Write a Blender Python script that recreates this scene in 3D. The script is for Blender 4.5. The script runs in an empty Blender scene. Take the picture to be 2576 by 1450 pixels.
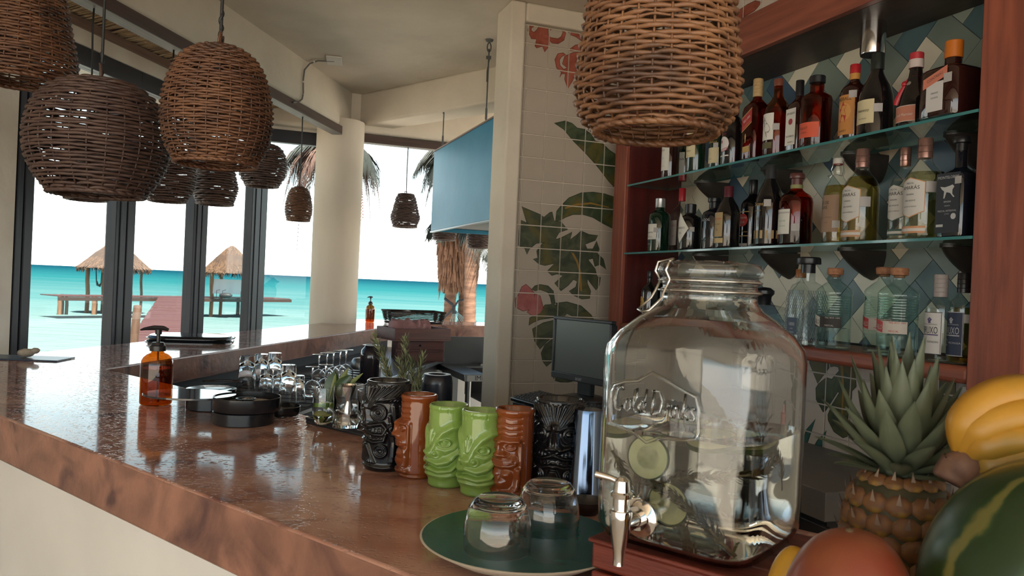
import bpy, math, random
from mathutils import Vector, Matrix, noise
from mathutils.geometry import tessellate_polygon
R = math.radians
SC = bpy.context.scene
COL = SC.collection
random.seed(7)
# ---------------------------------------------------------------- camera
H = 1.48            # eye height above the bar floor
FPX = 1950.0        # focal length in pixels of the 2576 x 1450 frame
cam_d = bpy.data.cameras.new('camera')
cam_d.sensor_width = 36.0
cam_d.lens = FPX / 2576 * 36
cam_d.clip_end = 20000
cam_d.clip_start = 0.02
cam_d.dof.use_dof = True
cam_d.dof.focus_distance = 2.4
cam_d.dof.aperture_fstop = 15
cam = bpy.data.objects.new('camera', cam_d)
COL.objects.link(cam)
CM = Matrix.Translation((0, 0, H)) @ Matrix.Rotation(R(90 - 0.235), 4, 'X') @ Matrix.Rotation(R(2.52), 4, 'Z')
cam.matrix_world = CM
SC.camera = cam
# ---------------------------------------------------------------- world, sun, exposure
W = bpy.data.worlds.new('sky'); SC.world = W
W.use_nodes = True
nt = W.node_tree; nt.nodes.clear()
tc = nt.nodes.new('ShaderNodeTexCoord'); sp = nt.nodes.new('ShaderNodeSeparateXYZ')
rp = nt.nodes.new('ShaderNodeValToRGB'); bg = nt.nodes.new('ShaderNodeBackground'); out = nt.nodes.new('ShaderNodeOutputWorld')
nt.links.new(tc.outputs['Generated'], sp.inputs[0]); nt.links.new(sp.outputs['Z'], rp.inputs[0])
nt.links.new(rp.outputs[0], bg.inputs[0]); nt.links.new(bg.outputs[0], out.inputs[0])
cr = rp.color_ramp
cr.elements[0].position = 0.0; cr.elements[0].color = (1.0, 0.97, 0.91, 1)
cr.elements[1].position = 0.9; cr.elements[1].color = (0.035, 0.07, 0.13, 1)
for _p, _c in ((0.08, (0.92, 0.95, 0.93)), (0.16, (0.48, 0.60, 0.64)), (0.26, (0.17, 0.24, 0.27)), (0.42, (0.08, 0.13, 0.19))):
    e = cr.elements.new(_p); e.color = (*_c, 1)
bg.inputs[1].default_value = 5.2
sun_d = bpy.data.lights.new('sun', 'SUN'); sun_d.energy = 28.0; sun_d.angle = R(0.6); sun_d.color = (1, 0.93, 0.82)
sun = bpy.data.objects.new('sun', sun_d); COL.objects.link(sun)
sun.rotation_euler = Vector((-0.40, 0.55, -1.3)).to_track_quat('-Z', 'Y').to_euler()
VS = SC.view_settings
VS.view_transform = 'Standard'; VS.look = 'None'; VS.gamma = 1.0; VS.use_curve_mapping = False
VS.exposure = -0.25
SC.display_settings.display_device = 'sRGB'
cy = SC.cycles
cy.max_bounces = 12; cy.diffuse_bounces = 4; cy.glossy_bounces = 4; cy.transmission_bounces = 12; cy.transparent_max_bounces = 24
cy.sample_clamp_indirect = 6.0
cy.caustics_reflective = False; cy.caustics_refractive = True
cy.blur_glossy = 0.5
# ---------------------------------------------------------------- helpers
def ray(x, y):
    d = CM.to_3x3() @ Vector(((x - 1288) / FPX, -(y - 725) / FPX, -1))
    return d
O = Vector((0, 0, H))
def at(x, y, Y):
    d = ray(x, y); return O + d * (Y / d.y)
def onz(x, y, z):
    d = ray(x, y); return O + d * ((z - H) / d.z)
def onpl(x, y, n, k):
    d = ray(x, y); n = Vector(n); return O + d * ((k - n.dot(O)) / n.dot(d))
class Frame:
    def __init__(s, deg):
        s.deg = deg; a = R(deg); s.x = Vector((math.cos(a), math.sin(a), 0)); s.y = Vector((-math.sin(a), math.cos(a), 0))
        s.m = Matrix.Rotation(a, 4, 'Z')
    def w(s, x, y, z=0): return s.x * x + s.y * y + Vector((0, 0, z))
    def l(s, p): return Vector((s.x.dot(p), s.y.dot(p), p.z))
    def pl(s, px, py, y): return onpl(px, py, s.y, y)       # picture ray to the plane local y = const
SF = Frame(-69.7)   # bottle wall: x to the right along the wall, y into it
NF = Frame(-39.0)   # near leg of the bar
LF = Frame(80.9)    # left leg: x away from the camera, y out to the sea
TF = Frame(20.3)    # far leg: x to the right, y out to the sea

class MB:
    def __init__(s): s.v = []; s.f = []; s.mi = []; s.cm = 0
    def add(s, vs, fs, mi=None):
        b = len(s.v); s.v += [tuple(v) for v in vs]; s.f += [tuple(i + b for i in f) for f in fs]
        s.mi += [s.cm if mi is None else mi] * len(fs); return s
    def box(s, x0, y0, z0, x1, y1, z1, mi=None):
        v = [(x, y, z) for z in (z0, z1) for y in (y0, y1) for x in (x0, x1)]
        return s.add(v, [(0, 2, 3, 1), (4, 5, 7, 6), (0, 1, 5, 4), (2, 6, 7, 3), (0, 4, 6, 2), (1, 3, 7, 5)], mi)
    def lathe(s, prof, n=24, c=(0, 0, 0), mi=None, p=None, sx=1, sy=1, closed=False, cap=True):
        # prof: (r, z) or (r, z, squareness exponent)
        vs = []; fs = []
        for q in prof:
            r, z = q[0], q[1]; e = q[2] if len(q) > 2 else 2
            for k in range(n):
                a = 2 * math.pi * k / n; ca, sa = math.cos(a), math.sin(a)
                g = r if e == 2 else r / (abs(ca) ** e + abs(sa) ** e) ** (1 / e)
                vs.append((c[0] + g * ca * sx, c[1] + g * sa * sy, c[2] + z))
        m = len(prof)
        for j in range(m - 1):
            for k in range(n):
                k2 = (k + 1) % n
                fs.append((j * n + k, j * n + k2, (j + 1) * n + k2, (j + 1) * n + k))
        if closed:
            for k in range(n):
                k2 = (k + 1) % n; fs.append(((m - 1) * n + k, (m - 1) * n + k2, k2, k))
        elif cap:
            if prof[0][0] > 1e-5: fs.append(tuple(range(n - 1, -1, -1)))
            if prof[-1][0] > 1e-5: fs.append(tuple((m - 1) * n + k for k in range(n)))
        return s.add(vs, fs, mi)
    def tube(s, path, r, n=6, closed=False, mi=None, flat=1.0):
        P = [Vector(p) for p in path]; m = len(P); vs = []; fs = []
        rr = r if hasattr(r, '__len__') else [r] * m
        up = Vector((0, 0, 1)); prev = None
        for i, p in enumerate(P):
            a = P[(i - 1) % m] if (closed or i > 0) else p
            b = P[(i + 1) % m] if (closed or i < m - 1) else p
            t = (b - a)
            if t.length < 1e-9: t = Vector((0, 0, 1))
            t.normalize()
            if prev is None:
                ref = up if abs(t.z) < 0.9 else Vector((1, 0, 0))
            else: ref = prev
            x = ref - t * ref.dot(t)
            if x.length < 1e-6: x = Vector((1, 0, 0)) - t * t.x
            x.normalize(); prev = x; y = t.cross(x)
            for k in range(n):
                an = 2 * math.pi * k / n
                vs.append(p + x * (math.cos(an) * rr[i]) + y * (math.sin(an) * rr[i] * flat))
        for i in range(m if closed else m - 1):
            j = (i + 1) % m
            for k in range(n):
                k2 = (k + 1) % n
                fs.append((i * n + k, i * n + k2, j * n + k2, j * n + k))
        if not closed:
            fs.append(tuple(range(n - 1, -1, -1))); fs.append(tuple((m - 1) * n + k for k in range(n)))
        return s.add(vs, fs, mi)
    def prism(s, poly, z0, z1, mi=None):
        n = len(poly); vs = [(x, y, z0) for x, y in poly] + [(x, y, z1) for x, y in poly]
        tri = tessellate_polygon([[Vector((x, y, 0)) for x, y in poly]])
        ar = sum(poly[i][0] * poly[(i + 1) % n][1] - poly[(i + 1) % n][0] * poly[i][1] for i in range(n))
        fs = []
        for t in tri:
            a, b, c = t; pa, pb, pc = poly[a], poly[b], poly[c]
            o = (pb[0] - pa[0]) * (pc[1] - pa[1]) - (pb[1] - pa[1]) * (pc[0] - pa[0])
            if o < 0: a, b, c = a, c, b
            fs.append((a + n, b + n, c + n)); fs.append((c, b, a))
        for i in range(n):
            j = (i + 1) % n
            fs.append((i, j, j + n, i + n) if ar > 0 else (j, i, i + n, j + n))
        return s.add(vs, fs, mi)
    def ball(s, c, r, nu=16, nv=10, mi=None, fn=None):
        rx, ry, rz = r if hasattr(r, '__len__') else (r, r, r)
        vs = []; fs = []
        for j in range(nv + 1):
            b = math.pi * j / nv - math.pi / 2
            for k in range(nu):
                a = 2 * math.pi * k / nu
                d = (math.cos(b) * math.cos(a), math.cos(b) * math.sin(a), math.sin(b))
                g = fn(d) if fn else 1
                vs.append((c[0] + d[0] * rx * g, c[1] + d[1] * ry * g, c[2] + d[2] * rz * g))
        for j in range(nv):
            for k in range(nu):
                k2 = (k + 1) % nu; fs.append((j * nu + k, j * nu + k2, (j + 1) * nu + k2, (j + 1) * nu + k))
        return s.add(vs, fs, mi)
    def grid(s, pts, mi=None, closed=False):          # pts: rows of points
        m = len(pts); n = len(pts[0]); vs = [p for r_ in pts for p in r_]; fs = []
        for j in range(m - 1):
            for k in range(n if closed else n - 1):
                k2 = (k + 1) % n; fs.append((j * n + k, j * n + k2, (j + 1) * n + k2, (j + 1) * n + k))
        return s.add(vs, fs, mi)
    def xf(s, M, a=0):
        s.v = s.v[:a] + [tuple(M @ Vector(v)) for v in s.v[a:]]; return s
    def mesh(s, name, mats, smooth=35):
        me = bpy.data.meshes.new(name); me.from_pydata(s.v, [], s.f)
        for m in (mats if isinstance(mats, (list, tuple)) else [mats]): me.materials.append(m)
        if any(s.mi): me.polygons.foreach_set('material_index', s.mi)
        me.validate(); me.update()
        if smooth:
            me.shade_smooth()
            if smooth < 180: me.set_sharp_from_angle(angle=R(smooth))
        return me
    def build(s, name, mats, parent=None, loc=(0, 0, 0), rz=0, smooth=35, bev=0, seg=2, mat4=None):
        o = bpy.data.objects.new(name, s.mesh(name, mats, smooth)); COL.objects.link(o)
        if parent is not None: o.parent = parent
        o.location = loc; o.rotation_euler = (0, 0, R(rz))
        if mat4 is not None: o.matrix_basis = mat4
        if bev:
            b = o.modifiers.new('bevel', 'BEVEL'); b.width = bev; b.segments = seg; b.limit_method = 'ANGLE'; b.angle_limit = R(40)
        return o
def tag(o, label=None, cat=None, group=None, kind=None):
    if label: o['label'] = label
    if cat: o['category'] = cat
    if group: o['group'] = group
    if kind: o['kind'] = kind
    return o
def thing(name, label, cat, loc=(0, 0, 0), rz=0, group=None):
    o = bpy.data.objects.new(name, None); COL.objects.link(o); o.empty_display_size = 0.05
    o.location = loc; o.rotation_euler = (0, 0, R(rz))
    return tag(o, label, cat, group)
def struct(name, loc=(0, 0, 0), rz=0):
    o = bpy.data.objects.new(name, None); COL.objects.link(o); o.location = loc; o.rotation_euler = (0, 0, R(rz))
    o['kind'] = 'structure'; return o
def dup(o, name=None, mesh=None, parent=None, loc=None):
    c = o.copy(); COL.objects.link(c)
    if parent is not None: c.parent = parent
    if loc is not None: c.location = loc
    return c
# ---------------------------------------------------------------- materials
MATS = {}
def P(name, col, rough=0.5, metal=0.0, col2=None, ns=6.0, st=(1, 1, 1), detail=4.0, dist=0.0, lo=0.35, hi=0.65, bump=0.0, bs=None, bst=None,
      coat=0.0, trans=0.0, ior=1.45, spec=0.5, col3=None, ns3=2.0, sub=0.0, emis=0, rough2=None, bd=0.01, bramp=None):
    if name in MATS: return MATS[name]
    m = bpy.data.materials.new(name); m.use_nodes = True; n = m.node_tree.nodes; L = m.node_tree.links
    b = n['Principled BSDF']
    b.inputs['Base Color'].default_value = (*col, 1); b.inputs['Roughness'].default_value = rough; b.inputs['Metallic'].default_value = metal
    b.inputs['IOR'].default_value = ior; b.inputs['Transmission Weight'].default_value = trans; b.inputs['Coat Weight'].default_value = coat
    b.inputs['Specular IOR Level'].default_value = spec; b.inputs['Coat Roughness'].default_value = 0.05
    if sub: b.inputs['Subsurface Weight'].default_value = sub; b.inputs['Subsurface Radius'].default_value = (0.02, 0.01, 0.005)
    if emis: b.inputs['Emission Color'].default_value = (*col, 1); b.inputs['Emission Strength'].default_value = emis
    if col2 or bump:
        t = n.new('ShaderNodeTexCoord'); mp = n.new('ShaderNodeMapping'); mp.inputs['Scale'].default_value = st
        L.new(t.outputs['Object'], mp.inputs[0])
    if col2:
        no = n.new('ShaderNodeTexNoise'); no.inputs['Scale'].default_value = ns; no.inputs['Detail'].default_value = detail; no.inputs['Distortion'].default_value = dist
        L.new(mp.outputs[0], no.inputs['Vector'])
        r = n.new('ShaderNodeValToRGB'); r.color_ramp.elements[0].position = lo; r.color_ramp.elements[1].position = hi
        r.color_ramp.elements[0].color = (*col, 1); r.color_ramp.elements[1].color = (*col2, 1)
        L.new(no.outputs['Fac'], r.inputs[0]); src = r.outputs[0]
        if col3:
            n2 = n.new('ShaderNodeTexNoise'); n2.inputs['Scale'].default_value = ns3; n2.inputs['Detail'].default_value = 6; n2.inputs['Distortion'].default_value = dist
            L.new(mp.outputs[0], n2.inputs['Vector'])
            r2 = n.new('ShaderNodeValToRGB'); r2.color_ramp.elements[0].position = 0.52; r2.color_ramp.elements[1].position = 0.66
            L.new(n2.outputs['Fac'], r2.inputs[0])
            mx = n.new('ShaderNodeMix'); mx.data_type = 'RGBA'; L.new(r2.outputs[0], mx.inputs[0]); L.new(src, mx.inputs[6]); mx.inputs[7].default_value = (*col3, 1)
            src = mx.outputs[2]
        L.new(src, b.inputs['Base Color'])
        if rough2 is not None:
            mr = n.new('ShaderNodeMapRange'); mr.inputs[3].default_value = rough; mr.inputs[4].default_value = rough2
            L.new(no.outputs['Fac'], mr.inputs[0]); L.new(mr.outputs[0], b.inputs['Roughness'])
    if bump:
        nb = n.new('ShaderNodeTexNoise'); nb.inputs['Scale'].default_value = bs or ns * 3; nb.inputs['Detail'].default_value = 3
        if bst:
            m2 = n.new('ShaderNodeMapping'); m2.inputs['Scale'].default_value = bst; L.new(t.outputs['Object'], m2.inputs[0]); L.new(m2.outputs[0], nb.inputs['Vector'])
        else: L.new(mp.outputs[0], nb.inputs['Vector'])
        if bramp:
            br = n.new('ShaderNodeMapRange'); br.inputs[1].default_value, br.inputs[2].default_value = bramp; br.interpolation_type = 'SMOOTHSTEP'
            L.new(nb.outputs['Fac'], br.inputs[0]); nbo = br.outputs[0]
        else: nbo = nb.outputs['Fac']
        bu = n.new('ShaderNodeBump'); bu.inputs['Strength'].default_value = bump; bu.inputs['Distance'].default_value = bd
        L.new(nbo, bu.inputs['Height']); L.new(bu.outputs[0], b.inputs['Normal'])
        if coat: L.new(bu.outputs[0], b.inputs['Coat Normal'])
    MATS[name] = m; return m
def thin(name, tint=(1, 1, 1), gloss=1.0, ior=1.5, rough=0.0):
    """thin-walled glass: clear wall with Fresnel reflection"""
    if name in MATS: return MATS[name]
    m = bpy.data.materials.new(name); m.use_nodes = True; n = m.node_tree.nodes; L = m.node_tree.links; n.clear()
    o = n.new('ShaderNodeOutputMaterial'); mx = n.new('ShaderNodeMixShader'); tr = n.new('ShaderNodeBsdfTransparent'); gl = n.new('ShaderNodeBsdfGlossy')
    lw = n.new('ShaderNodeLayerWeight'); lw.inputs[0].default_value = 0.5
    pw = n.new('ShaderNodeMath'); pw.operation = 'POWER'; pw.inputs[1].default_value = 5; L.new(lw.outputs['Facing'], pw.inputs[0])
    f0 = ((ior - 1) / (ior + 1)) ** 2
    fr = n.new('ShaderNodeMath'); fr.operation = 'MULTIPLY_ADD'; fr.inputs[1].default_value = 1 - f0; fr.inputs[2].default_value = f0; L.new(pw.outputs[0], fr.inputs[0])
    tr.inputs[0].default_value = (*tint, 1); gl.inputs[1].default_value = rough
    gl.inputs[0].default_value = (gloss, gloss, gloss, 1)
    L.new(fr.outputs[0], mx.inputs[0]); L.new(tr.outputs[0], mx.inputs[1]); L.new(gl.outputs[0], mx.inputs[2]); L.new(mx.outputs[0], o.inputs[0])
    MATS[name] = m; return m
def flat(col, rough=0.6):
    k = 'print_%02x%02x%02x' % tuple(int(max(0, min(1, c)) * 255) for c in col)
    return P(k, col, rough)
def lin(r, g, b):
    f = lambda c: (c / 255 / 12.92) if c / 255 <= 0.04045 else ((c / 255 + 0.055) / 1.055) ** 2.4
    return (f(r), f(g), f(b))
PLASTER = P('plaster', (0.66, 0.59, 0.49), 0.85, col2=(0.57, 0.505, 0.415), ns=2.2, detail=6, bump=0.35, bs=9, bd=0.02, spec=0.2)
PLASTER_L = P('plaster_light', (0.66, 0.62, 0.55), 0.9, col2=(0.58, 0.53, 0.46), ns=4, bump=0.3, bs=30, bd=0.006, spec=0.2)
STONE = P('red_marble', (0.34, 0.16, 0.115), 0.06, col2=(0.47, 0.27, 0.20), ns=2.6, st=(1, 1.6, 1), detail=9, dist=1.2, col3=(0.19, 0.085, 0.07), ns3=3.4,
          bump=0.6, bs=95, bst=(1, 1.8, 1), bd=0.0016, spec=0.42, rough2=0.09, bramp=(0.30, 0.43))
STONE_E = P('red_marble_edge', (0.33, 0.155, 0.105), 0.28, col2=(0.20, 0.095, 0.065), ns=7, detail=9, dist=1.4, col3=(0.10, 0.045, 0.04), ns3=5, bump=0.35, bs=40, bd=0.004)
TIMBER = P('dark_timber', (0.045, 0.026, 0.02), 0.45, col2=(0.075, 0.042, 0.032), ns=5, st=(0.6, 12, 12), bump=0.1, bs=8)
TIMBER_LIT = P('timber_lit_underside', (0.20, 0.19, 0.18), 0.6, col2=(0.14, 0.13, 0.125), ns=5, st=(0.6, 12, 12))  # beam underside: light from outside is painted in as a paler grey
BOARD = P('brown_board', (0.21, 0.13, 0.095), 0.6, col2=(0.16, 0.095, 0.07), ns=5, st=(0.6, 8, 8))
ALU = P('dark_window_frame', (0.022, 0.024, 0.032), 0.42, col2=(0.03, 0.031, 0.038), ns=3, spec=0.3)
MAHOG = P('mahogany', (0.30, 0.085, 0.048), 0.4, col2=(0.19, 0.052, 0.032), ns=4, st=(9, 9, 0.7), detail=7, dist=0.4, bump=0.06, bs=18)
MAHOG_H = P('mahogany_across', (0.27, 0.078, 0.045), 0.42, col2=(0.17, 0.048, 0.030), ns=4, st=(0.7, 9, 9), detail=7, dist=0.4, bump=0.06, bs=18)
REED = P('reed', (0.50, 0.36, 0.20), 0.7, col2=(0.30, 0.20, 0.11), ns=14, detail=5)
PANE = thin('window_glass', (0.95, 0.98, 0.98), gloss=0.35)
STEEL = P('stainless', (0.34, 0.35, 0.36), 0.32, 1.0, col2=(0.27, 0.28, 0.29), ns=5, st=(1, 14, 1))
BLACK = P('black_plastic', (0.012, 0.012, 0.014), 0.3)
BLACKM = P('black_matte', (0.018, 0.018, 0.02), 0.6)
# ---------------------------------------------------------------- the setting
ZC = H + 1.56       # ceiling
def zr(v): return H + v
# floor and ground
o = MB().box(-9, -7, -0.25, 9, 9, 0).build('floor', P('floor_tile', (0.62, 0.55, 0.45), 0.5, col2=(0.55, 0.48, 0.40), ns=1.5)); o['kind'] = 'structure'
# ceiling slab over the bar
q_in, s_in = 2.44, 6.62
pts = [LF.w(-6.5, q_in), LF.w(6.9, q_in)]
cpt = [LF.w(-4.2, q_in + 0.2), LF.w(6.9, q_in + 0.2), TF.w(-0.9, s_in + 0.5), TF.w(4.5, s_in + 0.5), Vector((7.5, 2, 0)), Vector((7.5, -3.9, 0))]
o = MB().prism([(p.x, p.y) for p in cpt], ZC, ZC + 0.25).build('ceiling', PLASTER); o['kind'] = 'structure'
# left ring beam, rounded at its lower inner edge
def beam_profile(fr, x0, x1, y_in, z0, z1, d, name, mat=PLASTER, rr=0.035):
    prof = [(y_in, z1)]
    for k in range(7):
        a = math.pi / 2 * k / 6; prof.append((y_in + rr - rr * math.cos(a), z0 + rr - rr * math.sin(a)))
    prof += [(y_in + d, z0), (y_in + d, z1)]
    n = len(prof); vs = [(x, y, z) for x in (x0, x1) for y, z in prof]
    fs = [(i, (i + 1) % n, (i + 1) % n + n, i + n) for i in range(n)] + [tuple(range(n - 1, -1, -1)), tuple(range(n, 2 * n))]
    o = MB().add(vs, fs).build(name, mat, rz=fr.deg); o['kind'] = 'structure'; return o
beam_profile(LF, -4.2, 6.75, q_in, zr(1.235), ZC + 0.01, 0.22, 'trim_1')
beam_profile(TF, -1.1, 4.0, s_in + 0.02, zr(1.235), ZC + 0.01, 0.22, 'trim_2')
# cross beam from the column back over the bar
cb0 = at(884, 317, 6.66); cb1 = at(1241, 266.5, 5.56)
dv = Vector((cb1.x - cb0.x, cb1.y - cb0.y, 0)).normalized(); nv = Vector((-dv.y, dv.x, 0))
a0 = cb0 - dv * 0.05; a1 = cb0 + dv * 5.2
poly = [a0, a1, a1 + nv * 0.27, a0 + nv * 0.27]
o = MB().prism([(p.x, p.y) for p in poly], zr(1.30), ZC + 0.01).build('trim_3', PLASTER, bev=0.02); o['kind'] = 'structure'
# dark timber beams that carry the lamps
TB = zr(1.157)
def timber(fr, x0, x1, y0, name):
    m = MB(); m.box(x0, y0, TB + 0.004, x1, y0 + 0.085, TB + 0.068, 0); m.box(x0, y0, TB, x1, y0 + 0.085, TB + 0.004, 1)
    o = m.build(name, [TIMBER, TIMBER_LIT], rz=fr.deg); o['kind'] = 'structure'
timber(LF, -4.2, 5.99, 2.41, 'trim_4')
timber(TF, 0.92, 4.0, 6.64, 'trim_5')
def fill(fr, x0, x1, y0, y1, z0, z1, name, mat):
    o = MB().box(x0, y0, z0, x1, y1, z1).build(name, mat, rz=fr.deg); o['kind'] = 'structure'; return o
# near-leg beam (above the frame) that carries the big lamps
m = MB().box(-3.4, 0.93, TB + 0.1, 3.6, 1.02, TB + 0.17)
o = m.build('trim_6', TIMBER, rz=NF.deg); o['kind'] = 'structure'
o = MB().box(-3.4, 0.85, TB + 0.17, 3.8, 1.10, ZC + 0.01).build('trim_7', PLASTER, rz=NF.deg); o['kind'] = 'structure'
# column
cc = at(846, 600, 6.5)
CX, CY = cc.x, cc.y
prof = [(0.195, -0.02)] + [(0.195 + 0.004 * noise.noise((z * 1.3, 3, 1)), z) for z in [k * 0.2 for k in range(1, 14)]] + [(0.195, zr(1.30))]
o = MB().lathe(prof, 48, (CX, CY, 0)).build('column', P('plaster_column', (0.62, 0.54, 0.44), 0.8, col2=(0.53, 0.455, 0.36), ns=2, st=(1, 1, 0.35), bump=0.3, bs=14, bd=0.01, spec=0.25)); o['kind'] = 'structure'
# --- bifold windows on the left, plane local y = WY
WY = 3.10
Z0, ZH = 0.0, zr(1.107)
def stile(win, x0, x1, name='mullion'):
    m = MB(); w = x1 - x0; c = x0 + w * 0.56
    m.box(x0, WY - 0.035, Z0, c - 0.006, WY + 0.035, ZH); m.box(c + 0.006, WY - 0.035, Z0, x1, WY + 0.035, ZH)
    m.box(c - 0.006, WY - 0.022, Z0, c + 0.006, WY + 0.03, ZH)
    m.box(x0 + w * .18, WY - 0.041, Z0, x0 + w * .3, WY - 0.034, ZH)
    return m.build(name, ALU, win, bev=0.004)
edges = [(-3, 55, 888), (266, 315, 867), (465, 500, 835), (612, 650, 828)]
xs = [(LF.l(LF.pl(a, y, WY)).x, LF.l(LF.pl(b, y, WY)).x) for a, b, y in edges]
for i in range(3):
    w = struct('window_%d' % (i + 1), rz=LF.deg)
    if i == 0: stile(w, *xs[0])
    stile(w, *xs[i + 1])
    MB().box(xs[i][1] - 0.02, WY - 0.003, Z0, xs[i + 1][0] + 0.02, WY + 0.003, ZH).build('pane', PANE, w, smooth=0)
    MB().box(xs[i][0] if i == 0 else xs[i][1], WY - 0.04, ZH, xs[i + 1][1], WY + 0.04, zr(1.213)).build('header', ALU, w, bev=0.004)
c4 = LF.w(xs[3][1], WY)
# the pane that turns from the last mullion to the column
s4 = TF.l(c4).y; x4 = TF.l(c4).x; xc = TF.l(Vector((CX, CY, 0))).x
w = struct('window_4', rz=TF.deg)
MB().box(x4 - 0.04, s4 - 0.035, ZH, xc - 0.1, s4 + 0.035, zr(1.213)).build('header', ALU, w, bev=0.004)
MB().box(x4, s4 - 0.003, 0, xc - 0.15, s4 + 0.003, ZH).build('pane', PANE, w, smooth=0)
# lintel strips above the windows
fill(LF, -1.5, xs[3][1] + 0.05, WY - 0.05, WY + 0.08, zr(1.213), zr(1.297), 'trim_8', PLASTER_L)
fill(LF, -1.5, xs[3][1] + 0.05, WY - 0.07, WY + 0.10, zr(1.297), zr(1.345), 'trim_9', BOARD)
fill(TF, x4 - 0.06, xc + 0.1, s4 - 0.05, s4 + 0.08, zr(1.213), zr(1.297), 'trim_10', PLASTER_L)
fill(TF, x4 - 0.06, xc + 0.1, s4 - 0.06, s4 + 0.09, zr(1.297), zr(1.345), 'trim_11', BOARD)
fill(LF, -1.5, xs[0][0] - 0.005, WY - 0.06, WY + 0.1, 0, zr(1.213), 'wall_left', PLASTER_L)
# reed ceiling between beam and windows
rc = struct('ceiling_reed', rz=LF.deg)
MB().box(-4, 2.47, zr(1.375), xs[3][1] + 0.3, WY + 0.5, zr(1.40)).build('backing', BOARD, rc)
m = MB(); x = -1.2
while x < xs[3][1] + 0.2:
    r = random.uniform(0.0055, 0.009); z = zr(1.368) - random.uniform(0, 0.004); j = random.uniform(-0.03, 0.03)
    m.tube([(x - 0.16 + j, 2.48, z), (x + j * .3, 2.80, z - 0.004), (x + 0.13 - j, WY + 0.02, z)], r, 5)
    x += random.uniform(0.014, 0.024)
o = m.build('reed', REED, rc); o['kind'] = 'stuff'
# walls around the bar: bottle wall, mural wall, back of the room
CW = 2.345
GROUT = P('grout', (0.55, 0.50, 0.44), 0.9)
wb = MB().box(-4.05, CW, 0, 3.5, CW + 0.2, ZC).build('wall_back', GROUT, rz=SF.deg); wb['kind'] = 'structure'
# mural wall: plaster end with a recessed tiled field, plane TF y = 4.0
SW = 4.0
xa = TF.l(TF.pl(1253, 800, SW)).x; xb = TF.l(TF.pl(1291, 800, SW)).x
ztile = H + 1.455
m = MB()
m.box(xa, SW, 0, xb, SW + 0.24, ZC); m.box(xb, SW, ztile, CW + 0.01, SW + 0.24, ZC); m.box(xb, SW + 0.035, 0, CW + 0.01, SW + 0.24, ztile)
wm = m.build('wall_mural', [PLASTER, GROUT], rz=TF.deg, bev=0.012, seg=3); wm['kind'] = 'structure'
# walls and openings behind the camera
# low plaster walls that carry the bar
NI, NO = 1.295, 0.701     # near leg inner / outer
LI, LO = 1.952, 2.53
TI, TO = 6.62, 7.2
def isect(fa, ya, fb, yb):
    a, b = fa.y, fb.y; d = a.x * b.y - a.y * b.x
    return Vector(((ya * b.y - a.y * yb) / d, (a.x * yb - ya * b.x) / d, 0))
CT = H - 0.38             # counter top
CA = 0.110                # apron height
ptN_out_end = NF.w(1.75, NO); ptN_in_end = NF.w(1.75, NI)
polyo = [ptN_out_end, ptN_in_end, isect(NF, NI, LF, LI), isect(LF, LI, TF, TI), TF.w(3.4, TI), TF.w(3.4, TO), isect(TF, TO, LF, LO), isect(LF, LO, NF, NO)]
ins = 0.09
pb = [NF.w(1.70, NO + ins), NF.w(1.70, NI - ins), isect(NF, NI - ins, LF, LI + ins), isect(LF, LI + ins, TF, TI + ins), TF.w(3.35, TI + ins), TF.w(3.35, TO - ins), isect(TF, TO - ins, LF, LO - ins), isect(LF, LO - ins, NF, NO + ins)]
m = MB().prism([(p.x, p.y) for p in pb], 0, CT - CA)
o = m.build('wall_bar', P('plaster_bar', (0.74, 0.71, 0.66), 0.85, col2=(0.68, 0.655, 0.605), ns=3, bump=0.2, bs=16)); o['kind'] = 'structure'
bc = thing('bar_counter', 'polished red-brown marble bar top running around the bar on white plaster walls', 'bar counter')
m = MB().prism([(p.x, p.y) for p in polyo], CT - CA, CT)
ns_ = len(polyo); m.mi = [0] * (len(m.f) - ns_) + [1] * ns_
m.build('worktop', [STONE, STONE_E], bc, bev=0.007, seg=3)
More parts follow.
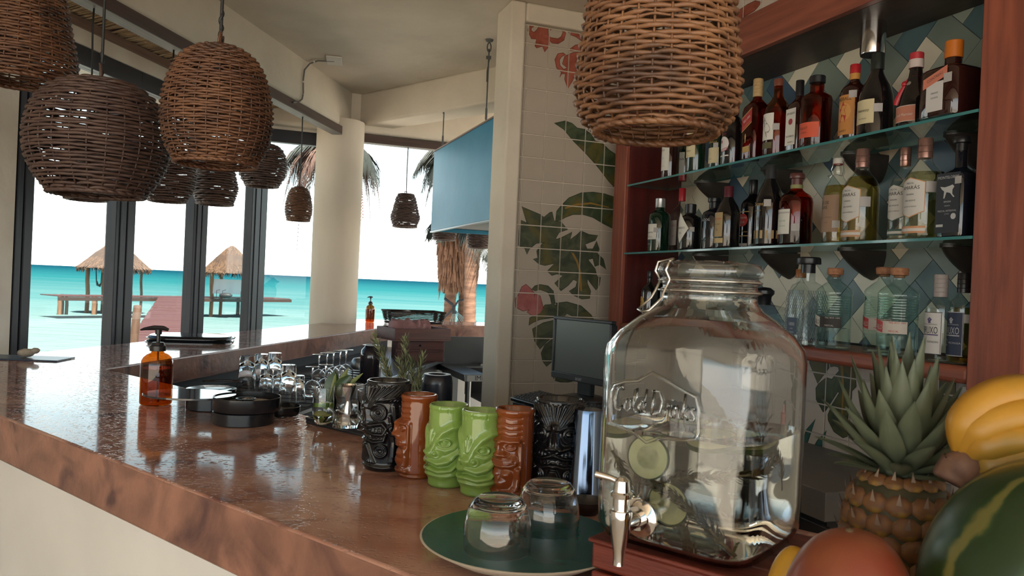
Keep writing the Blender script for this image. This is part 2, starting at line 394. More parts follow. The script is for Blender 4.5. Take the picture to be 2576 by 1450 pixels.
# ---------------------------------------------------------------- tiled walls
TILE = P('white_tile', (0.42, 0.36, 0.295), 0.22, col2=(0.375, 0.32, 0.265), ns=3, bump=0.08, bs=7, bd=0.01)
TH = 0.006
def clip(poly, ax, k, keep_gt):
    out = []; n = len(poly)
    for i in range(n):
        a, b = poly[i], poly[(i + 1) % n]
        ia = (a[ax] >= k) == keep_gt; ib = (b[ax] >= k) == keep_gt
        if ia: out.append(a)
        if ia != ib:
            t = (k - a[ax]) / (b[ax] - a[ax]); out.append(tuple(a[j] + t * (b[j] - a[j]) for j in range(2)))
    return out
def clip_rect(poly, x0, z0, x1, z1):
    for ax, k, g in ((0, x0, True), (0, x1, False), (1, z0, True), (1, z1, False)):
        if len(poly) < 3: return []
        poly = clip(poly, ax, k, g)
    return poly if len(poly) >= 3 else []
class TileField:
    """square tiles on a wall plane (frame local y = y), u along local x"""
    def __init__(s, fr, y, parent, u0, z0, tw, th, area):
        s.fr, s.y, s.tw, s.th, s.u0, s.z0 = fr, y, tw, th, u0, z0; s.area = area; s.parent = parent
        ua, za, ub, zb = area; g = 0.0022; s.g = g
        me = {}
        for i in range(math.floor((ua - u0) / tw), math.ceil((ub - u0) / tw)):
            for k in range(math.floor((za - z0) / th), math.ceil((zb - z0) / th)):
                x0 = max(u0 + i * tw + g, ua); x1 = min(u0 + (i + 1) * tw - g, ub); a = max(z0 + k * th + g, za); b = min(z0 + (k + 1) * th - g, zb)
                if x1 - x0 < 0.01 or b - a < 0.01: continue
                key = (round(x1 - x0, 4), round(b - a, 4))
                if key not in me:
                    w, h = x1 - x0, b - a; e = 0.0025
                    m = MB(); vs = [(0, 0, 0), (w, 0, 0), (w, 0, h), (0, 0, h), (0, -TH + e, 0), (w, -TH + e, 0), (w, -TH + e, h), (0, -TH + e, h), (e, -TH, e), (w - e, -TH, e), (w - e, -TH, h - e), (e, -TH, h - e)]
                    fs = [(8, 9, 10, 11)]
                    for j in range(4):
                        j2 = (j + 1) % 4; fs += [(4 + j, 4 + j2, 8 + j2, 8 + j), (j, j2, 4 + j2, 4 + j)]
                    me[key] = m.add(vs, fs).mesh('tile', TILE, smooth=0)
                o = bpy.data.objects.new('tile', me[key]); COL.objects.link(o); o.parent = parent
                o.location = (x0, y - random.uniform(0, 0.0006), a)
    def pix(s, pts, ox, oy, k):
        r = []
        for x, y in pts:
            p = s.fr.l(s.fr.pl(ox + x / k, oy + y / k, s.y - TH)); r.append((p.x, p.z))
        return r
    def paint(s, name, polys, mats, label=None):
        """painted shapes lie on the tiles and stop at the joints; polys: (points, material index)"""
        m = MB(); ly = 0
        for pts, mi in polys:
            ly += 1
            tri = tessellate_polygon([[Vector((x, z, 0)) for x, z in pts]])
            yy = s.y - TH - 0.0009 - 0.00012 * ly
            for t in tri:
                T = [pts[i] for i in t]
                ar = (T[1][0] - T[0][0]) * (T[2][1] - T[0][1]) - (T[2][0] - T[0][0]) * (T[1][1] - T[0][1])
                if abs(ar) < 1e-9: continue
                if ar < 0: T = T[::-1]
                us = [p[0] for p in T]; zs = [p[1] for p in T]
                for i in range(math.floor((min(us) - s.u0) / s.tw), math.floor((max(us) - s.u0) / s.tw) + 1):
                    for k in range(math.floor((min(zs) - s.z0) / s.th), math.floor((max(zs) - s.z0) / s.th) + 1):
                        g = s.g + 0.0008
                        q = clip_rect(T, max(s.u0 + i * s.tw + g, s.area[0]), max(s.z0 + k * s.th + g, s.area[1]), min(s.u0 + (i + 1) * s.tw - g, s.area[2]), min(s.z0 + (k + 1) * s.th - g, s.area[3]))
                        if q: m.add([(x, yy, z) for x, z in q], [tuple(range(len(q)))], mi)
        if not m.v: return
        o = m.build(name, mats, s.parent, smooth=0)
        if label: o['label'] = label
        return o
LEAF_D = P('leaf_paint_dark', (0.030, 0.045, 0.022), 0.3, col2=(0.075, 0.10, 0.05), ns=9, st=(1, 1, 1), detail=6, dist=1.5, col3=(0.11, 0.09, 0.022), ns3=5)
LEAF_G = P('leaf_paint_green', (0.038, 0.046, 0.028), 0.3, col2=(0.085, 0.095, 0.055), ns=11, detail=6, dist=1.2, col3=(0.12, 0.10, 0.03), ns3=4)
LEAF_E = P('leaf_paint_outline', (0.018, 0.028, 0.018), 0.3)
LEAF_T = P('leaf_paint_teal', (0.02, 0.10, 0.085), 0.3, col2=(0.05, 0.14, 0.11), ns=12, detail=5, dist=1)
LILY = P('lily_paint', (0.36, 0.10, 0.065), 0.3, col2=(0.22, 0.05, 0.03), ns=12, detail=5, dist=1)
LILY_E = P('lily_outline', (0.13, 0.03, 0.025), 0.3)
PINKP = P('orchid_paint', (0.40, 0.14, 0.13), 0.3, col2=(0.27, 0.07, 0.07), ns=10, detail=5)
OCHRE = P('vein_paint', (0.26, 0.15, 0.03), 0.3)
def outset(pts, d):
    n = len(pts); ar = sum(pts[i][0] * pts[(i + 1) % n][1] - pts[(i + 1) % n][0] * pts[i][1] for i in range(n)); sg = 1 if ar > 0 else -1; r = []
    for i in range(n):
        a, b, c = Vector(pts[i - 1]), Vector(pts[i]), Vector(pts[(i + 1) % n])
        e1 = (b - a); e2 = (c - b)
        if e1.length < 1e-7 or e2.length < 1e-7: r.append(pts[i]); continue
        e1.normalize(); e2.normalize(); nn = Vector((e1.y + e2.y, -e1.x - e2.x)) * sg
        if nn.length < 0.3: nn = Vector((e1.y, -e1.x)) * sg
        nn.normalize(); r.append((b.x + nn.x * d, b.y + nn.y * d))
    return r
MS = SW + 0.035
u0 = TF.l(TF.pl(1358, 607, MS)).x; zt0 = TF.pl(1358, 569, MS).z
mf = TileField(TF, MS, wm, u0, zt0, 0.125, 0.1262, (xb + 0.012, 0.86, CW, ztile - 0.012))
mur = lambda pts: mf.pix(pts, 1250, 280, 1.987)
mur2 = lambda pts: mf.pix(pts, 1250, 0, 3.452)
def leafset(name, polys, fill, edge, d=0.0035, extra=(), label=None):
    L = [(outset(p, d), 1) for p in polys] + [(p, 0) for p in polys] + [(p, 2) for p in extra]
    return mf.paint(name, L, [fill, edge, OCHRE], label)
leafset('painted_leaf', [mur([(288,60),(340,50),(375,62),(400,85),(438,92),(470,115),(490,150),(525,160),(560,195),(590,215),(592,385),(560,350),(530,310),(490,260),(440,205),(385,150),(335,90)])], LEAF_D, LEAF_E)
leafset('painted_leaf', [mur([(293,550),(300,500),(325,470),(360,435),(420,410),(480,406),(540,415),(585,430),(580,587),(530,560),(480,530),(430,515),(380,515),(340,530),(315,545)])], LEAF_D, LEAF_E, extra=[mur([(340,480),(400,462),(470,456),(560,478),(560,484),(470,465),(400,472),(340,490)])])
leafset('painted_leaf', [mur([(125,478),(165,497),(215,518),(235,532),(265,508),(275,505),(285,550),(320,555),(352,592),(310,605),(290,640),(240,640),(215,632),(240,615),(225,605),(200,600),(150,555)]),
  mur([(118,545),(160,565),(210,580),(270,620),(310,650),(290,665),(230,655),(195,660),(160,690),(150,715),(140,685),(107,670),(112,600)])], LEAF_G, LEAF_E)
leafset('painted_leaf', [mur([(205,735),(200,700),(230,660),(280,650),(330,630),(375,605),(365,635),(350,648),(400,620),(420,600),(460,618),(503,622),(490,645),(440,665),(450,690),(480,690),(498,650),(510,690),(500,712),(530,740),(545,790),(515,765),(490,775),(480,735),(455,742),(490,790),(500,830),(517,832),(510,870),(495,893),(470,860),(452,838),(450,862),(467,900),(462,935),(425,938),(385,920),(362,900),(395,880),(402,850),(382,840),(355,870),(320,897),(290,860),(330,822),(300,812),(275,820),(252,800),(287,762),(240,770),(210,762),(182,740)])], LEAF_G, LEAF_E,
  extra=[mur([(370,705),(385,712),(405,750),(420,800),(426,900),(416,900),(410,800),(395,752)])])
leafset('painted_leaf', [mur([(175,890),(190,875),(215,868),(255,875),(280,900),(290,960),(275,975),(268,930),(255,905),(215,890),(190,897)]),
  mur([(160,1070),(165,1035),(215,1010),(240,970),(275,968),(320,975),(290,1030),(215,1040),(180,1055)]),
  mur([(295,960),(350,955),(420,975),(470,1020),(487,1050),(440,1045),(400,1035),(350,1010),(320,1040),(290,1045),(310,1000)]),
  mur([(178,1090),(230,1060),(310,1040),(330,1075),(300,1110),(250,1150),(215,1188),(190,1150)]),
  mur([(222,1210),(240,1170),(290,1130),(310,1150),(290,1200),(270,1255),(248,1275),(230,1250)]),
  mur([(270,1310),(310,1315),(380,1330),(375,1350),(335,1358),(290,1345)])], LEAF_G, LEAF_E)
leafset('painted_flower', [mur([(125,880),(145,867),(170,890),(185,910),(190,960),(170,990),(130,998),(95,980),(92,940),(110,915)]), mur([(190,915),(215,925),(230,980),(220,1015),(185,1028),(152,1005),(165,990),(185,960)])], PINKP, LILY_E, label='pink painted orchid bloom')
leafset('painted_flower', [mur2([(270,265),(280,230),(310,222),(318,232),(298,240),(295,265),(320,285),(350,260),(380,210),(410,195),(440,200),(442,290),(455,380),(440,410),(415,450),(395,400),(345,415),(332,400),(345,340),(300,335)]),
  mur2([(440,310),(470,330),(530,340),(560,320),(575,280),(555,235),(500,217),(480,235),(465,260),(450,250),(480,208),(520,204),(570,232),(594,290),(580,347),(530,378),(480,372),(455,350)]),
  mur2([(585,232),(650,232),(690,275),(715,310),(760,355),(750,365),(690,320),(640,300),(610,260)])], LILY, LILY_E, label='red painted lily with curled petals')
leafset('painted_flower', [mur2([(630,430),(680,395),(730,388),(765,392),(765,480),(700,490),(680,560),(690,620),(720,675),(680,650),(655,700),(615,770),(590,690),(595,640),(560,640),(540,675),(560,625),(520,590),(505,520),(530,470),(575,462),(595,475),(560,490),(540,520),(545,570),(580,605),(610,590),(570,555),(590,490),(660,460),(740,450),(640,440)])], LILY, LILY_E, label='red painted lily with curled petals')
# back wall: painted tiles below and above the bottle cabinet
ub = SF.l(SF.pl(2144, 952, CW)).x; zb0 = SF.pl(2144, 952.6, CW).z
TILE = P('white_tile_back', (0.60, 0.53, 0.47), 0.22, col2=(0.54, 0.475, 0.42), ns=3, bump=0.08, bs=7, bd=0.01)
bf = TileField(SF, CW, wb, ub, zb0, 0.134, 0.127, (-3.10, 0.80, -1.30, H - 0.20))
bm = lambda pts: bf.pix(pts, 1900, 840, 3.624)
mf_, mf = mf, bf
leafset('painted_leaf', [bm([(495,180),(665,195),(672,310),(610,390),(570,450),(540,370),(500,270)]),
  bm([(672,200),(900,240),(920,480),(880,520),(870,700),(860,770),(850,930),(800,945),(720,890),(670,790),(667,740),(705,650),(770,540),(755,525),(640,700),(620,710),(560,600),(556,500),(580,460),(650,405),(700,420),(770,340),(760,300),(720,290),(690,300)])], LEAF_D, LEAF_E, extra=[bm([(775,240),(800,230),(812,500),(800,760),(785,760),(795,500)])])
leafset('painted_leaf', [bm([(335,1180),(345,800),(370,610),(385,590),(400,750),(385,1000),(375,1190)]), bm([(395,1200),(420,1020),(470,880),(550,780),(500,920),(440,1100),(410,1205)]), bm([(430,1210),(500,1100),(570,980),(650,885),(620,1000),(550,1120),(480,1220)])], LEAF_T, LEAF_E, label='teal painted grass blades')
leafset('painted_leaf', [bm([(1480,560),(1600,420),(1690,330),(1780,380),(1825,450),(1825,620),(1680,590),(1600,600),(1520,640)]), bm([(1600,620),(1800,640),(1795,900),(1700,1200),(1640,1290),(1620,1200),(1640,1000),(1560,1230),(1500,1280),(1530,1000)])], LEAF_G, LEAF_E)
tf2 = TileField(SF, CW, wb, ub, zb0, 0.134, 0.127, (-3.95, H + 1.17, -1.2, ZC - 0.01))
mf = tf2
tm = lambda pts: tf2.pix(pts, 1250, 0, 3.452)
leafset('painted_flower', [tm([(2040,190),(2090,100),(2180,40),(2244,10),(2300,20),(2240,90),(2120,160)])], LILY, LILY_E, label='red painted petal')
mf = mf_
# ---------------------------------------------------------------- diamond tiles behind the bottles
DT = [P('tile_cream', (0.70, 0.65, 0.51), 0.3, col2=(0.62, 0.57, 0.45), ns=4), P('tile_sage', (0.19, 0.235, 0.20), 0.3, col2=(0.16, 0.20, 0.175), ns=4), P('tile_teal', (0.085, 0.145, 0.155), 0.3, col2=(0.07, 0.12, 0.13), ns=4),
      P('tile_blue', (0.05, 0.095, 0.15), 0.3, col2=(0.04, 0.08, 0.125), ns=4), P('tile_pale', (0.32, 0.37, 0.31), 0.3, col2=(0.27, 0.32, 0.27), ns=4)]
SX0, SX1 = -3.70, -1.628        # inner faces of the cabinet (local x)
dz0, dz1 = H - 0.17, H + 1.008
back = MB().box(SX0 - 0.1, CW - 0.001, dz0 - 0.02, SX1 + 0.1, CW + 0.001, dz1 + 0.05).build('grout_bed', P('dark_grout', (0.02, 0.022, 0.024), 0.8), wb)
rng = random.Random(11); cs = math.sqrt(0.5); t = 0.104
cx0 = SF.l(SF.pl(1992.8, 660, CW))
n_t = 0
def herring():
    for r_ in range(-24, 25):
        for k in range(-12, 13):
            x = r_ + 4 * k; y = r_
            yield (x, y, 2, 1)
            yield (x + 2, y - 1 + 0, 1, 2)
for (a, b, w, h) in herring():
    g = 0.011
    rect = [(a + g, b + g), (a + w - g, b + g), (a + w - g, b + h - g), (a + g, b + h - g)]
    pl = [(cx0.x + (x - y) * cs * t, cx0.z + (x + y) * cs * t) for x, y in rect]
    pl = clip_rect(pl, SX0 + 0.001, dz0, SX1 - 0.001, dz1)
    if not pl: continue
    ar = abs(sum(pl[i][0] * pl[(i + 1) % len(pl)][1] - pl[(i + 1) % len(pl)][0] * pl[i][1] for i in range(len(pl)))) / 2
    if ar < 2e-4: continue
    th = 0.007 + rng.uniform(0, 0.0012); n = len(pl)
    vs = [(x, CW - th, z) for x, z in pl] + [(x, CW, z) for x, z in pl]
    fs = [tuple(range(n))] + [(i, i + n, (i + 1) % n + n, (i + 1) % n) for i in range(n)]
    MB().add(vs, fs).build('tile', rng.choices(DT, (5, 3, 3, 2, 2))[0], wb, smooth=0); n_t += 1
# ---------------------------------------------------------------- bottle cabinet
cab = thing('bottle_cabinet', 'red-brown wooden bottle cabinet open at the front on the tiled back wall', 'cabinet', rz=SF.deg)
CF = 2.0
zs_b, zs_l, zs_u, zs_t = H - 0.178, H + 0.199, H + 0.563, H + 1.008
m = MB().box(SX0 - 0.149, CF, 1.24, SX0 - 0.02, CW - 0.001, H + 1.17); m.build('side_post', MAHOG, cab, bev=0.004)
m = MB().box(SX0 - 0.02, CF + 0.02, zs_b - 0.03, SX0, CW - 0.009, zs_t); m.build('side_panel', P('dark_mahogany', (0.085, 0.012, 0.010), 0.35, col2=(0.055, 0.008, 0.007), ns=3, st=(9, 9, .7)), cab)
m = MB().box(SX1, CF, 1.235, SX1 + 0.16, CW - 0.001, H + 1.17); m.build('side_post', MAHOG, cab, bev=0.004)
m = MB().box(SX0 - 0.02, CF + 0.002, zs_b - 0.052, SX1, CW - 0.009, zs_b); m.build('bottom_shelf', MAHOG_H, cab, bev=0.016, seg=4)
m = MB().box(SX0 - 0.02, CF - 0.002, zs_t, SX1, CF + 0.03, H + 1.169); m.build('fascia', MAHOG_H, cab, bev=0.003)
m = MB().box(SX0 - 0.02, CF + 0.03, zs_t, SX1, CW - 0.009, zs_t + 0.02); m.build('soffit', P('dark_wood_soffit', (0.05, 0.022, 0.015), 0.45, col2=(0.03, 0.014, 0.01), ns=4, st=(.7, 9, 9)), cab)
m = MB().box(SX0 - 0.02, CF + 0.03, H + 1.145, SX1, CW - 0.009, H + 1.17); m.build('top_board', MAHOG_H, cab)
SHG = thin('shelf_glass', (0.60, 0.74, 0.70)); SHE = P('glass_edge', (0.05, 0.20, 0.20), 0.12, coat=0.5)
def gshelf(z, name):
    t = thing('glass_shelf', name, 'shelf', rz=SF.deg)
    t.location = SF.w((SX0 + SX1) / 2, CF + 0.13, z)
    hw = (SX1 - SX0) / 2 - 0.001
    m = MB().box(-hw, -0.13, -0.009, hw, 0.13, 0)
    m.mi = [0, 0, 1, 1, 1, 1]
    m.build('glass_plate', [SHG, SHE], t, smooth=0)
    return t
sh_u = gshelf(zs_u, 'upper greenish glass shelf carrying the whisky and liqueur bottles')
sh_l = gshelf(zs_l, 'lower greenish glass shelf carrying the gin, rum and mezcal bottles')
BRK = P('bracket_bronze', (0.035, 0.03, 0.026), 0.35)
def bracket(px, z, lab):
    p = SF.l(SF.pl(px, 640 if z < zs_u - .1 else 430, CF + 0.2))
    t = thing('shelf_bracket', lab, 'bracket', SF.w(p.x, CW - 0.0085, z - 0.0095), SF.deg, 'bronze brackets under the glass shelves')
    rows = []
    for k in range(9):
        f = k / 8; r = 0.058 * math.sqrt(max(0, 1 - f ** 1.7)) + 0.004; d = 0.15 * (1 - f ** 1.4) + 0.008
        rows.append([(r * math.cos(math.pi + math.pi * i / 12), d * math.sin(math.pi + math.pi * i / 12), -0.006 - 0.105 * f) for i in range(13)])
    m = MB(); m.grid(rows)
    m.add([p for p in rows[0]] , [tuple(range(13))]); m.build('corbel', BRK, t, smooth=60)
    m = MB(); m.add([(x * 1.05, y * 1.05, zz) for zz in (-0.006, 0) for x, y in [(0.058 * math.cos(math.pi + math.pi * i / 12), 0.16 * math.sin(math.pi + math.pi * i / 12)) for i in range(13)]],
      [tuple(range(12, -1, -1)), tuple(range(13, 26))] + [(i, (i + 1) % 13, (i + 1) % 13 + 13, i + 13) for i in range(13)]); m.build('top_plate', BRK, t, smooth=30)
ords = ['first', 'second', 'third', 'fourth']
for i, px in enumerate((1756, 1925, 2127, 2388)):
    bracket(px, zs_l, 'dark bronze bracket under the lower glass shelf, %s from the far end' % ords[i])
    bracket(px + 6, zs_u, 'dark bronze bracket under the upper glass shelf, %s from the far end' % ords[i])
# spotlight under the soffit
p = SF.pl(2197, 90, 2.17)
t = thing('spotlight', 'short chrome cylinder downlight under the cabinet top above the bottles', 'spotlight', (p.x, p.y, zs_t), SF.deg)
MB().lathe([(0.042, -0.115), (0.043, -0.11), (0.043, -0.004), (0.043, 0)], 32).build('housing', P('chrome', (0.75, 0.75, 0.76), 0.12, 1.0), t)
MB().lathe([(0.030, -0.118), (0.041, -0.118), (0.041, -0.1155)], 32).build('lens_ring', BLACK, t)
# ---------------------------------------------------------------- lettering and labels
TXT = {}
def text_mesh(body):
    if body not in TXT:
        cu = bpy.data.curves.new('lettering', 'FONT'); cu.body = body; cu.align_x = 'CENTER'; cu.align_y = 'CENTER'; cu.size = 1; cu.resolution_u = 2
        ob = bpy.data.objects.new('lettering', cu); COL.objects.link(ob); bpy.context.view_layer.update()
        me = ob.to_mesh(); TXT[body] = ([tuple(v.co) for v in me.vertices], [tuple(p.vertices) for p in me.polygons])
        ob.to_mesh_clear(); bpy.data.objects.remove(ob); bpy.data.curves.remove(cu)
    return TXT[body]
def wrap(x, z, rad, th0, d=0.0):        # x to the right seen from outside; rad = None: flat face at depth th0
    if rad is None: return (x, th0 - d, z)
    a = th0 + x / rad; return ((rad + d) * math.cos(a), (rad + d) * math.sin(a), z)
FRONT = -math.pi / 2
def text_on(m, body, size, x, z, rad, th0, mi, sx=1.0, tilt=0.0, d=0.0011):
    vs, fs = text_mesh(body); c, s_ = math.cos(tilt), math.sin(tilt)
    V = []
    for a, b, _ in vs:
        a *= size * sx; b *= size
        V.append(wrap(x + a * c - b * s_, z + a * s_ + b * c, rad, th0, d))
    m.add(V, fs, mi)
def patch(m, lo, hi, x0, x1, rad, th0, mi, n=10, d=0.0006):
    """label sheet between the curves lo(x) and hi(x)"""
    rows = [[], []]
    for k in range(n + 1):
        x = x0 + (x1 - x0) * k / n
        rows[0].append(wrap(x, lo(x), rad, th0, d)); rows[1].append(wrap(x, hi(x), rad, th0, d))
    m.grid(rows, mi)
def rect(m, x0, x1, z0, z1, rad, th0, mi, d=0.0006, sl=0.0):
    patch(m, lambda x: z0 + sl * x, lambda x: z1 + sl * x, x0, x1, rad, th0, mi, d=d)
def disc(m, x, z, r, rad, th0, mi, d=0.0009, rz=None):
    rz = rz or r
    patch(m, lambda q: z - rz * math.sqrt(max(0, 1 - ((q - x) / r) ** 2)), lambda q: z + rz * math.sqrt(max(0, 1 - ((q - x) / r) ** 2)), x - r, x + r, rad, th0, mi, n=14, d=d)
def poly_print(m, pts, rad, th0, mi, d=0.0012):
    tri = tessellate_polygon([[Vector((x, z, 0)) for x, z in pts]])
    m.add([wrap(x, z, rad, th0, d) for x, z in pts], [tuple(t) for t in tri], mi)
# ---------------------------------------------------------------- bottles
GL_CLEAR = thin('bottle_glass_clear', (0.90, 0.93, 0.92)); GL_AQUA = thin('bottle_glass_aqua', (0.87, 0.945, 0.925))
GL_AMBER = thin('whisky_amber', (0.66, 0.20, 0.06)); GL_RED = thin('whisky_red', (0.66, 0.11, 0.04)); GL_GOLD = thin('tequila_gold', (0.80, 0.66, 0.30)); GL_PALE = thin('mezcal_pale', (0.80, 0.79, 0.60))
GL_DARK = P('bottle_dark', (0.006, 0.005, 0.006), 0.06, coat=0.6); GL_GREEN = P('bottle_green', (0.004, 0.018, 0.010), 0.06, coat=0.6); GL_NAVY = P('bottle_navy', (0.006, 0.008, 0.014), 0.06, coat=0.6)
GL_BROWN = P('bottle_brown', (0.022, 0.006, 0.005), 0.06, coat=0.6); LIQ = thin('clear_spirit', (0.93, 0.95, 0.95), ior=1.33)
WHITE = (0.60, 0.58, 0.53); CREAM = (0.52, 0.45, 0.28); INK = (0.02, 0.018, 0.016); REDP = (0.42, 0.03, 0.025); GOLD = (0.42, 0.27, 0.09); ORANGE = (0.55, 0.13, 0.02); TAN = (0.36, 0.26, 0.13); SILV = (0.55, 0.55, 0.56)
capm = lambda c, me=0.0, ro=0.3: P('cap_%d_%d_%d_%d' % (c[0] * 255, c[1] * 255, c[2] * 255, me * 9), c, ro, me)
SH = {  # (r, z, squareness)
 'std': [(.88, 0, 2), (.97, .008, 2), (1, .03, 2), (1, .60, 2), (.95, .655, 2), (.80, .70, 2), (.56, .735, 2), (.40, .765, 2), (.34, .80, 2), (.33, .92, 2)],
 'tall': [(.88, 0, 2), (.97, .008, 2), (1, .03, 2), (1, .56, 2), (.94, .62, 2), (.76, .68, 2), (.52, .73, 2), (.40, .77, 2), (.36, .81, 2), (.35, .93, 2)],
 'slope': [(.88, 0, 2), (.97, .008, 2), (1, .03, 2), (1, .50, 2), (.95, .58, 2), (.78, .68, 2), (.55, .76, 2), (.40, .81, 2), (.34, .85, 2), (.34, .94, 2)],
 'stout': [(.88, 0, 2), (.97, .008, 2), (1, .03, 2), (1, .66, 2), (.93, .71, 2), (.70, .745, 2), (.50, .765, 2), (.44, .79, 2), (.44, .93, 2)],
 'square': [(.84, 0, 5), (.93, .008, 5), (.96, .03, 5), (.96, .60, 5), (.88, .66, 4), (.60, .71, 2.5), (.42, .745, 2), (.34, .78, 2), (.33, .93, 2)],
 'boxy': [(.86, 0, 6), (.95, .008, 6), (.97, .03, 6), (.97, .57, 6), (.90, .62, 5), (.62, .66, 2.6), (.42, .68, 2), (.34, .70, 2), (.32, .95, 2)],
 'trap': [(.93, 0, 5), (1, .01, 5), (1, .04, 5), (.80, .62, 5), (.70, .68, 4), (.50, .71, 2.5), (.40, .73, 2), (.38, .86, 2)],
 'jug': [(.90, 0, 2), (.98, .01, 2), (1, .03, 2), (1, .66, 2), (1.03, .67, 2), (1.03, .71, 2), (.93, .74, 2), (.60, .80, 2), (.36, .835, 2), (.30, .86, 2), (.30, .90, 2), (.34, .91, 2), (.34, .925, 2)],
 'cognac': [(.90, 0, 2), (1, .01, 2), (1.0, .05, 2), (.99, .36, 2), (.93, .48, 2), (.78, .60, 2), (.52, .70, 2), (.38, .76, 2), (.35, .80, 2), (.35, .93, 2)],
 'pear': [(.90, 0, 2), (.99, .01, 2), (1, .05, 2), (.99, .26, 2), (.84, .42, 2), (.60, .56, 2), (.42, .68, 2), (.36, .76, 2), (.34, .93, 2)],
 'swing': [(.88, 0, 2), (.98, .01, 2), (1, .03, 2), (.98, .58, 2), (.88, .66, 2), (.62, .73, 2), (.42, .78, 2), (.40, .80, 2), (.48, .83, 2), (.46, .87, 2), (.40, .90, 2), (.40, .93, 2)],
}
BN = {'n': 0}
def bottle(name, label, px, c, zsh, shape, glass, cap, deco=None, level=0.0, liq=None, group=None, cat='bottle', xloc=None, n=28, asp=1.0, turn=0):
    x, yb, yt, w = px
    if xloc is None:
        q = SF.pl(x, (yb + yt) / 2, c); lx = SF.l(q).x + 0.0
        d = q.y
    else:
        lx = xloc; q = SF.w(lx, c); d = q.y
    rad = w / 2 * d / FPX; h = (yb - yt) * d / FPX
    t = thing(name, label, cat, SF.w(lx, c, zsh + 0.0005), SF.deg + turn, group)
    prof = [(r * rad, z * h, e) for r, z, e in SH[shape]]
    m = MB().lathe(prof, n, sy=asp); m.build('bottle_body', glass, t, smooth=50)
    if level:
        z1 = level * h; pr = []
        for (r, z, e) in prof:
            if z < z1: pr.append((max(0.001, r * 0.93), max(z, 0.006), e))
        r1 = next((prof[i - 1][0] + (prof[i][0] - prof[i - 1][0]) * (z1 - prof[i - 1][1]) / (prof[i][1] - prof[i - 1][1]) for i in range(1, len(prof)) if prof[i][1] >= z1), prof[-1][0])
        pr.append((r1 * 0.93, z1, prof[3][2] if z1 < prof[3][1] else 2))
        MB().lathe(pr, n, sy=asp).build('liquid', liq or LIQ, t, smooth=50)
    kind, cr, cz, cm = cap[:4]
    rn = SH[shape][-1][0] * rad
    m = MB()
    if kind == 'cap':
        m.lathe([(rn * 1.06, cz * h), (rn * cr, cz * h + .001), (rn * cr, h * .992), (rn * cr * .93, h), (0.0005, h)], 20)
        if len(cap) > 4:
            for f in cap[4]: m.lathe([(rn * cr * 1.0, h * f - .001), (rn * cr * 1.04, h * f), (rn * cr, h * f + .001)], 20)
    elif kind == 'cork':
        m.lathe([(rn * .8, cz * h), (rn * .8, cz * h + .006), (rn * cr * .96, cz * h + .008), (rn * cr * 1.02, h * .985), (rn * cr * .9, h), (0.0005, h)], 20)
    elif kind == 'mushroom':
        zz = cz * h + (h - cz * h) * .52
        m.lathe([(rn * 1.05, cz * h), (rn * 1.02, zz), (rn * cr, zz + .002), (rn * cr * 1.03, zz + .006), (rn * cr, h * .985), (rn * cr * .9, h), (0.0005, h)], 24)
    elif kind == 'knob':
        zz = cz * h
        m.lathe([(rn * 1.05, zz), (rn * 1.15, zz + (h - zz) * .45), (rn * 1.25, zz + (h - zz) * .5), (rn * cr, zz + (h - zz) * .62), (rn * cr, zz + (h - zz) * .8), (rn * cr * .6, zz + (h - zz) * .96), (0.0005, h)], 24)
    m.build('stopper' if kind != 'cap' else 'cap', cm, t)
    if deco: deco(t, rad, h)
    return t
def label_mesh(t, cols, fn, name='label'):
    m = MB(); fn(m); par = list(range(len(m.v)))
    def find(i):
        while par[i] != i: par[i] = par[par[i]]; i = par[i]
        return i
    for f in m.f:
        r = find(f[0])
        for i in f[1:]: par[find(i)] = r
    isl = {}
    for k, f in enumerate(m.f): isl.setdefault(find(f[0]), []).append(k)
    rest = MB(); first = None; mats = [flat(c) for c in cols]
    def put(dst, ks):
        mp = {}
        for k in ks:
            for i in m.f[k]:
                if i not in mp: mp[i] = len(dst.v); dst.v.append(m.v[i])
            dst.f.append(tuple(mp[i] for i in m.f[k])); dst.mi.append(m.mi[k])
    for ks in isl.values():
        xs = [m.v[i][2] for k in ks for i in m.f[k]]
        if len(ks) in (10, 16, 20) and max(xs) - min(xs) > .002 and len(m.f[ks[0]]) == 4:
            q = MB(); put(q, ks); o = q.build(name, mats, t, smooth=60); first = first or o
        else: put(rest, ks)
    if rest.v: rest.build('lettering', mats, first or t, smooth=60)
    return first
def L_rect(cols, z0, z1, half, texts, flat_y=None, extra=None, sl=0.0, x0=None, border=None):
    """cols[0] sheet; texts: (string, z fraction, size m, colour index, x)"""
    def f(t, rad, h):
        R_ = None if flat_y else rad; T_ = -rad * flat_y if flat_y else FRONT
        def g(m):
            a = -half if x0 is None else x0
            if cols[0] is not None: rect(m, a, half, z0 * h, z1 * h, R_, T_, 0, sl=sl)
            if border is not None:
                for zz in (z0 * h, z1 * h - .002): rect(m, a, half, zz, zz + .002, R_, T_, border, d=.0009, sl=sl)
            if extra: extra(m, R_, T_, rad, h)
            for tx in texts: text_on(m, tx[0], tx[2], tx[4] if len(tx) > 4 else 0, tx[1] * h, R_, T_, tx[3], tilt=math.atan(sl), sx=tx[5] if len(tx) > 5 else 0.9)
        label_mesh(t, [c or INK for c in cols], g)
    return f
def sticker(x, z, s=0.011, flat_y=None, i=None):
    def f(t, rad, h):
        m = MB(); R_ = None if flat_y else rad; T_ = -rad * flat_y if flat_y else FRONT
        rect(m, x - s, x + s, z * h - s, z * h + s, R_, T_, 0, d=.0014); m.build('tax_sticker', flat((0.36, 0.34, 0.33)), t)
    return f
def both(*fs):
    def f(t, rad, h):
        for q in fs: q(t, rad, h)
    return f
G1 = 'bottles on the upper glass shelf'; G2 = 'bottles on the lower glass shelf'; G3 = 'bottles on the wooden shelf'
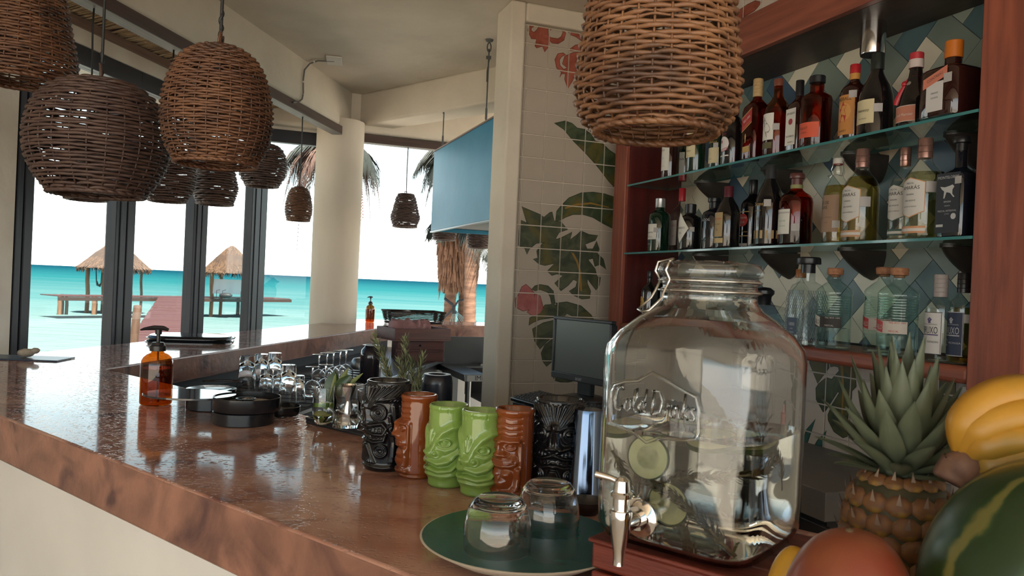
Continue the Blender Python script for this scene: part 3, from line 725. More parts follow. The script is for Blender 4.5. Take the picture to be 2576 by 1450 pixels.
CA_, CB_ = 2.068, 2.19
# --- upper shelf, from the far end
bottle('whisky_bottle', 'dark bottle with plain white label, first at the far end of upper shelf', (1688, 441, 300, 44), CA_, zs_u, 'std', GL_BROWN, ('cap', 1.1, .88, capm((0.02, 0.02, 0.02))),
  both(L_rect([WHITE, INK, (0.3, 0.28, 0.26)], .14, .72, .038, [('NYAS', .50, .012, 1), ('12', .36, .012, 1), ('SINGLE MALT', .22, .006, 2)]), sticker(.030, .62)), group=G1)
bottle('whisky_bottle', 'dark green bottle with a cream label half hidden behind the gold-lettered cream-labelled one', (1726, 434, 300, 40), CB_, zs_u, 'std', GL_GREEN, ('cap', 1.1, .88, capm((0.25, 0.04, 0.03))),
  L_rect([WHITE, INK], .12, .55, .036, [('Glenfiddich', .42, .016, 1), ('12', .22, .014, 1)]), group=G1)
bottle('whiskey_bottle', 'green whiskey bottle with a tall cream label, below the wicker lampshade edge', (1752, 430, 285, 48), CA_ - .02, zs_u, 'std', GL_GREEN, ('cap', 1.1, .86, capm((0.02, 0.03, 0.02))),
  L_rect([CREAM, INK, (0.35, 0.05, 0.03)], .25, .70, .040, [('JAMESON', .62, .016, 1), ('M', .47, .02, 2, -.012), ('IRISH WHISKEY', .36, .007, 1)]), group=G1)
bottle('whisky_bottle', 'dark green bottle with a pale label and a bright red cap on the upper shelf', (1808, 414, 284, 46), CA_, zs_u, 'stout', GL_GREEN, ('cap', 1.15, .74, capm((0.42, 0.02, 0.025))),
  both(L_rect([CREAM, GOLD, INK], .10, .40, .042, [("BUCHANAN'S", .50, .012, 1), ('12', .28, .012, 1), ('DE LUXE', .18, .006, 2)]), sticker(.028, .44)), group=G1)
def chiv(m, R_, T_, rad, h):
    disc(m, 0, .34 * h, .030, R_, T_, 0, rz=.24 * h * .5); disc(m, -.012, .38 * h, .007, R_, T_, 1, d=.0013)
    for k in range(3): rect(m, -.026, .026, (.22 + .02 * k) * h, (.228 + .02 * k) * h, R_, T_, 1, d=.0012, sl=.2)
bottle('whisky_bottle', 'dark bottle with a silver oval label with crimson script and a copper capsule', (1846, 407, 252, 58), CA_, zs_u, 'slope', GL_DARK, ('cap', 1.15, .72, capm((0.20, 0.05, 0.045), .3)),
  L_rect([(0.58, 0.53, 0.52), (0.28, 0.03, 0.06)], .14, .16, .03, [('CHIVAS', .50, .010, 1)], extra=chiv), group=G1)
def redl(m, R_, T_, rad, h):
    rect(m, -.032, .032, .40 * h, .57 * h, R_, T_, 1, d=.0008, sl=.55)
    for zz in (.395, .565): rect(m, -.032, .032, zz * h, (zz + .012) * h, R_, T_, 2, d=.001, sl=.55)
    text_on(m, 'RED LABEL', .0125, 0, .50 * h, R_, T_, 0, sx=.8, tilt=math.atan(.55)); text_on(m, 'Blended Scotch', .008, 0, .435 * h, R_, T_, 2, tilt=math.atan(.55))
    rect(m, -.022, .022, .10 * h, .17 * h, R_, T_, 2, d=.001)
    poly_print(m, [(-.006 + .004 * math.cos(a) * (1 + .3 * math.sin(3 * a)), .27 * h + .02 * math.sin(a)) for a in [k * math.pi / 6 for k in range(12)]], R_, T_, 2)
bottle('whisky_bottle', 'square whisky bottle with a slanted red label and a ribbed gold cap', (1904, 397, 190, 60), CA_, zs_u, 'square', GL_RED, ('cap', 1.25, .78, capm((0.42, 0.29, 0.14)), (.83, .87, .91, .95)),
  L_rect([WHITE, (0.33, 0.02, 0.02), GOLD], 0, .001, .001, [], flat_y=.965, extra=redl), level=.70, liq=GL_AMBER, group=G1)
def bird(m, R_, T_, rad, h):
    poly_print(m, [(-.016, .46 * h), (-.013, .36 * h), (-.004, .30 * h), (.004, .23 * h), (.006, .23 * h), (.003, .30 * h), (.014, .29 * h), (.022, .33 * h), (.016, .38 * h), (.004, .42 * h), (-.006, .46 * h), (-.010, .50 * h), (-.013, .50 * h)], R_, T_, 1)
bottle('whiskey_bottle', 'amber bottle with a white label showing a grey long-legged bird', (1956, 386, 190, 66), CA_, zs_u, 'tall', GL_AMBER, ('cork', 1.05, .88, capm((0.16, 0.05, 0.03))),
  both(L_rect([WHITE, (0.22, 0.20, 0.18), INK, (0.10, 0.09, 0.04)], .20, .54, .034, [('W', .44, .02, 2, -.026), ('D', .36, .02, 2, -.026), ('1', .26, .016, 2, -.027)], extra=lambda *a: (bird(*a), rect(a[0], -.03, .03, .09 * a[4], .17 * a[4], a[1], a[2], 3))), sticker(.044, .36, .013)), level=.62, liq=GL_AMBER, group=G1)
def seal(m, R_, T_, rad, h): disc(m, 0, .42 * h, .012, R_, T_, 2)
bottle('whiskey_bottle', 'white-labelled bottle with round red seal and black cap, beside the orange-labelled one', (2010, 370, 187, 50), CA_ + .01, zs_u, 'square', GL_BROWN, ('cap', 1.25, .78, capm((0.012, 0.012, 0.014))),
  L_rect([WHITE, INK, (0.30, 0.03, 0.05)], .10, .60, .028, [('JIM BEAM', .53, .012, 1), ('BOURBON', .22, .010, 1), ('WHISKEY', .14, .007, 1)], flat_y=.965, extra=seal), group=G1)
bottle('whiskey_bottle', 'broad amber bottle with a bright orange band label and black cap', (2054, 359, 178, 76), CA_ - .01, zs_u, 'stout', GL_RED, ('cap', 1.15, .90, capm((0.012, 0.012, 0.014))),
  L_rect([(0.55, 0.085, 0.04), INK], .12, .33, .06, [('BULLEIT', .25, .012, 1), ('BOURBON', .19, .007, 1)]), level=.66, liq=GL_RED, group=G1)
def demon(m, R_, T_, rad, h):
    disc(m, 0, .36 * h, .031, R_, T_, 3, rz=.12 * h, d=.0008)
    poly_print(m, [(-.004, .46 * h), (.002, .50 * h), (.006, .45 * h), (.015, .44 * h), (.008, .38 * h), (.014, .31 * h), (.010, .22 * h), (.006, .28 * h), (.001, .32 * h), (-.007, .24 * h), (-.014, .22 * h), (-.006, .33 * h), (-.014, .36 * h), (-.017, .42 * h), (-.009, .40 * h)], R_, T_, 2)
bottle('whisky_bottle', 'bottle with an orange label with a red dancing figure, red cap with yellow collar', (2149, 340, 148, 68), CA_, zs_u, 'std', GL_BROWN, ('cap', 1.15, .88, capm((0.38, 0.015, 0.02))),
  both(L_rect([(0.45, 0.19, 0.045), INK, (0.35, 0.03, 0.02), (0.52, 0.25, 0.07)], .06, .58, .042, [('FIREBALL', .525, .017, 1), ('WHISKY', .11, .010, 1)], extra=demon), sticker(.034, .58, .013),
  lambda t, rad, h: MB().lathe([(rad * .36, h * .80), (rad * .37, h * .88)], 20, cap=False).build('collar', flat((0.48, 0.22, 0.04)), t)), group=G1)
bottle('cognac_bottle', 'black cognac bottle with a cream label under the chrome spotlight', (2205, 330, 124, 84), CA_ - .01, zs_u, 'cognac', GL_DARK, ('cap', 1.1, .80, capm((0.015, 0.02, 0.018))),
  both(L_rect([CREAM, INK], .12, .41, .040, [('Hennessy', .28, .014, 1), ('VERY SPECIAL', .18, .006, 1)]), sticker(.052, .30, .014)), group=G1)
def ribbon(t, rad, h):
    m = MB(); m.lathe([(rad * .37, h * .66), (rad * .42, h * .68), (rad * .38, h * .72)], 20, cap=False)
    m.tube([(-rad * .2, -rad * .36, h * .66), (-rad * .5, -rad * .55, h * .52), (-rad * .72, -rad * .66, h * .40), (-rad * .8, -rad * .7, h * .33)], [.004, .006, .008, .006], 6, flat=.4); m.ball((-rad * .42, -rad * .42, h * .60), .010, 10, 8)
    m.build('ribbon', P('red_ribbon', (0.45, 0.02, 0.03), 0.35), t)
    MB().ball((0, -rad * .50, h * .57), (.010, .005, .012), 12, 8).build('seal', capm((0.5, 0.45, 0.4), .8), t)
bottle('liqueur_bottle', 'flared orange liqueur bottle with a red ribbon and a red-topped white neck', (2303, 311, 120, 82), CA_ + .01, zs_u, 'pear', GL_DARK, ('cap', 1.2, .80, capm((0.40, 0.03, 0.04))),
  both(L_rect([(0.45, 0.17, 0.11), (0.55, 0.50, 0.46), INK], .07, .28, .042, [('Grand Marnier', .16, .013, 1)], border=1), ribbon,
  lambda t, rad, h: MB().lathe([(rad * .42, h * .80), (rad * .425, h * .91)], 20, cap=False).build('neck_band', flat((0.5, 0.42, 0.40)), t)), group=G1)
bottle('liqueur_bottle', 'square dark liqueur bottle with an orange cap beside the right cabinet post', (2397, 292, 95, 120), CA_ - .01, zs_u, 'boxy', GL_BROWN, ('cap', 1.12, .78, capm((0.50, 0.14, 0.015))),
  both(L_rect([(0.52, 0.50, 0.49), (0.52, 0.17, 0.11), INK], .07, .44, .030, [('ORANGE', .30, .007, 2), ('LIQUEUR', .24, .007, 2)], flat_y=.975, x0=-.03, extra=lambda m, a, b, rad, h: (rect(m, -.042, .042, .43 * h, .56 * h, a, b, 1, d=.0009, sl=.35), text_on(m, 'COINTREAU', .013, 0, .50 * h, a, b, 2, tilt=.33, sx=.8))), sticker(.045, .46, .014, .975)), group=G1, asp=1.0)
bottle('liqueur_bottle', 'dark bottle mostly hidden behind the right cabinet post', (2470, 272, 130, 52), 2.24, zs_u, 'std', GL_DARK, ('cap', 1.1, .86, capm((0.015, 0.02, 0.03))), L_rect([WHITE], .45, .6, .02, []), group=G1, xloc=SX1 - .042)
# --- lower glass shelf
bottle('gin_bottle', 'green gin bottle with silver cap at the far end of the lower shelf', (1659, 626, 491, 54), CA_, zs_l, 'stout', GL_GREEN, ('cap', 1.05, .83, capm(SILV, .8)),
  both(L_rect([WHITE, INK, (0.3, 0.3, 0.3)], .22, .52, .044, [('Tanqueray', .36, .013, 1), ('LONDON DRY GIN', .27, .006, 1), ('IMPORTED', .14, .007, 2)], border=1), sticker(.040, .40, .012)), group=G2)
bottle('gin_bottle', 'clear gin bottle with a tall red cap behind the diamond-labelled black one', (1714, 626, 462, 44), CB_, zs_l, 'square', GL_CLEAR, ('cap', 1.2, .80, capm((0.40, 0.02, 0.03))),
  L_rect([(0.52, 0.47, 0.44), REDP, (0.25, 0.2, 0.2)], .12, .50, .028, [('BEEFEATER', .42, .010, 1), ('LONDON', .26, .008, 2)], flat_y=.965), group=G2)
def hend(m, R_, T_, rad, h):
    w = .046
    patch(m, lambda x: (.46 - .32 * (1 - abs(x) / w)) * h, lambda x: (.46 + .34 * (1 - abs(x) / w)) * h, -w, w, R_, T_, 0, n=20)
    text_on(m, "HENDRICK'S", .0125, 0, .47 * h, R_, T_, 1, sx=.8); text_on(m, 'GIN', .010, 0, .36 * h, R_, T_, 1)
bottle('gin_bottle', 'squat black apothecary gin bottle with a pale diamond label', (1736, 624, 508, 56), CA_ - .02, zs_l, 'stout', GL_DARK, ('cap', 1.12, .80, BLACK), both(L_rect([WHITE, INK], 0, .001, .001, [], extra=hend), sticker(.062, .44, .011)), group=G2)
bottle('gin_bottle', 'black gin bottle with raised white capitals and a wide black stopper', (1796, 622, 490, 58), CA_ + .02, zs_l, 'stout', GL_NAVY, ('mushroom', 1.3, .80, BLACK), L_rect([None, (0.5, 0.5, 0.5), (0.3, 0.3, 0.3)], 0, .001, .001, [('BULLDOG', .56, .016, 1), ('London Dry', .20, .008, 2)]), group=G2)
bottle('rum_bottle', 'dark rum bottle with a tan label and a maroon capsule', (1831, 619, 463, 62), CA_ - .02, zs_l, 'slope', GL_DARK, ('cap', 1.12, .74, capm((0.09, 0.015, 0.025))),
  L_rect([TAN, INK, REDP, (0.45, 0.33, 0.16)], .18, .57, .030, [('Matusalem', .47, .013, 2), ('GRAN RESERVA', .38, .006, 1), ('15', .29, .014, 1)], extra=lambda m, a, b, rad, h: rect(m, -.034, .034, .08 * h, .16 * h, a, b, 3)), group=G2)
def hav(m, R_, T_, rad, h):
    disc(m, 0, .42 * h, .029, R_, T_, 1); text_on(m, 'Havana', .016, 0, .455 * h, R_, T_, 2, d=.0016); text_on(m, 'Club', .016, 0, .39 * h, R_, T_, 2, d=.0016)
    text_on(m, '7', .02, 0, .25 * h, R_, T_, 3); text_on(m, 'AÑOS', .007, 0.02, .25 * h, R_, T_, 3); rect(m, -.03, .03, .05 * h, .09 * h, R_, T_, 2)
    for zz in (.19, .53): rect(m, -.034, .034, zz * h, (zz + .012) * h, R_, T_, 3)
bottle('rum_bottle', 'dark rum bottle with a round red emblem and a black cap', (1893, 617, 440, 58), CB_ - .01, zs_l, 'std', GL_DARK, ('cap', 1.1, .80, BLACK), L_rect([None, REDP, (0.5, 0.45, 0.4), GOLD], 0, .001, .001, [], extra=hav), group=G2)
bottle('rum_bottle', 'tallest dark rum bottle with gold script and a woven tan band', (1936, 616, 411, 70), CA_ - .02, zs_l, 'slope', GL_DARK, ('cap', 1.1, .80, BLACKM),
  both(L_rect([TAN, GOLD, (0.3, 0.19, 0.06)], .09, .19, .11, [('Zacapa', .51, .020, 1), ('CENTENARIO', .43, .006, 1), ('23', .33, .012, 2)]), sticker(.042, .52, .014)), group=G2)
bottle('rum_bottle', 'curvy red-amber rum bottle with a white label and a wooden stopper', (2002, 612, 430, 82), CA_, zs_l, 'std', GL_RED, ('mushroom', 1.35, .84, capm((0.10, 0.035, 0.03))),
  both(L_rect([WHITE, INK, (0.05, 0.25, 0.15)], .15, .49, .034, [('APPLETON ESTATE', .44, .0085, 1), ('SIGNATURE', .33, .007, 2), ('JAMAICA RUM', .26, .006, 2)]), sticker(.056, .24, .014), lambda t, rad, h: MB().lathe([(rad * .36, h * .76), (rad * .37, h * .84)], 20, cap=False).build('neck_band', flat((0.22, 0.22, 0.09)), t)), level=.66, liq=GL_RED, group=G2)
def swing(t, rad, h):
    m = MB(); r = .0012
    for s in (-1, 1):
        m.tube([(s * rad * .5, 0, h * .83), (s * rad * .62, -.004, h * .88), (s * rad * .5, 0, h * .95), (s * rad * .2, 0, h * .985)], r, 5); m.tube([(s * rad * .5, 0, h * .83), (s * rad * .66, -.01, h * .78), (s * rad * .5, -rad * .5, h * .80), (0, -rad * .6, h * .80)], r, 5)
    m.build('wire_bail', capm(SILV, .9), t)
    MB().lathe([(rad * .36, h * .925), (rad * .36, h * .94)], 16, cap=False).build('gasket', flat((0.25, 0.04, 0.03)), t)
bottle('mezcal_bottle', 'swing-top bottle of gold mezcal with a light brown label', (2105, 610, 395, 66), CA_, zs_l, 'swing', GL_CLEAR, ('cap', 1.0, .935, capm((0.5, 0.47, 0.44))),
  both(L_rect([(0.27, 0.17, 0.11), INK, (0.12, 0.07, 0.05)], .13, .56, .048, [('OJO DE', .47, .016, 1, -.012), ('TIGRE', .415, .016, 1, -.012), ('MEZCAL ARTESANAL', .30, .006, 2), ('ESPADIN', .24, .006, 2)]), sticker(.040, .22, .013), swing), level=.68, liq=GL_GOLD, group=G2)
def hexl(c2):
    def f(m, R_, T_, rad, h):
        w = .046
        patch(m, lambda x: (.20 + .06 * abs(x) / w) * h, lambda x: (.60 - .05 * abs(x) / w) * h, -w, w, R_, T_, 2, n=16); patch(m, lambda x: (.21 + .06 * abs(x) / w) * h, lambda x: (.59 - .05 * abs(x) / w) * h, -w * .95, w * .95, R_, T_, 0, n=16, d=.0009)
        text_on(m, 'MEZCAL', .007, 0, .54 * h, R_, T_, 1, d=.0014); text_on(m, 'AMARÁS', .016, 0, .495 * h, R_, T_, 1, d=.0014); text_on(m, 'ESPADIN', .007, 0, .43 * h, R_, T_, 1, d=.0014)
        text_on(m, '100% AGAVE', .007, 0, .37 * h, R_, T_, 1, d=.0014); text_on(m, 'HECHO A MANO', .006, 0, .31 * h, R_, T_, 1, d=.0014)
        rect(m, -.05, .05, .05 * h, .12 * h, R_, T_, 2); rect(m, -.05, .05, .07 * h, .098 * h, R_, T_, 0, d=.0009)
    return L_rect([(0.50, 0.48, 0.45), INK, c2], 0, .001, .001, [], extra=f)
CPW = capm((0.35, 0.20, 0.17), .7, .25)
bottle('mezcal_bottle', 'yellow mezcal bottle with a six-sided white label and a copper capsule', (2166, 607, 372, 86), CA_ - .01, zs_l, 'tall', GL_CLEAR, ('cap', 1.1, .80, CPW, (.86, .92)), both(hexl((0.45, 0.25, 0.13)), sticker(.062, .42, .017)), level=.70, liq=GL_GOLD, group=G2)
bottle('mezcal_bottle', 'clear mezcal bottle with a six-sided white label and a dark green foot band', (2274, 602, 367, 68), CA_ + .01, zs_l, 'tall', GL_CLEAR, ('cap', 1.1, .80, CPW, (.86, .92)), hexl((0.05, 0.09, 0.075)), level=.66, liq=LIQ, group=G2)
bottle('mezcal_bottle', 'clear mezcal bottle with a six-sided white label and an orange foot band', (2324, 599, 345, 90), CA_ - .02, zs_l, 'tall', GL_CLEAR, ('cap', 1.1, .80, CPW, (.86, .92)), both(hexl((0.48, 0.24, 0.12)), sticker(.064, .50, .017)), level=.66, liq=GL_PALE, group=G2)
bottle('mezcal_bottle', 'plain pale green bottle standing behind the orange-banded mezcal', (2362, 590, 410, 56), 2.215, zs_l, 'std', GL_AQUA, ('cap', 1.1, .86, BLACK), None, level=.6, liq=GL_PALE, group=G2)
def wolf(m, R_, T_, rad, h):
    poly_print(m, [(-.026, .50 * h), (-.010, .49 * h), (.006, .50 * h), (.016, .51 * h), (.022, .49 * h), (.016, .46 * h), (.016, .42 * h), (.024, .39 * h), (.020, .385 * h), (.008, .43 * h), (-.004, .44 * h), (-.010, .38 * h), (-.014, .38 * h), (-.012, .45 * h), (-.02, .47 * h)], R_, T_, 1)
    rect(m, -.036, -.012, .10 * h, .125 * h, R_, T_, 1, d=.001); disc(m, .022, .20 * h, .009, R_, T_, 1)
bottle('mezcal_bottle', 'square black-labelled mezcal bottle with white capitals next to the right post', (2416, 592, 338, 84), CA_ - .015, zs_l, 'boxy', GL_NAVY, ('mushroom', 1.55, .86, BLACK),
  both(L_rect([(0.022, 0.026, 0.035), (0.42, 0.42, 0.42), (0.25, 0.25, 0.26)], .04, .63, .040, [('MONTELOBOS', .585, .012, 1), ('ESPADIN', .345, .007, 1), ('OAXACA', .305, .005, 1), ('MEZCAL ARTESANAL', .255, .0075, 1), ('JOVEN', .225, .006, 2)], flat_y=.975, extra=wolf), sticker(.034, .55, .011, .975)), group=G2)
# --- wooden bottom shelf
bottle('tequila_bottle', 'dark bottle with a yellow oval label in the far corner of the wooden shelf', (1632, 826, 690, 40), CA_, zs_b, 'std', GL_DARK, ('cap', 1.1, .86, BLACK), L_rect([(0.45, 0.27, 0.06), INK], 0, .001, .001, [], extra=lambda m, a, b, rad, h: (disc(m, -.004, .42 * h, .022, a, b, 0, rz=.03), text_on(m, 'Dobel', .013, -.004, .42 * h, a, b, 1, d=.0014))), group=G3)
bottle('tequila_bottle', 'black-labelled bottle beside the yellow oval label, behind the dispenser clasp', (1662, 828, 690, 42), CB_, zs_b, 'std', GL_DARK, ('cap', 1.1, .86, BLACK), L_rect([INK, (0.45, 0.42, 0.4)], .30, .66, .03, [('1800', .58, .014, 1)], border=1), group=G3)
bottle('tequila_bottle', 'bottle with a black pourer showing above the glass dispenser lid', (1835, 836, 655, 70), CA_, zs_b, 'std', GL_CLEAR, ('mushroom', 1.6, .88, BLACK), None, level=.5, group=G3)
bottle('tequila_decanter', 'clear faceted decanter with a round black stopper behind the dispenser', (1921, 838, 706, 100), CA_ - .01, zs_b, 'boxy', GL_CLEAR, ('knob', 1.55, .66, BLACK),
  both(L_rect([None, (0.3, 0.3, 0.3), (0.10, 0.06, 0.2), WHITE], 0, .001, .001, [], flat_y=.975, extra=lambda m, a, b, rad, h: (rect(m, .0, .04, .06 * h, .20 * h, a, b, 3), rect(m, .01, .04, .17 * h, .20 * h, a, b, 2, d=.001)))), level=.5, group=G3)
def lattice(t, rad, h):
    m = MB()
    for k in range(-9, 10):
        for s in (-1, 1):
            pts = []
            for q in range(13):
                z = (.06 + .56 * q / 12) * h; hw = rad * (1 - .2 * (q / 12)) * .94; x = (k * .011 + s * (z - .3 * h) * .5)
                if abs(x) < hw: pts.append((x, -hw * 1.045, z))
            if len(pts) > 1: m.tube(pts, .0011, 4)
            pts = [(-p[1] * 1.0, p[0], p[2]) for p in pts]
            if len(pts) > 1: m.tube(pts, .0011, 4)
    o = m.build('embossed_lattice', P('lattice_glass', (0.30, 0.35, 0.42), .15, .5), t)
bottle('tequila_bottle', 'tapered tequila bottle with a raised diamond lattice and a big black stopper', (2030, 862, 641, 88), CA_ - .02, zs_b, 'trap', GL_CLEAR, ('mushroom', 1.75, .82, BLACK),
  both(lattice, L_rect([(0.06, 0.085, 0.13), (0.5, 0.5, 0.52)], .12, .31, .026, [('1800', .235, .018, 1), ('SILVER', .185, .006, 1), ('TEQUILA', .145, .007, 1)], flat_y=1.0)), level=.45, group=G3)
bottle('tequila_bottle', 'clear bottle with an orange-brown stopper behind the lattice bottle', (2012, 846, 668, 56), 2.245, zs_b, 'std', GL_CLEAR, ('cap', 1.4, .88, capm((0.35, 0.13, 0.04))), None, level=.4, group=G3)
CORK = P('cork', (0.36, 0.17, 0.09), 0.8, col2=(0.24, 0.10, 0.05), ns=60)
def ribs(t, rad, h):
    m = MB()
    for k in range(8): m.lathe([(rad * 1.0, (.42 + .03 * k) * h), (rad * 1.012, (.432 + .03 * k) * h), (rad * 1.0, (.444 + .03 * k) * h)], 28, cap=False)
    m.build('glass_ribs', GL_AQUA, t)
def pablo(bgc, c2):
    def f(m, R_, T_, rad, h):
        rect(m, -.075, .075, .265 * h, .40 * h, R_, T_, 0); rect(m, -.055, -.0, .27 * h, .39 * h, R_, T_, 1, d=.0009, sl=-.25)
        text_on(m, 'SPATABLO', .022, -.03, .335 * h, R_, T_, 2, sx=.55, tilt=-.1, d=.0014); text_on(m, 'TEQ. BCO. 100%', .007, .045, .385 * h, R_, T_, 3, d=.0014); text_on(m, 'MEZCAL', .008, .035, .29 * h, R_, T_, 3, d=.0014)
    return both(ribs, L_rect(list(bgc), 0, .001, .001, [], extra=f))
bottle('mezcal_bottle', 'corked aqua jug bottle with a black band label', (2098, 870, 667, 84), CA_ - .03, zs_b, 'jug', GL_AQUA, ('cork', 1.35, .89, CORK), pablo([(0.03, 0.025, 0.02), (0.5, 0.47, 0.42), INK, (0.45, 0.43, 0.4)], 0), level=.26, group=G3)
bottle('mezcal_bottle', 'rear one of the two corked aqua bottles with red and white band labels', (2221, 884, 669, 88), CA_ + .06, zs_b, 'jug', GL_AQUA, ('cork', 1.35, .89, CORK), pablo([(0.5, 0.42, 0.38), (0.45, 0.05, 0.05), (0.55, 0.5, 0.45), REDP], 0), level=.22, group=G3)
bottle('mezcal_bottle', 'front one of the two corked aqua bottles with red and white band labels', (2259, 891, 667, 94), CA_ - .035, zs_b, 'jug', GL_AQUA, ('cork', 1.35, .89, CORK), pablo([(0.5, 0.44, 0.38), (0.45, 0.05, 0.05), (0.55, 0.5, 0.45), REDP], 0), level=.24, group=G3)
def brux(nm, cols):
    def f(m, R_, T_, rad, h):
        for x in (-.034, .0325): rect(m, x, x + .0015, .10 * h, .56 * h, R_, T_, 1, d=.0009)
        poly_print(m, [(.006 * math.sin(a) * (1 + .4 * math.cos(5 * a)), .475 * h + .009 * math.cos(a)) for a in [k * math.pi / 8 for k in range(16)]], R_, T_, 2)
        text_on(m, 'MEZCAL ARTESANAL', .005, 0, .43 * h, R_, T_, 1, d=.0014); text_on(m, 'BRUXO', .030, 0, .36 * h, R_, T_, 1, sx=.5, d=.0014); rect(m, -.026, .026, .305 * h, .318 * h, R_, T_, 2, d=.0011)
        text_on(m, nm[0], .030, -.016, .23 * h, R_, T_, 1, d=.0014, sx=.7); text_on(m, nm[1], .008, .012, .23 * h, R_, T_, 1, d=.0014)
    return L_rect(cols, .09, .57, .036, [], extra=f, border=1)
bottle('mezcal_bottle', 'mezcal bottle with a white label numbered 1 and a grey waxed neck', (2364, 902, 682, 66), CA_ - .03, zs_b, 'std', GL_CLEAR, ('cap', 1.5, .74, P('grey_wax', (0.30, 0.26, 0.25), 0.5), (.80, .85, .9, .95)), brux(('1', 'ESPADIN'), [(0.50, 0.48, 0.46), INK, (0.08, 0.06, 0.15)]), level=.62, group=G3)
bottle('mezcal_bottle', 'gold mezcal bottle with a navy label numbered 2 half behind the right post', (2422, 908, 678, 66), 2.062, zs_b, 'std', GL_CLEAR, ('cap', 1.4, .78, BLACK, (.83, .88, .93)), both(brux(('2', 'PECHUGA'), [(0.025, 0.035, 0.07), (0.42, 0.42, 0.44), (0.35, 0.35, 0.38)]), sticker(.048, .50, .013)), level=.62, liq=GL_GOLD, group=G3, turn=-8)
# ---------------------------------------------------------------- wicker lamps
WICK = P('wicker', (0.085, 0.036, 0.019), 0.45, col2=(0.155, 0.07, 0.034), ns=16, detail=6, col3=(0.045, 0.02, 0.012), ns3=9, bump=0.2, bs=120, bd=0.002)
WICK_D = P('wicker_dark', (0.05, 0.027, 0.022), 0.5, col2=(0.085, 0.048, 0.036), ns=18, detail=5)
CORDM = P('black_cord', (0.012, 0.012, 0.013), 0.5)
LP = {'dome': [(.20, 0), (.42, .025), (.62, .08), (.80, .18), (.93, .34), (1, .52), (.985, .70), (.90, .86), (.74, 1)],
      'ball': [(.26, 0), (.52, .03), (.74, .11), (.90, .24), (.98, .40), (1, .54), (.96, .70), (.84, .86), (.66, 1)],
      'bell': [(.26, 0), (.46, .04), (.64, .16), (.76, .34), (.86, .55), (.96, .76), (1, .86), (.96, .94), (.78, 1)],
      'egg': [(.34, 0), (.62, .05), (.82, .22), (.95, .45), (1, .62), (.97, .82), (.84, 1)],
      'gourd': [(.52, 0), (.66, .10), (.78, .32), (.92, .56), (1, .70), (.93, .84), (.80, 1)],
      'big': [(.30, 0), (.56, .05), (.76, .20), (.88, .42), (.95, .62), (1, .80), (.99, .87), (.90, .95), (.74, 1)]}
def prof_at(pr, f):
    for i in range(len(pr) - 1):
        if f <= pr[i + 1][1]:
            a, b = pr[i], pr[i + 1]; t = (f - a[1]) / (b[1] - a[1]); 
            p0 = pr[i - 1][0] if i > 0 else a[0]; p1 = pr[i + 2][0] if i + 2 < len(pr) else b[0]
            m0 = (b[0] - p0) / 2; m1 = (p1 - a[0]) / 2; t2 = t * t; t3 = t2 * t
            return (2 * t3 - 3 * t2 + 1) * a[0] + (t3 - 2 * t2 + t) * m0 + (-2 * t3 + 3 * t2) * b[0] + (t3 - t2) * m1
    return pr[-1][0]
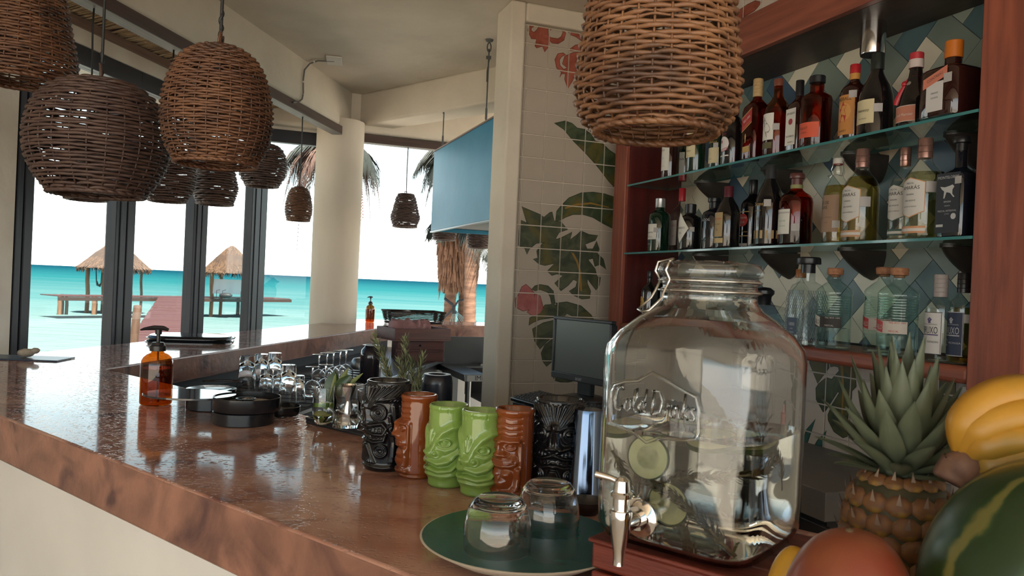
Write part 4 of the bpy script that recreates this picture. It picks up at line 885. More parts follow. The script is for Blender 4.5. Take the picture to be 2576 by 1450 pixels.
def lamp(label, px, yt, yb, w, Y, kind, stakes, rows, ctop, mat=WICK, group=None, lean=(0, 0), seed=0):
    rg = random.Random(seed + 5)
    c = at(px, (yt + yb) / 2, Y); rad = w / 2 * c.y / FPX * 0.985; h = (yb - yt) * c.y / FPX
    t = thing('wicker_lamp', label, 'lamp', (c.x, c.y, c.z - h / 2), rg.uniform(0, 360), group)
    pr = LP[kind]; sp = h / rows; rs = sp * 0.50; amp = min(.0042, rad * .030)
    R_ = lambda f: prof_at(pr, f) * rad
    m = MB(); seg = stakes * 3
    for k in range(rows + 1):
        f = k / rows; r = R_(f); ph = math.pi * (k % 2); loose = rg.random() < .22; j = rg.uniform(-.12, .12)
        path = []; ra = []
        wob = [rg.uniform(-1, 1) for _ in range(stakes)]
        for q in range(seg):
            a = 2 * math.pi * q / seg; s_ = math.sin(stakes * a / 2 + ph); wv = wob[q * stakes // seg]
            z = h * (1 - f) + sp * (j + .16 * wv) ; rr = r + amp * s_ + .0006 * wv
            path.append((rr * math.cos(a), rr * math.sin(a), min(max(z, 0), h))); ra.append(rs * (.55 if loose and wv > .35 else 1.04) )
        m.tube(path, ra, 5, closed=True, flat=1.0)
    # plaited rims
    for f, k in ((0.0, 1.5), (1.0, 1.6)):
        r = R_(f); n = stakes * 4
        for ph in (0, math.pi):
            m.tube([((r + amp * math.sin(q * .9 + ph)) * math.cos(2 * math.pi * q / n), (r + amp * math.sin(q * .9 + ph)) * math.sin(2 * math.pi * q / n), min(h, max(0.0, h * (1 - f) + amp * .9 * math.cos(q * .9 + ph)))) for q in range(n)], rs * k * .8, 5, closed=True)
    o = m.build('weave', mat, t, smooth=180); o['kind'] = 'stuff'
    m = MB()
    for k in range(stakes):
        a = 2 * math.pi * (k + .5) / stakes + rg.uniform(-.01, .01)
        m.tube([(R_(i / 10) * math.cos(a), R_(i / 10) * math.sin(a), h * (1 - i / 10)) for i in range(11)], min(.0028, rad * .016), 4)
    o = m.build('stakes', mat, t, smooth=180); o['kind'] = 'stuff'
    r0 = R_(0)
    m = MB(); m.lathe([(0.0005, h - .004), (r0, h - .006), (r0, h + .001), (.0005, h + .003)], 20); m.build('lid_disc', mat, t)
    for s in (-1, 1):
        lw_, lh_ = rad * .34, rad * .24
        MB().tube([(s * rad * .03, 0, h), (s * rad * .04, 0, h + lh_ * .7), (s * lw_ * .45, .004, h + lh_), (s * lw_ * .85, .002, h + lh_ * .75), (s * lw_, 0, h + lh_ * .2), (s * lw_ * .92, 0, h - rad * .04)], max(.0022, rad * .024), 6).build('hanging_loop', mat, t, smooth=180)
    H2 = ctop - (c.z - h / 2)
    kx = lambda z: .004 * math.sin(z * 9)
    MB().tube([(0, 0, h - .02)] + [(kx(z) , 0, z) for z in [h + (H2 - h) * i / 8 for i in range(8)]] + [(0, 0, H2)], .0045 if rad > .1 else .0042, 6).build('cord', CORDM, t, smooth=180)
    if Y < 3.2:
        MB().tube([(.003 * math.cos(i * .9), .003 * math.sin(i * .9), h + .002 + i * .005) for i in range(18)], .0042, 6).build('cord_wrap', CORDM, t, smooth=180)
    MB().lathe([(.016, h - .085), (.019, h - .08), (.019, h - .02), (.008, h - .012)], 14).build('lamp_socket', BLACK, t)
    return t
GN = 'wicker lamps hanging over the near bar top'; GW = 'wicker lamps in a row by the sea windows'; GF = 'wicker lamps over the far bar'
nb = TB + 0.1
lamp('tall brown dome wicker lamp right of the big round one, looped handle on top', 548, 118, 414, 262, 1.90, 'dome', 30, 44, nb, group=GN, seed=1)
lamp('big round wicker lamp, widest of all, with an open bottom', 249, 206, 490, 330, 2.30, 'ball', 26, 34, nb, mat=WICK_D, group=GN, seed=2)
lamp('bell-shaped wicker lamp cut by the upper left corner of the picture', 52, -120, 204, 262, 2.66, 'bell', 32, 44, nb, group=GN, seed=3)
lamp('large close wicker lamp hanging in front of the bottle cabinet fascia', 1660, -250, 336, 406, 1.12, 'big', 30, 48, nb, mat=P('wicker_light', (0.12, 0.052, 0.025), 0.42, col2=(0.23, 0.11, 0.05), ns=20, detail=6, col3=(0.055, 0.025, 0.014), ns3=9), group=GN, seed=4)
yl = 2.455
def along(px, y):      # distance of the lamp row by the windows seen in this direction
    p = onpl(px, y, LF.y, yl); return p.y
for lab, px, yt, yb, w, kd, rows in (
    ('small wicker lamp hidden behind the big round one, only its bottom showing', 220, 330, 501, 112, 'egg', 24),
    ('small wicker lamp between the round and the dome lamps, lowest over the window posts', 424, 375, 506, 130, 'ball', 22),
    ('narrow wicker lamp showing directly below the dome lamp', 543, 372, 513, 106, 'gourd', 24),
    ('small round wicker lamp half behind the right side of the dome lamp', 661, 362, 468, 116, 'ball', 20),
    ('small brown wicker lamp hanging free, just left of the plaster column', 752, 472, 555, 65, 'egg', 24)):
    lamp(lab, px, yt, yb, w, along(px, (yt + yb) / 2), kd, 20, rows, TB, mat=WICK_D if px != 752 else WICK, group=GW, seed=px)
def alongT(px, y): return onpl(px, y, TF.y, 6.685).y
for lab, px, yt, yb, w, kd in (('small wicker lamp hanging free between the column and the blue hood', 1020, 490, 571, 72, 'gourd'), ('wicker lamp peeping out under the lower left corner of the blue hood', 1119, 520, 603, 60, 'egg'),
    ('wicker lamp under the blue hood beside the mural wall', 1205, 545, 624, 58, 'egg')):
    lamp(lab, px, yt, yb, w, alongT(px, (yt + yb) / 2), kd, 20, 22, TB, mat=WICK_D, group=GF, seed=px)
# ---------------------------------------------------------------- ceiling fittings
WHITEP = P('white_plastic', (0.62, 0.60, 0.56), 0.5)
t = thing('ceiling_plate', 'white cover plate on the ceiling at the end of the grey conduit', 'cover plate')
qa = onz(841, 150, ZC); t.location = (qa.x, qa.y, ZC - 0.0005); t.rotation_euler = (0, 0, R(LF.deg + 20))
MB().box(-.10, -.055, -.014, .10, .055, 0).build('plate', WHITEP, t, bev=.004)
t = thing('conduit', 'thin grey conduit bending from the ceiling plate down the plaster beam', 'conduit')
pc = lambda x, y, d=.012: LF.pl(x, y, q_in - d)
pts = [Vector((qa.x, qa.y, ZC - .012)), onz(800, 153, ZC - .012), onz(780, 160, ZC - .012), pc(766, 176), pc(763, 200), pc(763, 235), pc(760, 250), pc(752, 256), LF.pl(738, 258, 2.40)]
MB().tube(pts, .006, 8).build('pipe', P('conduit_grey', (0.20, 0.19, 0.18), 0.4, .4), t, smooth=180)
for q in (onz(790, 155, ZC - .012), pc(763, 206), pc(763, 238)):
    MB().ball(q, .009, 10, 6).build('clip', WHITEP, t)
# ---------------------------------------------------------------- blue hood on steel cables, behind the mural wall
HB, HTp = H + 0.394, H + 1.017
hx = 1.50
e0 = onpl(1088, 480, SF.y, hx)           # far vertical edge of the blue face
hs = SF.l(e0).x
hood = thing('extractor_hood', 'steel hood with blue sky reflection in its colour hanging from cables behind the mural wall', 'hood', SF.w(hs, hx, HB), SF.deg)
BLUE_REFL = P('blue_sky_reflection', (0.035, 0.22, 0.37), 0.4, 0.0, col2=(0.045, 0.26, 0.42), ns=2, spec=0.25, bump=0.12, bs=2.5, bd=0.05)  # steel whose reflection of sky and sea is put into the base colour
L1 = 1.66
m = MB(); m.box(0, 0, 0, L1, 0.012, HTp - HB); m.build('side_sheet', BLUE_REFL, hood, bev=.002)
for xe in (0, L1 - .012): MB().box(xe, 0.014, 0, xe + 0.012, 0.8, HTp - HB).build('end_sheet', BLUE_REFL, hood, bev=.002)
m = MB(); m.box(0.013, 0.013, 0.03, L1 - .013, 0.8, 0.045); m.box(.013, .79, 0.046, L1 - .013, .8, HTp - HB); m.build('filter_panel', P('dark_filter', (0.03, 0.035, 0.04), 0.5), hood)
m = MB(); m.box(-.004, -.006, -.012, L1, 0.016, 0); m.build('lower_rim', P('hood_rim', (0.16, 0.2, 0.22), .3, .7), hood, bev=.002)
m = MB(); m.box(-.004, -.006, HTp - HB, L1, 0.03, HTp - HB + .01); m.build('upper_rim', P('hood_rim2', (0.25, 0.18, 0.15), .5), hood)
def cable(px, py, lab):
    b = onpl(px, py, SF.y, hx + .02); 
    t = thing('hood_cable', lab, 'cable', (b.x, b.y, 0), 0, 'steel cables that carry the hood')
    zb, zt_ = HTp + .012, ZC
    CB = P('cable_grey', (0.10, 0.10, 0.10), .4, .6)
    MB().tube([(0, 0, zb), (0, 0, zt_ - .06)], .0045, 6).build('wire', CB, t)
    m = MB(); m.tube([(.012 * math.cos(i * math.pi / 6), 0, zt_ - .05 + .03 * math.sin(i * math.pi / 6)) for i in range(12)], .004, 6, closed=True); m.build('eye_ring', CB, t, smooth=180)
    MB().lathe([(.022, zt_ - .012), (.026, zt_ - .001)], 12).build('ceiling_anchor', CB, t)
    m = MB(); m.box(-.016, -.006, zt_ - .125, .016, .006, zt_ - .105); m.box(-.007, -.007, zb + .02, .007, .007, zb + .09); m.build('turnbuckle', CB, t)
    m = MB(); m.tube([(.006, 0, zt_ - .12), (-.007, .004, zt_ - .2), (-.006, .002, zt_ - .27)], .0035, 5); m.build('wire_tail', CB, t)
cable(1113, 372, 'steel cable from the ceiling to the near visible corner of the blue hood')
cable(1222, 314, 'steel cable behind the cross beam at the wall side of the blue hood')
# ---------------------------------------------------------------- tiki mugs (relief modelled on the wall of the mug)
import numpy as np
def seg_d(X, Z, a, b):
    ax, az = a; bx, bz = b; dx, dz = bx - ax, bz - az; l2 = dx * dx + dz * dz + 1e-12
    t = np.clip(((X - ax) * dx + (Z - az) * dz) / l2, 0, 1)
    return np.sqrt((X - ax - t * dx) ** 2 + (Z - az - t * dz) ** 2)
class Relief:
    def __init__(s, X, Z): s.X, s.Z = X, Z; s.p = np.zeros_like(X); s.n = np.zeros_like(X)
    def line(s, pts, r, h, mirror=True):
        for sg in ((1, -1) if mirror else (1,)):
            d = None
            for i in range(len(pts) - 1):
                q = seg_d(s.X, s.Z, (pts[i][0] * sg, pts[i][1]), (pts[i + 1][0] * sg, pts[i + 1][1])); d = q if d is None else np.minimum(d, q)
            f = abs(h) * np.exp(-(d / r) ** 2)
            if h > 0: s.p = np.maximum(s.p, f) + 0.25 * np.minimum(s.p, f)
            else: s.n = np.maximum(s.n, f)
    def blob(s, x, z, rx, rz, h, mirror=True, pw=2):
        for sg in ((1, -1) if mirror and x else (1,)):
            d = np.sqrt(((s.X - x * sg) / rx) ** 2 + ((s.Z - z) / rz) ** 2)
            f = abs(h) * np.exp(-d ** pw)
            if h > 0: s.p = np.maximum(s.p, f) + 0.25 * np.minimum(s.p, f)
            else: s.n = np.maximum(s.n, f)
    def ring(s, x, z, r, w, h, mirror=True, e=1.0):
        for sg in ((1, -1) if mirror and x else (1,)):
            d = np.sqrt((s.X - x * sg) ** 2 + ((s.Z - z) / e) ** 2) - r
            f = abs(h) * np.exp(-(d / w) ** 2)
            if h > 0: s.p = np.maximum(s.p, f) + 0.25 * np.minimum(s.p, f)
            else: s.n = np.maximum(s.n, f)
def green_relief(r):
    r.line([(5, 60), (14, 76), (26, 90), (42, 98), (60, 99)], 6, 5.5); r.line([(60, 99), (80, 97), (113, 96)], 5, 3.0)
    for x, a in ((0, 0), (5, 3), (10, 8)): r.line([(x * .5, 70), (x + a * .2, 92 - x)], 2.2, 3.2)
    r.ring(29, 74, 10, 2.6, 3.6, e=.55); r.blob(29, 74, 7, 3.6, 3.4); r.line([(22, 74), (36, 76)], 1.2, -2.0)
    r.blob(0, 57, 13, 9, 9.5); r.blob(13, 57, 8, 7.5, 7.5); r.ring(14, 57, 4.4, 1.5, -2.2)
    r.line([(14, 66), (30, 62), (46, 66), (58, 74)], 4.5, 3.4)
    r.line([(0, 46), (18, 42), (36, 46), (52, 58), (58, 66)], 5.5, 6.5)
    r.line([(0, 39), (18, 36), (36, 38), (54, 50)], 2.2, -3.2); r.line([(30, 38), (48, 47), (50, 55), (40, 50)], 3, -1.5)
    r.line([(0, 33), (20, 30), (42, 33), (58, 46), (66, 58)], 4.6, 6.0)
    r.line([(0, 24.5), (26, 21), (52, 27), (78, 40), (113, 44)], 5.5, 4.2)
    for x, z0, z1 in ((-20, 128, 150), (-8, 118, 150), (6, 122, 150), (18, 126, 150), (34, 120, 150), (50, 128, 150), (-36, 122, 150), (70, 118, 150), (-60, 124, 150)): r.line([(x, z0), (x + 1.5, z1)], 1.1, -1.0, mirror=False)
def brown_relief(r):
    for z in (146, 134, 124, 114): r.line([(-34, z), (-12, z - 2), (0, z + 1), (14, z - 2), (36, z)], 1.5, -1.5, mirror=False)
    r.line([(0, 106), (14, 104), (30, 105)], 4.5, 5.5); r.line([(30, 105), (36, 98), (36, 60), (33, 50)], 3.0, 3.6)
    r.ring(17, 95, 9, 2.2, 3.2, e=.62); r.blob(17, 95, 6, 4, 3.4); r.line([(11, 95), (23, 95)], 1.1, -1.8)
    r.line([(0, 102), (0, 84)], 6, 10, mirror=False); r.blob(0, 81, 11, 8, 11.5); r.blob(9, 80, 6, 5.5, 7); r.line([(3, 98), (5, 84)], 1.0, -2.0)
    r.blob(0, 68, 28, 12, 7.5, pw=4); r.blob(20, 68, 11, 11, 6.5)
    for k in range(5): r.line([(0, 62 + k * 2.6), (15, 62.5 + k * 2.4), (25, 66 + k * 1.2)], .8, -2.2)
    r.blob(11, 46, 11, 9, 6.0); r.blob(0, 31, 15, 12, 7.0); r.line([(0, 55), (0, 38)], 1.2, -2)
    r.line([(30, 55), (32, 40), (30, 26)], 5.5, 6.5); r.blob(27, 20, 7, 6, 7.0); r.line([(24, 22), (30, 18)], 1, -1.6)
    r.line([(5, 14), (20, 15), (34, 14)], 5, 6); r.blob(10, 12, 8, 6, 5.5); r.line([(-113, 7), (113, 7)], 1.6, -1.6, mirror=False)
    r.line([(40, 104), (40, 26)], 2.2, -1.6)
def black_relief(r):
    for k in range(-6, 7):
        x = k * 7.5; r.line([(x * .25, 128 - abs(k) * .8), (x * .7, 146), (x * 1.25, 166)], 2.3, 4.2, mirror=False)
    for k in range(7, 15):
        for s in (1, -1): r.line([(s * (k * 7.0 - 20), 140), (s * k * 8.6, 168)], 2.2, 3.2, mirror=False)
    r.line([(26, 141), (60, 147), (100, 148), (135, 148)], 4, 4)
    for rr, h in ((15, 3.8), (9.5, 3.0)): r.ring(27, 117, rr, 2.1, h)
    r.blob(27, 117, 4.5, 4.5, 4.5); r.line([(0, 132), (4, 112), (5, 98)], 6, 7.5); r.blob(0, 92, 12, 6, 9); r.blob(11, 91, 7, 5.5, 7)
    r.line([(4, 84), (18, 92), (36, 96), (44, 86), (38, 74), (18, 74), (3, 80)], 3.6, 6); r.line([(4, 62), (20, 58), (40, 62), (44, 76)], 3.6, 5.4)
    for x in (9, 16, 23, 30, 37): r.blob(x, 81 + abs(x - 22) * .05, 3, 5, 3.0)
    for x in (10, 18, 26, 34): r.blob(x, 68, 3, 4, 2.6)
    for rr, h in ((12, 4.2), (6, 3.6)): r.ring(34, 42, rr, 2.2, h)
    r.ring(56, 84, 10, 2.4, 4.2); r.ring(56, 84, 4.5, 1.8, 3.4); r.line([(50, 110), (60, 60), (58, 20)], 2.5, 3.0)
    for k in range(-4, 5): r.line([(k * 1.2, 52), (k * 3.2, 34), (k * 5.6, 18)], 1.8, 4.4, mirror=False)
    r.line([(0, 10), (40, 8), (80, 10), (135, 10)], 4, 3.0); r.blob(0, 60, 8, 5, 5)
    for k in range(5): r.line([(58 + 14 * k, 130), (66 + 14 * k, 80), (60 + 14 * k, 30)], 3, 2.6)
def mug(kind, rad, h, relief, mat, base=None, nx=200, nz=160, zs_=1.0):
    th = np.linspace(-np.pi, np.pi, nx, endpoint=False); zz = np.linspace(0, h, nz)
    T, Z = np.meshgrid(th, zz); zz_ = Z * 1000; zz_ = np.where(zz_ < 24, zz_, 24 + (zz_ - 24) / zs_)
    r = Relief(T * rad * 1000, zz_); relief(r)
    D = (r.p - r.n) * 1.18 / 1000
    prof = np.full_like(Z, rad)
    if base: prof = np.where(Z < base, rad * .95, prof)
    prof = prof - .0025 * np.exp(-(Z / .002) ** 2)
    fade = np.clip((h - Z) / .006, 0, 1)
    RR = prof + D * fade + .0012 * np.exp(-((Z - h + .004) / .004) ** 2)
    A = T - np.pi / 2
    X = RR * np.cos(A); Y = RR * np.sin(A)
    rows = [[(float(X[j, i]), float(Y[j, i]), float(Z[j, i])) for i in range(nx)] for j in range(nz)]
    ri = rad - .0045
    for rr, z in ((rad - .0012, h + .0012), (rad - .003, h + .0012), (ri, h - .001), (ri, h * .55), (ri * .96, h * .2)):
        rows.append([(rr * math.cos(a - math.pi / 2), rr * math.sin(a - math.pi / 2), z) for a in th.tolist()])
    m = MB().grid(rows, closed=True); n = len(rows)
    m.f.append(tuple(range(nx - 1, -1, -1))); m.mi.append(0); m.f.append(tuple((n - 1) * nx + i for i in range(nx))); m.mi.append(0)
    return m.mesh(kind, mat, smooth=180)
def ceramic(name, c, c2, **k): return P(name, c, .08, col2=c2, ns=5, coat=.4, **k)
ME_G = mug('tiki_mug', .0365, .150, green_relief, ceramic('green_glaze', (0.21, 0.33, 0.075), (0.155, 0.26, 0.052)), base=.022, zs_=1.2)
ME_B = mug('tiki_mug', .0345, .158, brown_relief, ceramic('brown_glaze', (0.22, 0.055, 0.012), (0.14, 0.03, 0.008)))
ME_K = mug('tiki_mug', .0425, .176, black_relief, P('black_glaze', (0.005, 0.005, 0.006), .07, col2=(0.009, 0.009, 0.010), ns=5, spec=.5))
def put_mug(me, x, yf, rad, face, label, scale=1):
    p = onz(x, yf, CT); d = Vector((p.x, p.y, 0)).normalized(); p = p + d * rad
    o = bpy.data.objects.new('tiki_mug', me); COL.objects.link(o); o.location = (p.x, p.y, CT + .0004); o.rotation_euler = (0, 0, R(face))
    tag(o, label, 'mug', 'ceramic tiki mugs in a row on the bar'); return o
put_mug(ME_K, 968, 1190, .0425, -52, 'tall black ceramic tiki mug at the far end of the row, beside the rosemary sprigs')
put_mug(ME_B, 1046, 1208, .0345, -84, 'brown ceramic tiki mug with its face turned sideways, between the black and the green mug')
put_mug(ME_G, 1121, 1232, .0365, -50, 'lime green tiki mug standing next to the sideways brown mug')
put_mug(ME_G, 1204, 1255, .0365, -36, 'lime green tiki mug standing next to the brown mug with the pot-bellied figure')
put_mug(ME_B, 1286, 1263, .0345, -38, 'brown ceramic tiki mug with a pot-bellied figure, behind the upturned tumblers')
put_mug(ME_K, 1398, 1262, .0425, -14, 'black ceramic tiki mug in front of the keyboard, nearest the glass dispenser')
# ---------------------------------------------------------------- soap bottles
AMB = thin('amber_glass', (0.60, 0.27, 0.05), ior=1.55); AMBL = thin('amber_soap', (0.62, 0.38, 0.14), ior=1.33)
def soap(x, yf, yt, w, label, turn):
    p = onz(x, yf, CT); rad = w / 2 * p.y / FPX; p = p + Vector((p.x, p.y, 0)).normalized() * rad
    h = (yf - yt) * p.y / FPX * .985
    t = thing('soap_dispenser', label, 'soap bottle', (p.x, p.y, CT + .0004), turn, 'amber pump soap bottles on the bar top')
    pr = [(.86, 0), (.96, .012), (1, .035), (1, .50), (.97, .56), (.86, .61), (.66, .645), (.42, .665), (.38, .685), (.38, .72)]
    MB().lathe([(r * rad, z * h) for r, z in pr], 32).build('bottle', AMB, t, smooth=60)
    MB().lathe([(r * rad * .93, max(z, .012) * h) for r, z in pr[:4]] + [(.9 * rad, .47 * h)], 32).build('liquid_soap', AMBL, t, smooth=60)
    m = MB(); m.lathe([(rad * .48, .69 * h), (rad * .5, .695 * h), (rad * .5, .755 * h), (rad * .42, .765 * h), (rad * .36, .80 * h), (rad * .18, .805 * h)], 24); m.build('collar', BLACK, t)
    m = MB(); m.lathe([(rad * .12, .80 * h), (rad * .12, .90 * h), (rad * .20, .905 * h), (rad * .22, .965 * h)], 16)
    m.tube([(-rad * 1.15, 0, .952 * h), (-rad * .9, 0, .968 * h), (-rad * .3, 0, .985 * h), (rad * .3, 0, .985 * h), (rad * .62, 0, .965 * h)], [rad * .05, rad * .10, rad * .16, rad * .16, rad * .10], 8); m.build('pump_head', BLACK, t)
    MB().tube([(0, 0, .80 * h), (.002, 0, .4 * h), (.006, 0, .03 * h)], rad * .06, 6).build('dip_tube', P('tube_grey', (0.3, 0.25, 0.2), .4), t)
soap(391, 1024, 826, 78, 'amber soap bottle with a black pump standing beside the black glass rimmer', 5)
soap(930, 811, 746, 23, 'small-looking amber pump bottle on the far corner of the bar by the wicker tray', 60)
# ---------------------------------------------------------------- black glass rimmer with salt
p0 = onz(612, 1078, CT); k = lambda w, q: w * q.y / FPX
DK = P('rimmer_black', (0.010, 0.011, 0.014), 0.22, coat=.2)
gr = thing('glass_rimmer', 'black three-tray glass rimmer, opened out with salt in the front tray', 'glass rimmer', (p0.x, p0.y, CT + .0004))
def loc(px, z): q = onz(px[0], px[1], z); return (q.x - p0.x, q.y - p0.y)
r1 = k(156, p0) / 2; 
c1 = Vector((p0.x, p0.y, 0)).normalized() * r1
MB().lathe([(r1 * .98, 0), (r1, .002), (r1, .030), (r1 * .96, .0315)], 48, (c1.x, c1.y, 0)).build('base_drum', DK, gr)
r2 = k(170, p0) / 2; c2 = (c1.x + (r2 - r1) * .98, c1.y + .001)
MB().lathe([(r2 * .90, .032), (r2 * .98, .034), (r2, .038), (r2, .067), (r2 * .975, .0675), (r2 * .965, .053), (r2 * .9, .050), (.001, .050)], 48, (*c2, 0)).build('salt_tray', DK, gr)
rr = random.Random(3); m = MB(); rows = []
for i in range(9):
    f = i / 8; rows.append([(c2[0] + r2 * .86 * f * math.cos(a), c2[1] + r2 * .86 * f * math.sin(a), .051 + .006 * rr.random() * (1 - f) + .003 * math.sin(3 * a + f * 5) * (1 - f) + .004 * (1 - f)) for a in [2 * math.pi * q / 40 for q in range(40)]])
m.grid(rows, closed=True); o = m.build('salt', P('coarse_salt', (0.42, 0.38, 0.33), .7, col2=(0.22, 0.19, 0.17), ns=240, bump=.5, bs=300, bd=.003), gr); o['kind'] = 'stuff'
MB().lathe([(.024, .054), (.025, .061), (.021, .061), (.020, .058), (.001, .058)], 24, (c2[0] - .005, c2[1] + .005, 0)).build('centre_cup', DK, gr)
q = onz(520, 1040, CT); b1 = Vector((q.x - p0.x, q.y - p0.y, 0)) + c1 * .8
MB().lathe([(.064, 0), (.066, .002), (.066, .055), (.062, .056)], 40, (b1.x, b1.y + .02, 0)).build('middle_drum', DK, gr)
q = onz(478, 990, CT + .066); 
lid = Vector((q.x - p0.x, q.y - p0.y, 0))
m = MB(); pts = []
R1 = k(205, q) / 2
for i in range(40):
    a = 2 * math.pi * i / 40; e = R1 * (1 + .10 * math.cos(2 * a)); pts.append((lid.x + e * math.cos(a), lid.y + e * .92 * math.sin(a)))
pts_h = [(lid.x + R1 * .75, lid.y - .045), (b1.x + .055, b1.y + .0), (b1.x + .05, b1.y + .05)]
m.prism(pts, .060, .065); m.build('swing_lid', P('rimmer_lid', (0.02, 0.022, 0.026), .06, coat=.6), gr, bev=.002)
m = MB(); m.prism([(lid.x + R1 * .4, lid.y - .07), (b1.x + .045, b1.y - .03), (b1.x + .06, b1.y + .012), (lid.x + R1 * .6, lid.y + .06)], .056, .0598); m.build('hinge_arm', DK, gr, bev=.002)
q = onz(690, 1052, CT); 
MB().lathe([(.040, 0), (.050, .003), (.053, .012), (.053, .024), (.0515, .0245), (.0505, .013), (.048, .008), (.001, .008)], 40, (q.x - p0.x, q.y - p0.y + .05, 0)).build('side_tray', DK, gr)
m = MB(); m.tube([(b1.x + .06 * math.cos(a), b1.y + .09 + .05 * math.sin(a), .062) for a in [math.pi * (.15 + .75 * i / 12) for i in range(13)]], .0035, 6); m.build('rim_ring', DK, gr)
# ---------------------------------------------------------------- black bar mat with three glasses
GLS = thin('drinking_glass', (0.95, 0.965, 0.965), ior=1.6)
RG = P('real_glass', (1, 1, 1), 0.0, trans=1.0, ior=1.48)
a = NF.l(onz(768, 1066, CT))
t = thing('bar_mat', 'long black rubber bar mat on the near bar top under three glasses', 'bar mat', NF.w(a.x, a.y, CT), NF.deg)
m = MB(); m.box(0, -.0, 0.0004, .62, .135, .010); m.build('mat', BLACKM, t, bev=.003)
m = MB(); m.box(0, 0, .0102, .62, .006, .016); m.box(0, .129, .0102, .62, .135, .016); m.box(0, .0062, .0102, .006, .1288, .016); m.build('raised_rim', BLACKM, t)
ZM = CT + .0105
def glass_at(px, yf, z): 
    p = onz(px, yf, z); return p
def tumbler(name, label, x, yf, yt, w, z, prof, cat='glass', mat=RG, group=None, upside=False, n=32, wall=.0022):
    p = onz(x, yf, z); rad = w / 2 * p.y / FPX; p = p + Vector((p.x, p.y, 0)).normalized() * rad * .9
    v = (yf - yt) * p.y / FPX
    el = 2 * rad * (H - z) / p.y * .8
    h = max(v - el * .55, v * .7)
    t = thing(name, label, cat, (p.x, p.y, z + .0003), 0, group)
    pr = [(r * rad, zz * h) for r, zz in prof]
    base = .10 * h
    inner = [(max(.0008, r - wall), max(zz, base)) for r, zz in pr if zz > base * .5]
    full = [(.0005, 0)] + pr + list(reversed(inner)) + [(.0005, base)]
    if upside: full = [(r, h - zz) for r, zz in reversed(full)]
    m = MB().lathe(full, n)
    m.build('glass_wall', mat, t, smooth=50)
    return t, p, rad, h
STRAIGHT = [(.90, 0), (.96, .02), (.97, .5), (1, 1)]
ROUND = [(.62, 0), (.72, .02), (.92, .25), (1, .48), (.96, .75), (.84, 1)]
g1, q1, ra1, h1 = tumbler('stemless_glass', 'rounded glass holding lime wedges and dark leaves on the black mat', 814, 1072, 975, 62, ZM, ROUND)
g2, q2, ra2, h2 = tumbler('tumbler', 'straight tumbler with a steel jigger in it, middle of the three on the black mat', 877, 1084, 970, 86, ZM, STRAIGHT)
g3, q3, ra3, h3 = tumbler('tumbler', 'straight tumbler with bar tools half hidden by the black tiki mug', 934, 1092, 982, 78, ZM, STRAIGHT)
LIME = P('lime_flesh', (0.42, 0.42, 0.12), .35, col2=(0.30, 0.34, 0.07), ns=40); LIMER = P('lime_rind', (0.10, 0.20, 0.02), .35)
for i, (dx, dy, dz, rx, ry) in enumerate(((-.012, 0, .020, 20, 10), (.010, -.008, .022, -30, 60), (0, .012, .040, 50, 120), (-.006, -.010, .048, 10, 200), (.012, .006, .052, -40, 300))):
    o = thing('lime_wedge', ['lime wedge at the bottom left of the rounded glass', 'lime wedge at the bottom right of the rounded glass', 'lime wedge in the middle of the heap in the rounded glass', 'lime wedge at the upper left of the heap in the rounded glass', 'topmost lime wedge on the right in the rounded glass'][i], 'lime wedge', (q1.x + dx * .8, q1.y + dy * .8, q1.z + dz), ry, 'lime wedges in the rounded glass'); o.rotation_euler.x = R(rx)
    m = MB(); n = 10
    ps = [(.018 * math.cos(math.pi * k_ / n), .018 * math.sin(math.pi * k_ / n)) for k_ in range(n + 1)]
    m.prism(ps, -.005, .005); m.build('flesh', LIME, o, bev=.001)
    m = MB(); m.grid([[(.0186 * math.cos(math.pi * k_ / n), .0186 * math.sin(math.pi * k_ / n), z_) for k_ in range(n + 1)] for z_ in (-.005, .005)]); m.build('rind', LIMER, o)
def leaf_mesh(l, w, bend=.2, n=8):
    rows = []
    for i in range(n + 1):
        f = i / n; ww = w * math.sin(math.pi * min(1, f * .92 + .06)) ** .8; zz = -bend * l * f * f
        rows.append([(s * ww / 2, zz * 0 + (abs(s) * -.12 * ww), f * l) if False else (s * ww / 2, abs(s) * .15 * ww + bend * l * f * f, f * l) for s in (-1, -.5, 0, .5, 1)])
    return MB().grid(rows)
LEAFM = P('citrus_leaf', (0.018, 0.045, 0.012), .3, col2=(0.035, 0.07, 0.02), ns=20); LEAFL = P('corn_leaf', (0.12, 0.15, 0.03), .4, col2=(0.20, 0.22, 0.06), ns=20)
gn = thing('garnish_leaves', 'dark green and pale leaves standing in the rounded glass with lime wedges', 'leaves', (q1.x + .01, q1.y, q1.z + h1 * .62))
for i, (az, tl, l, w, mt) in enumerate(((100, 10, .075, .038, LEAFM), (-60, 38, .085, .040, LEAFM), (20, 28, .095, .016, LEAFL), (-30, 48, .11, .015, LEAFL), (60, 12, .07, .014, LEAFL))):
    o = leaf_mesh(l, w).build('leaf', mt, gn, smooth=180); o.rotation_euler = (R(8), R(tl), R(az * .2)); 
    if mt is LEAFL: o['label'] = 'pale narrow leaf'
def jigger(q, rad, h, label, tilt, az):
    t = thing('jigger', label, 'jigger', (q.x - .004, q.y, q.z + h * .12), az); t.rotation_euler.y = R(tilt)
    MB().lathe([(rad * .62, 0), (rad * .60, .001), (rad * .16, h * .46), (rad * .16, h * .50), (rad * .46, h * .90), (rad * .43, h * .90), (rad * .12, h * .5)], 28).build('double_cone', P('polished_steel', (0.7, 0.68, 0.66), .12, 1.0), t)
jigger(q2, ra2, h2, 'polished steel double-cone jigger standing in the middle tumbler', 0, 0)
jigger(q3, ra3, h3, 'copper-tinted steel jigger lying aslant in the tumbler next to the black mug', 14, 60)
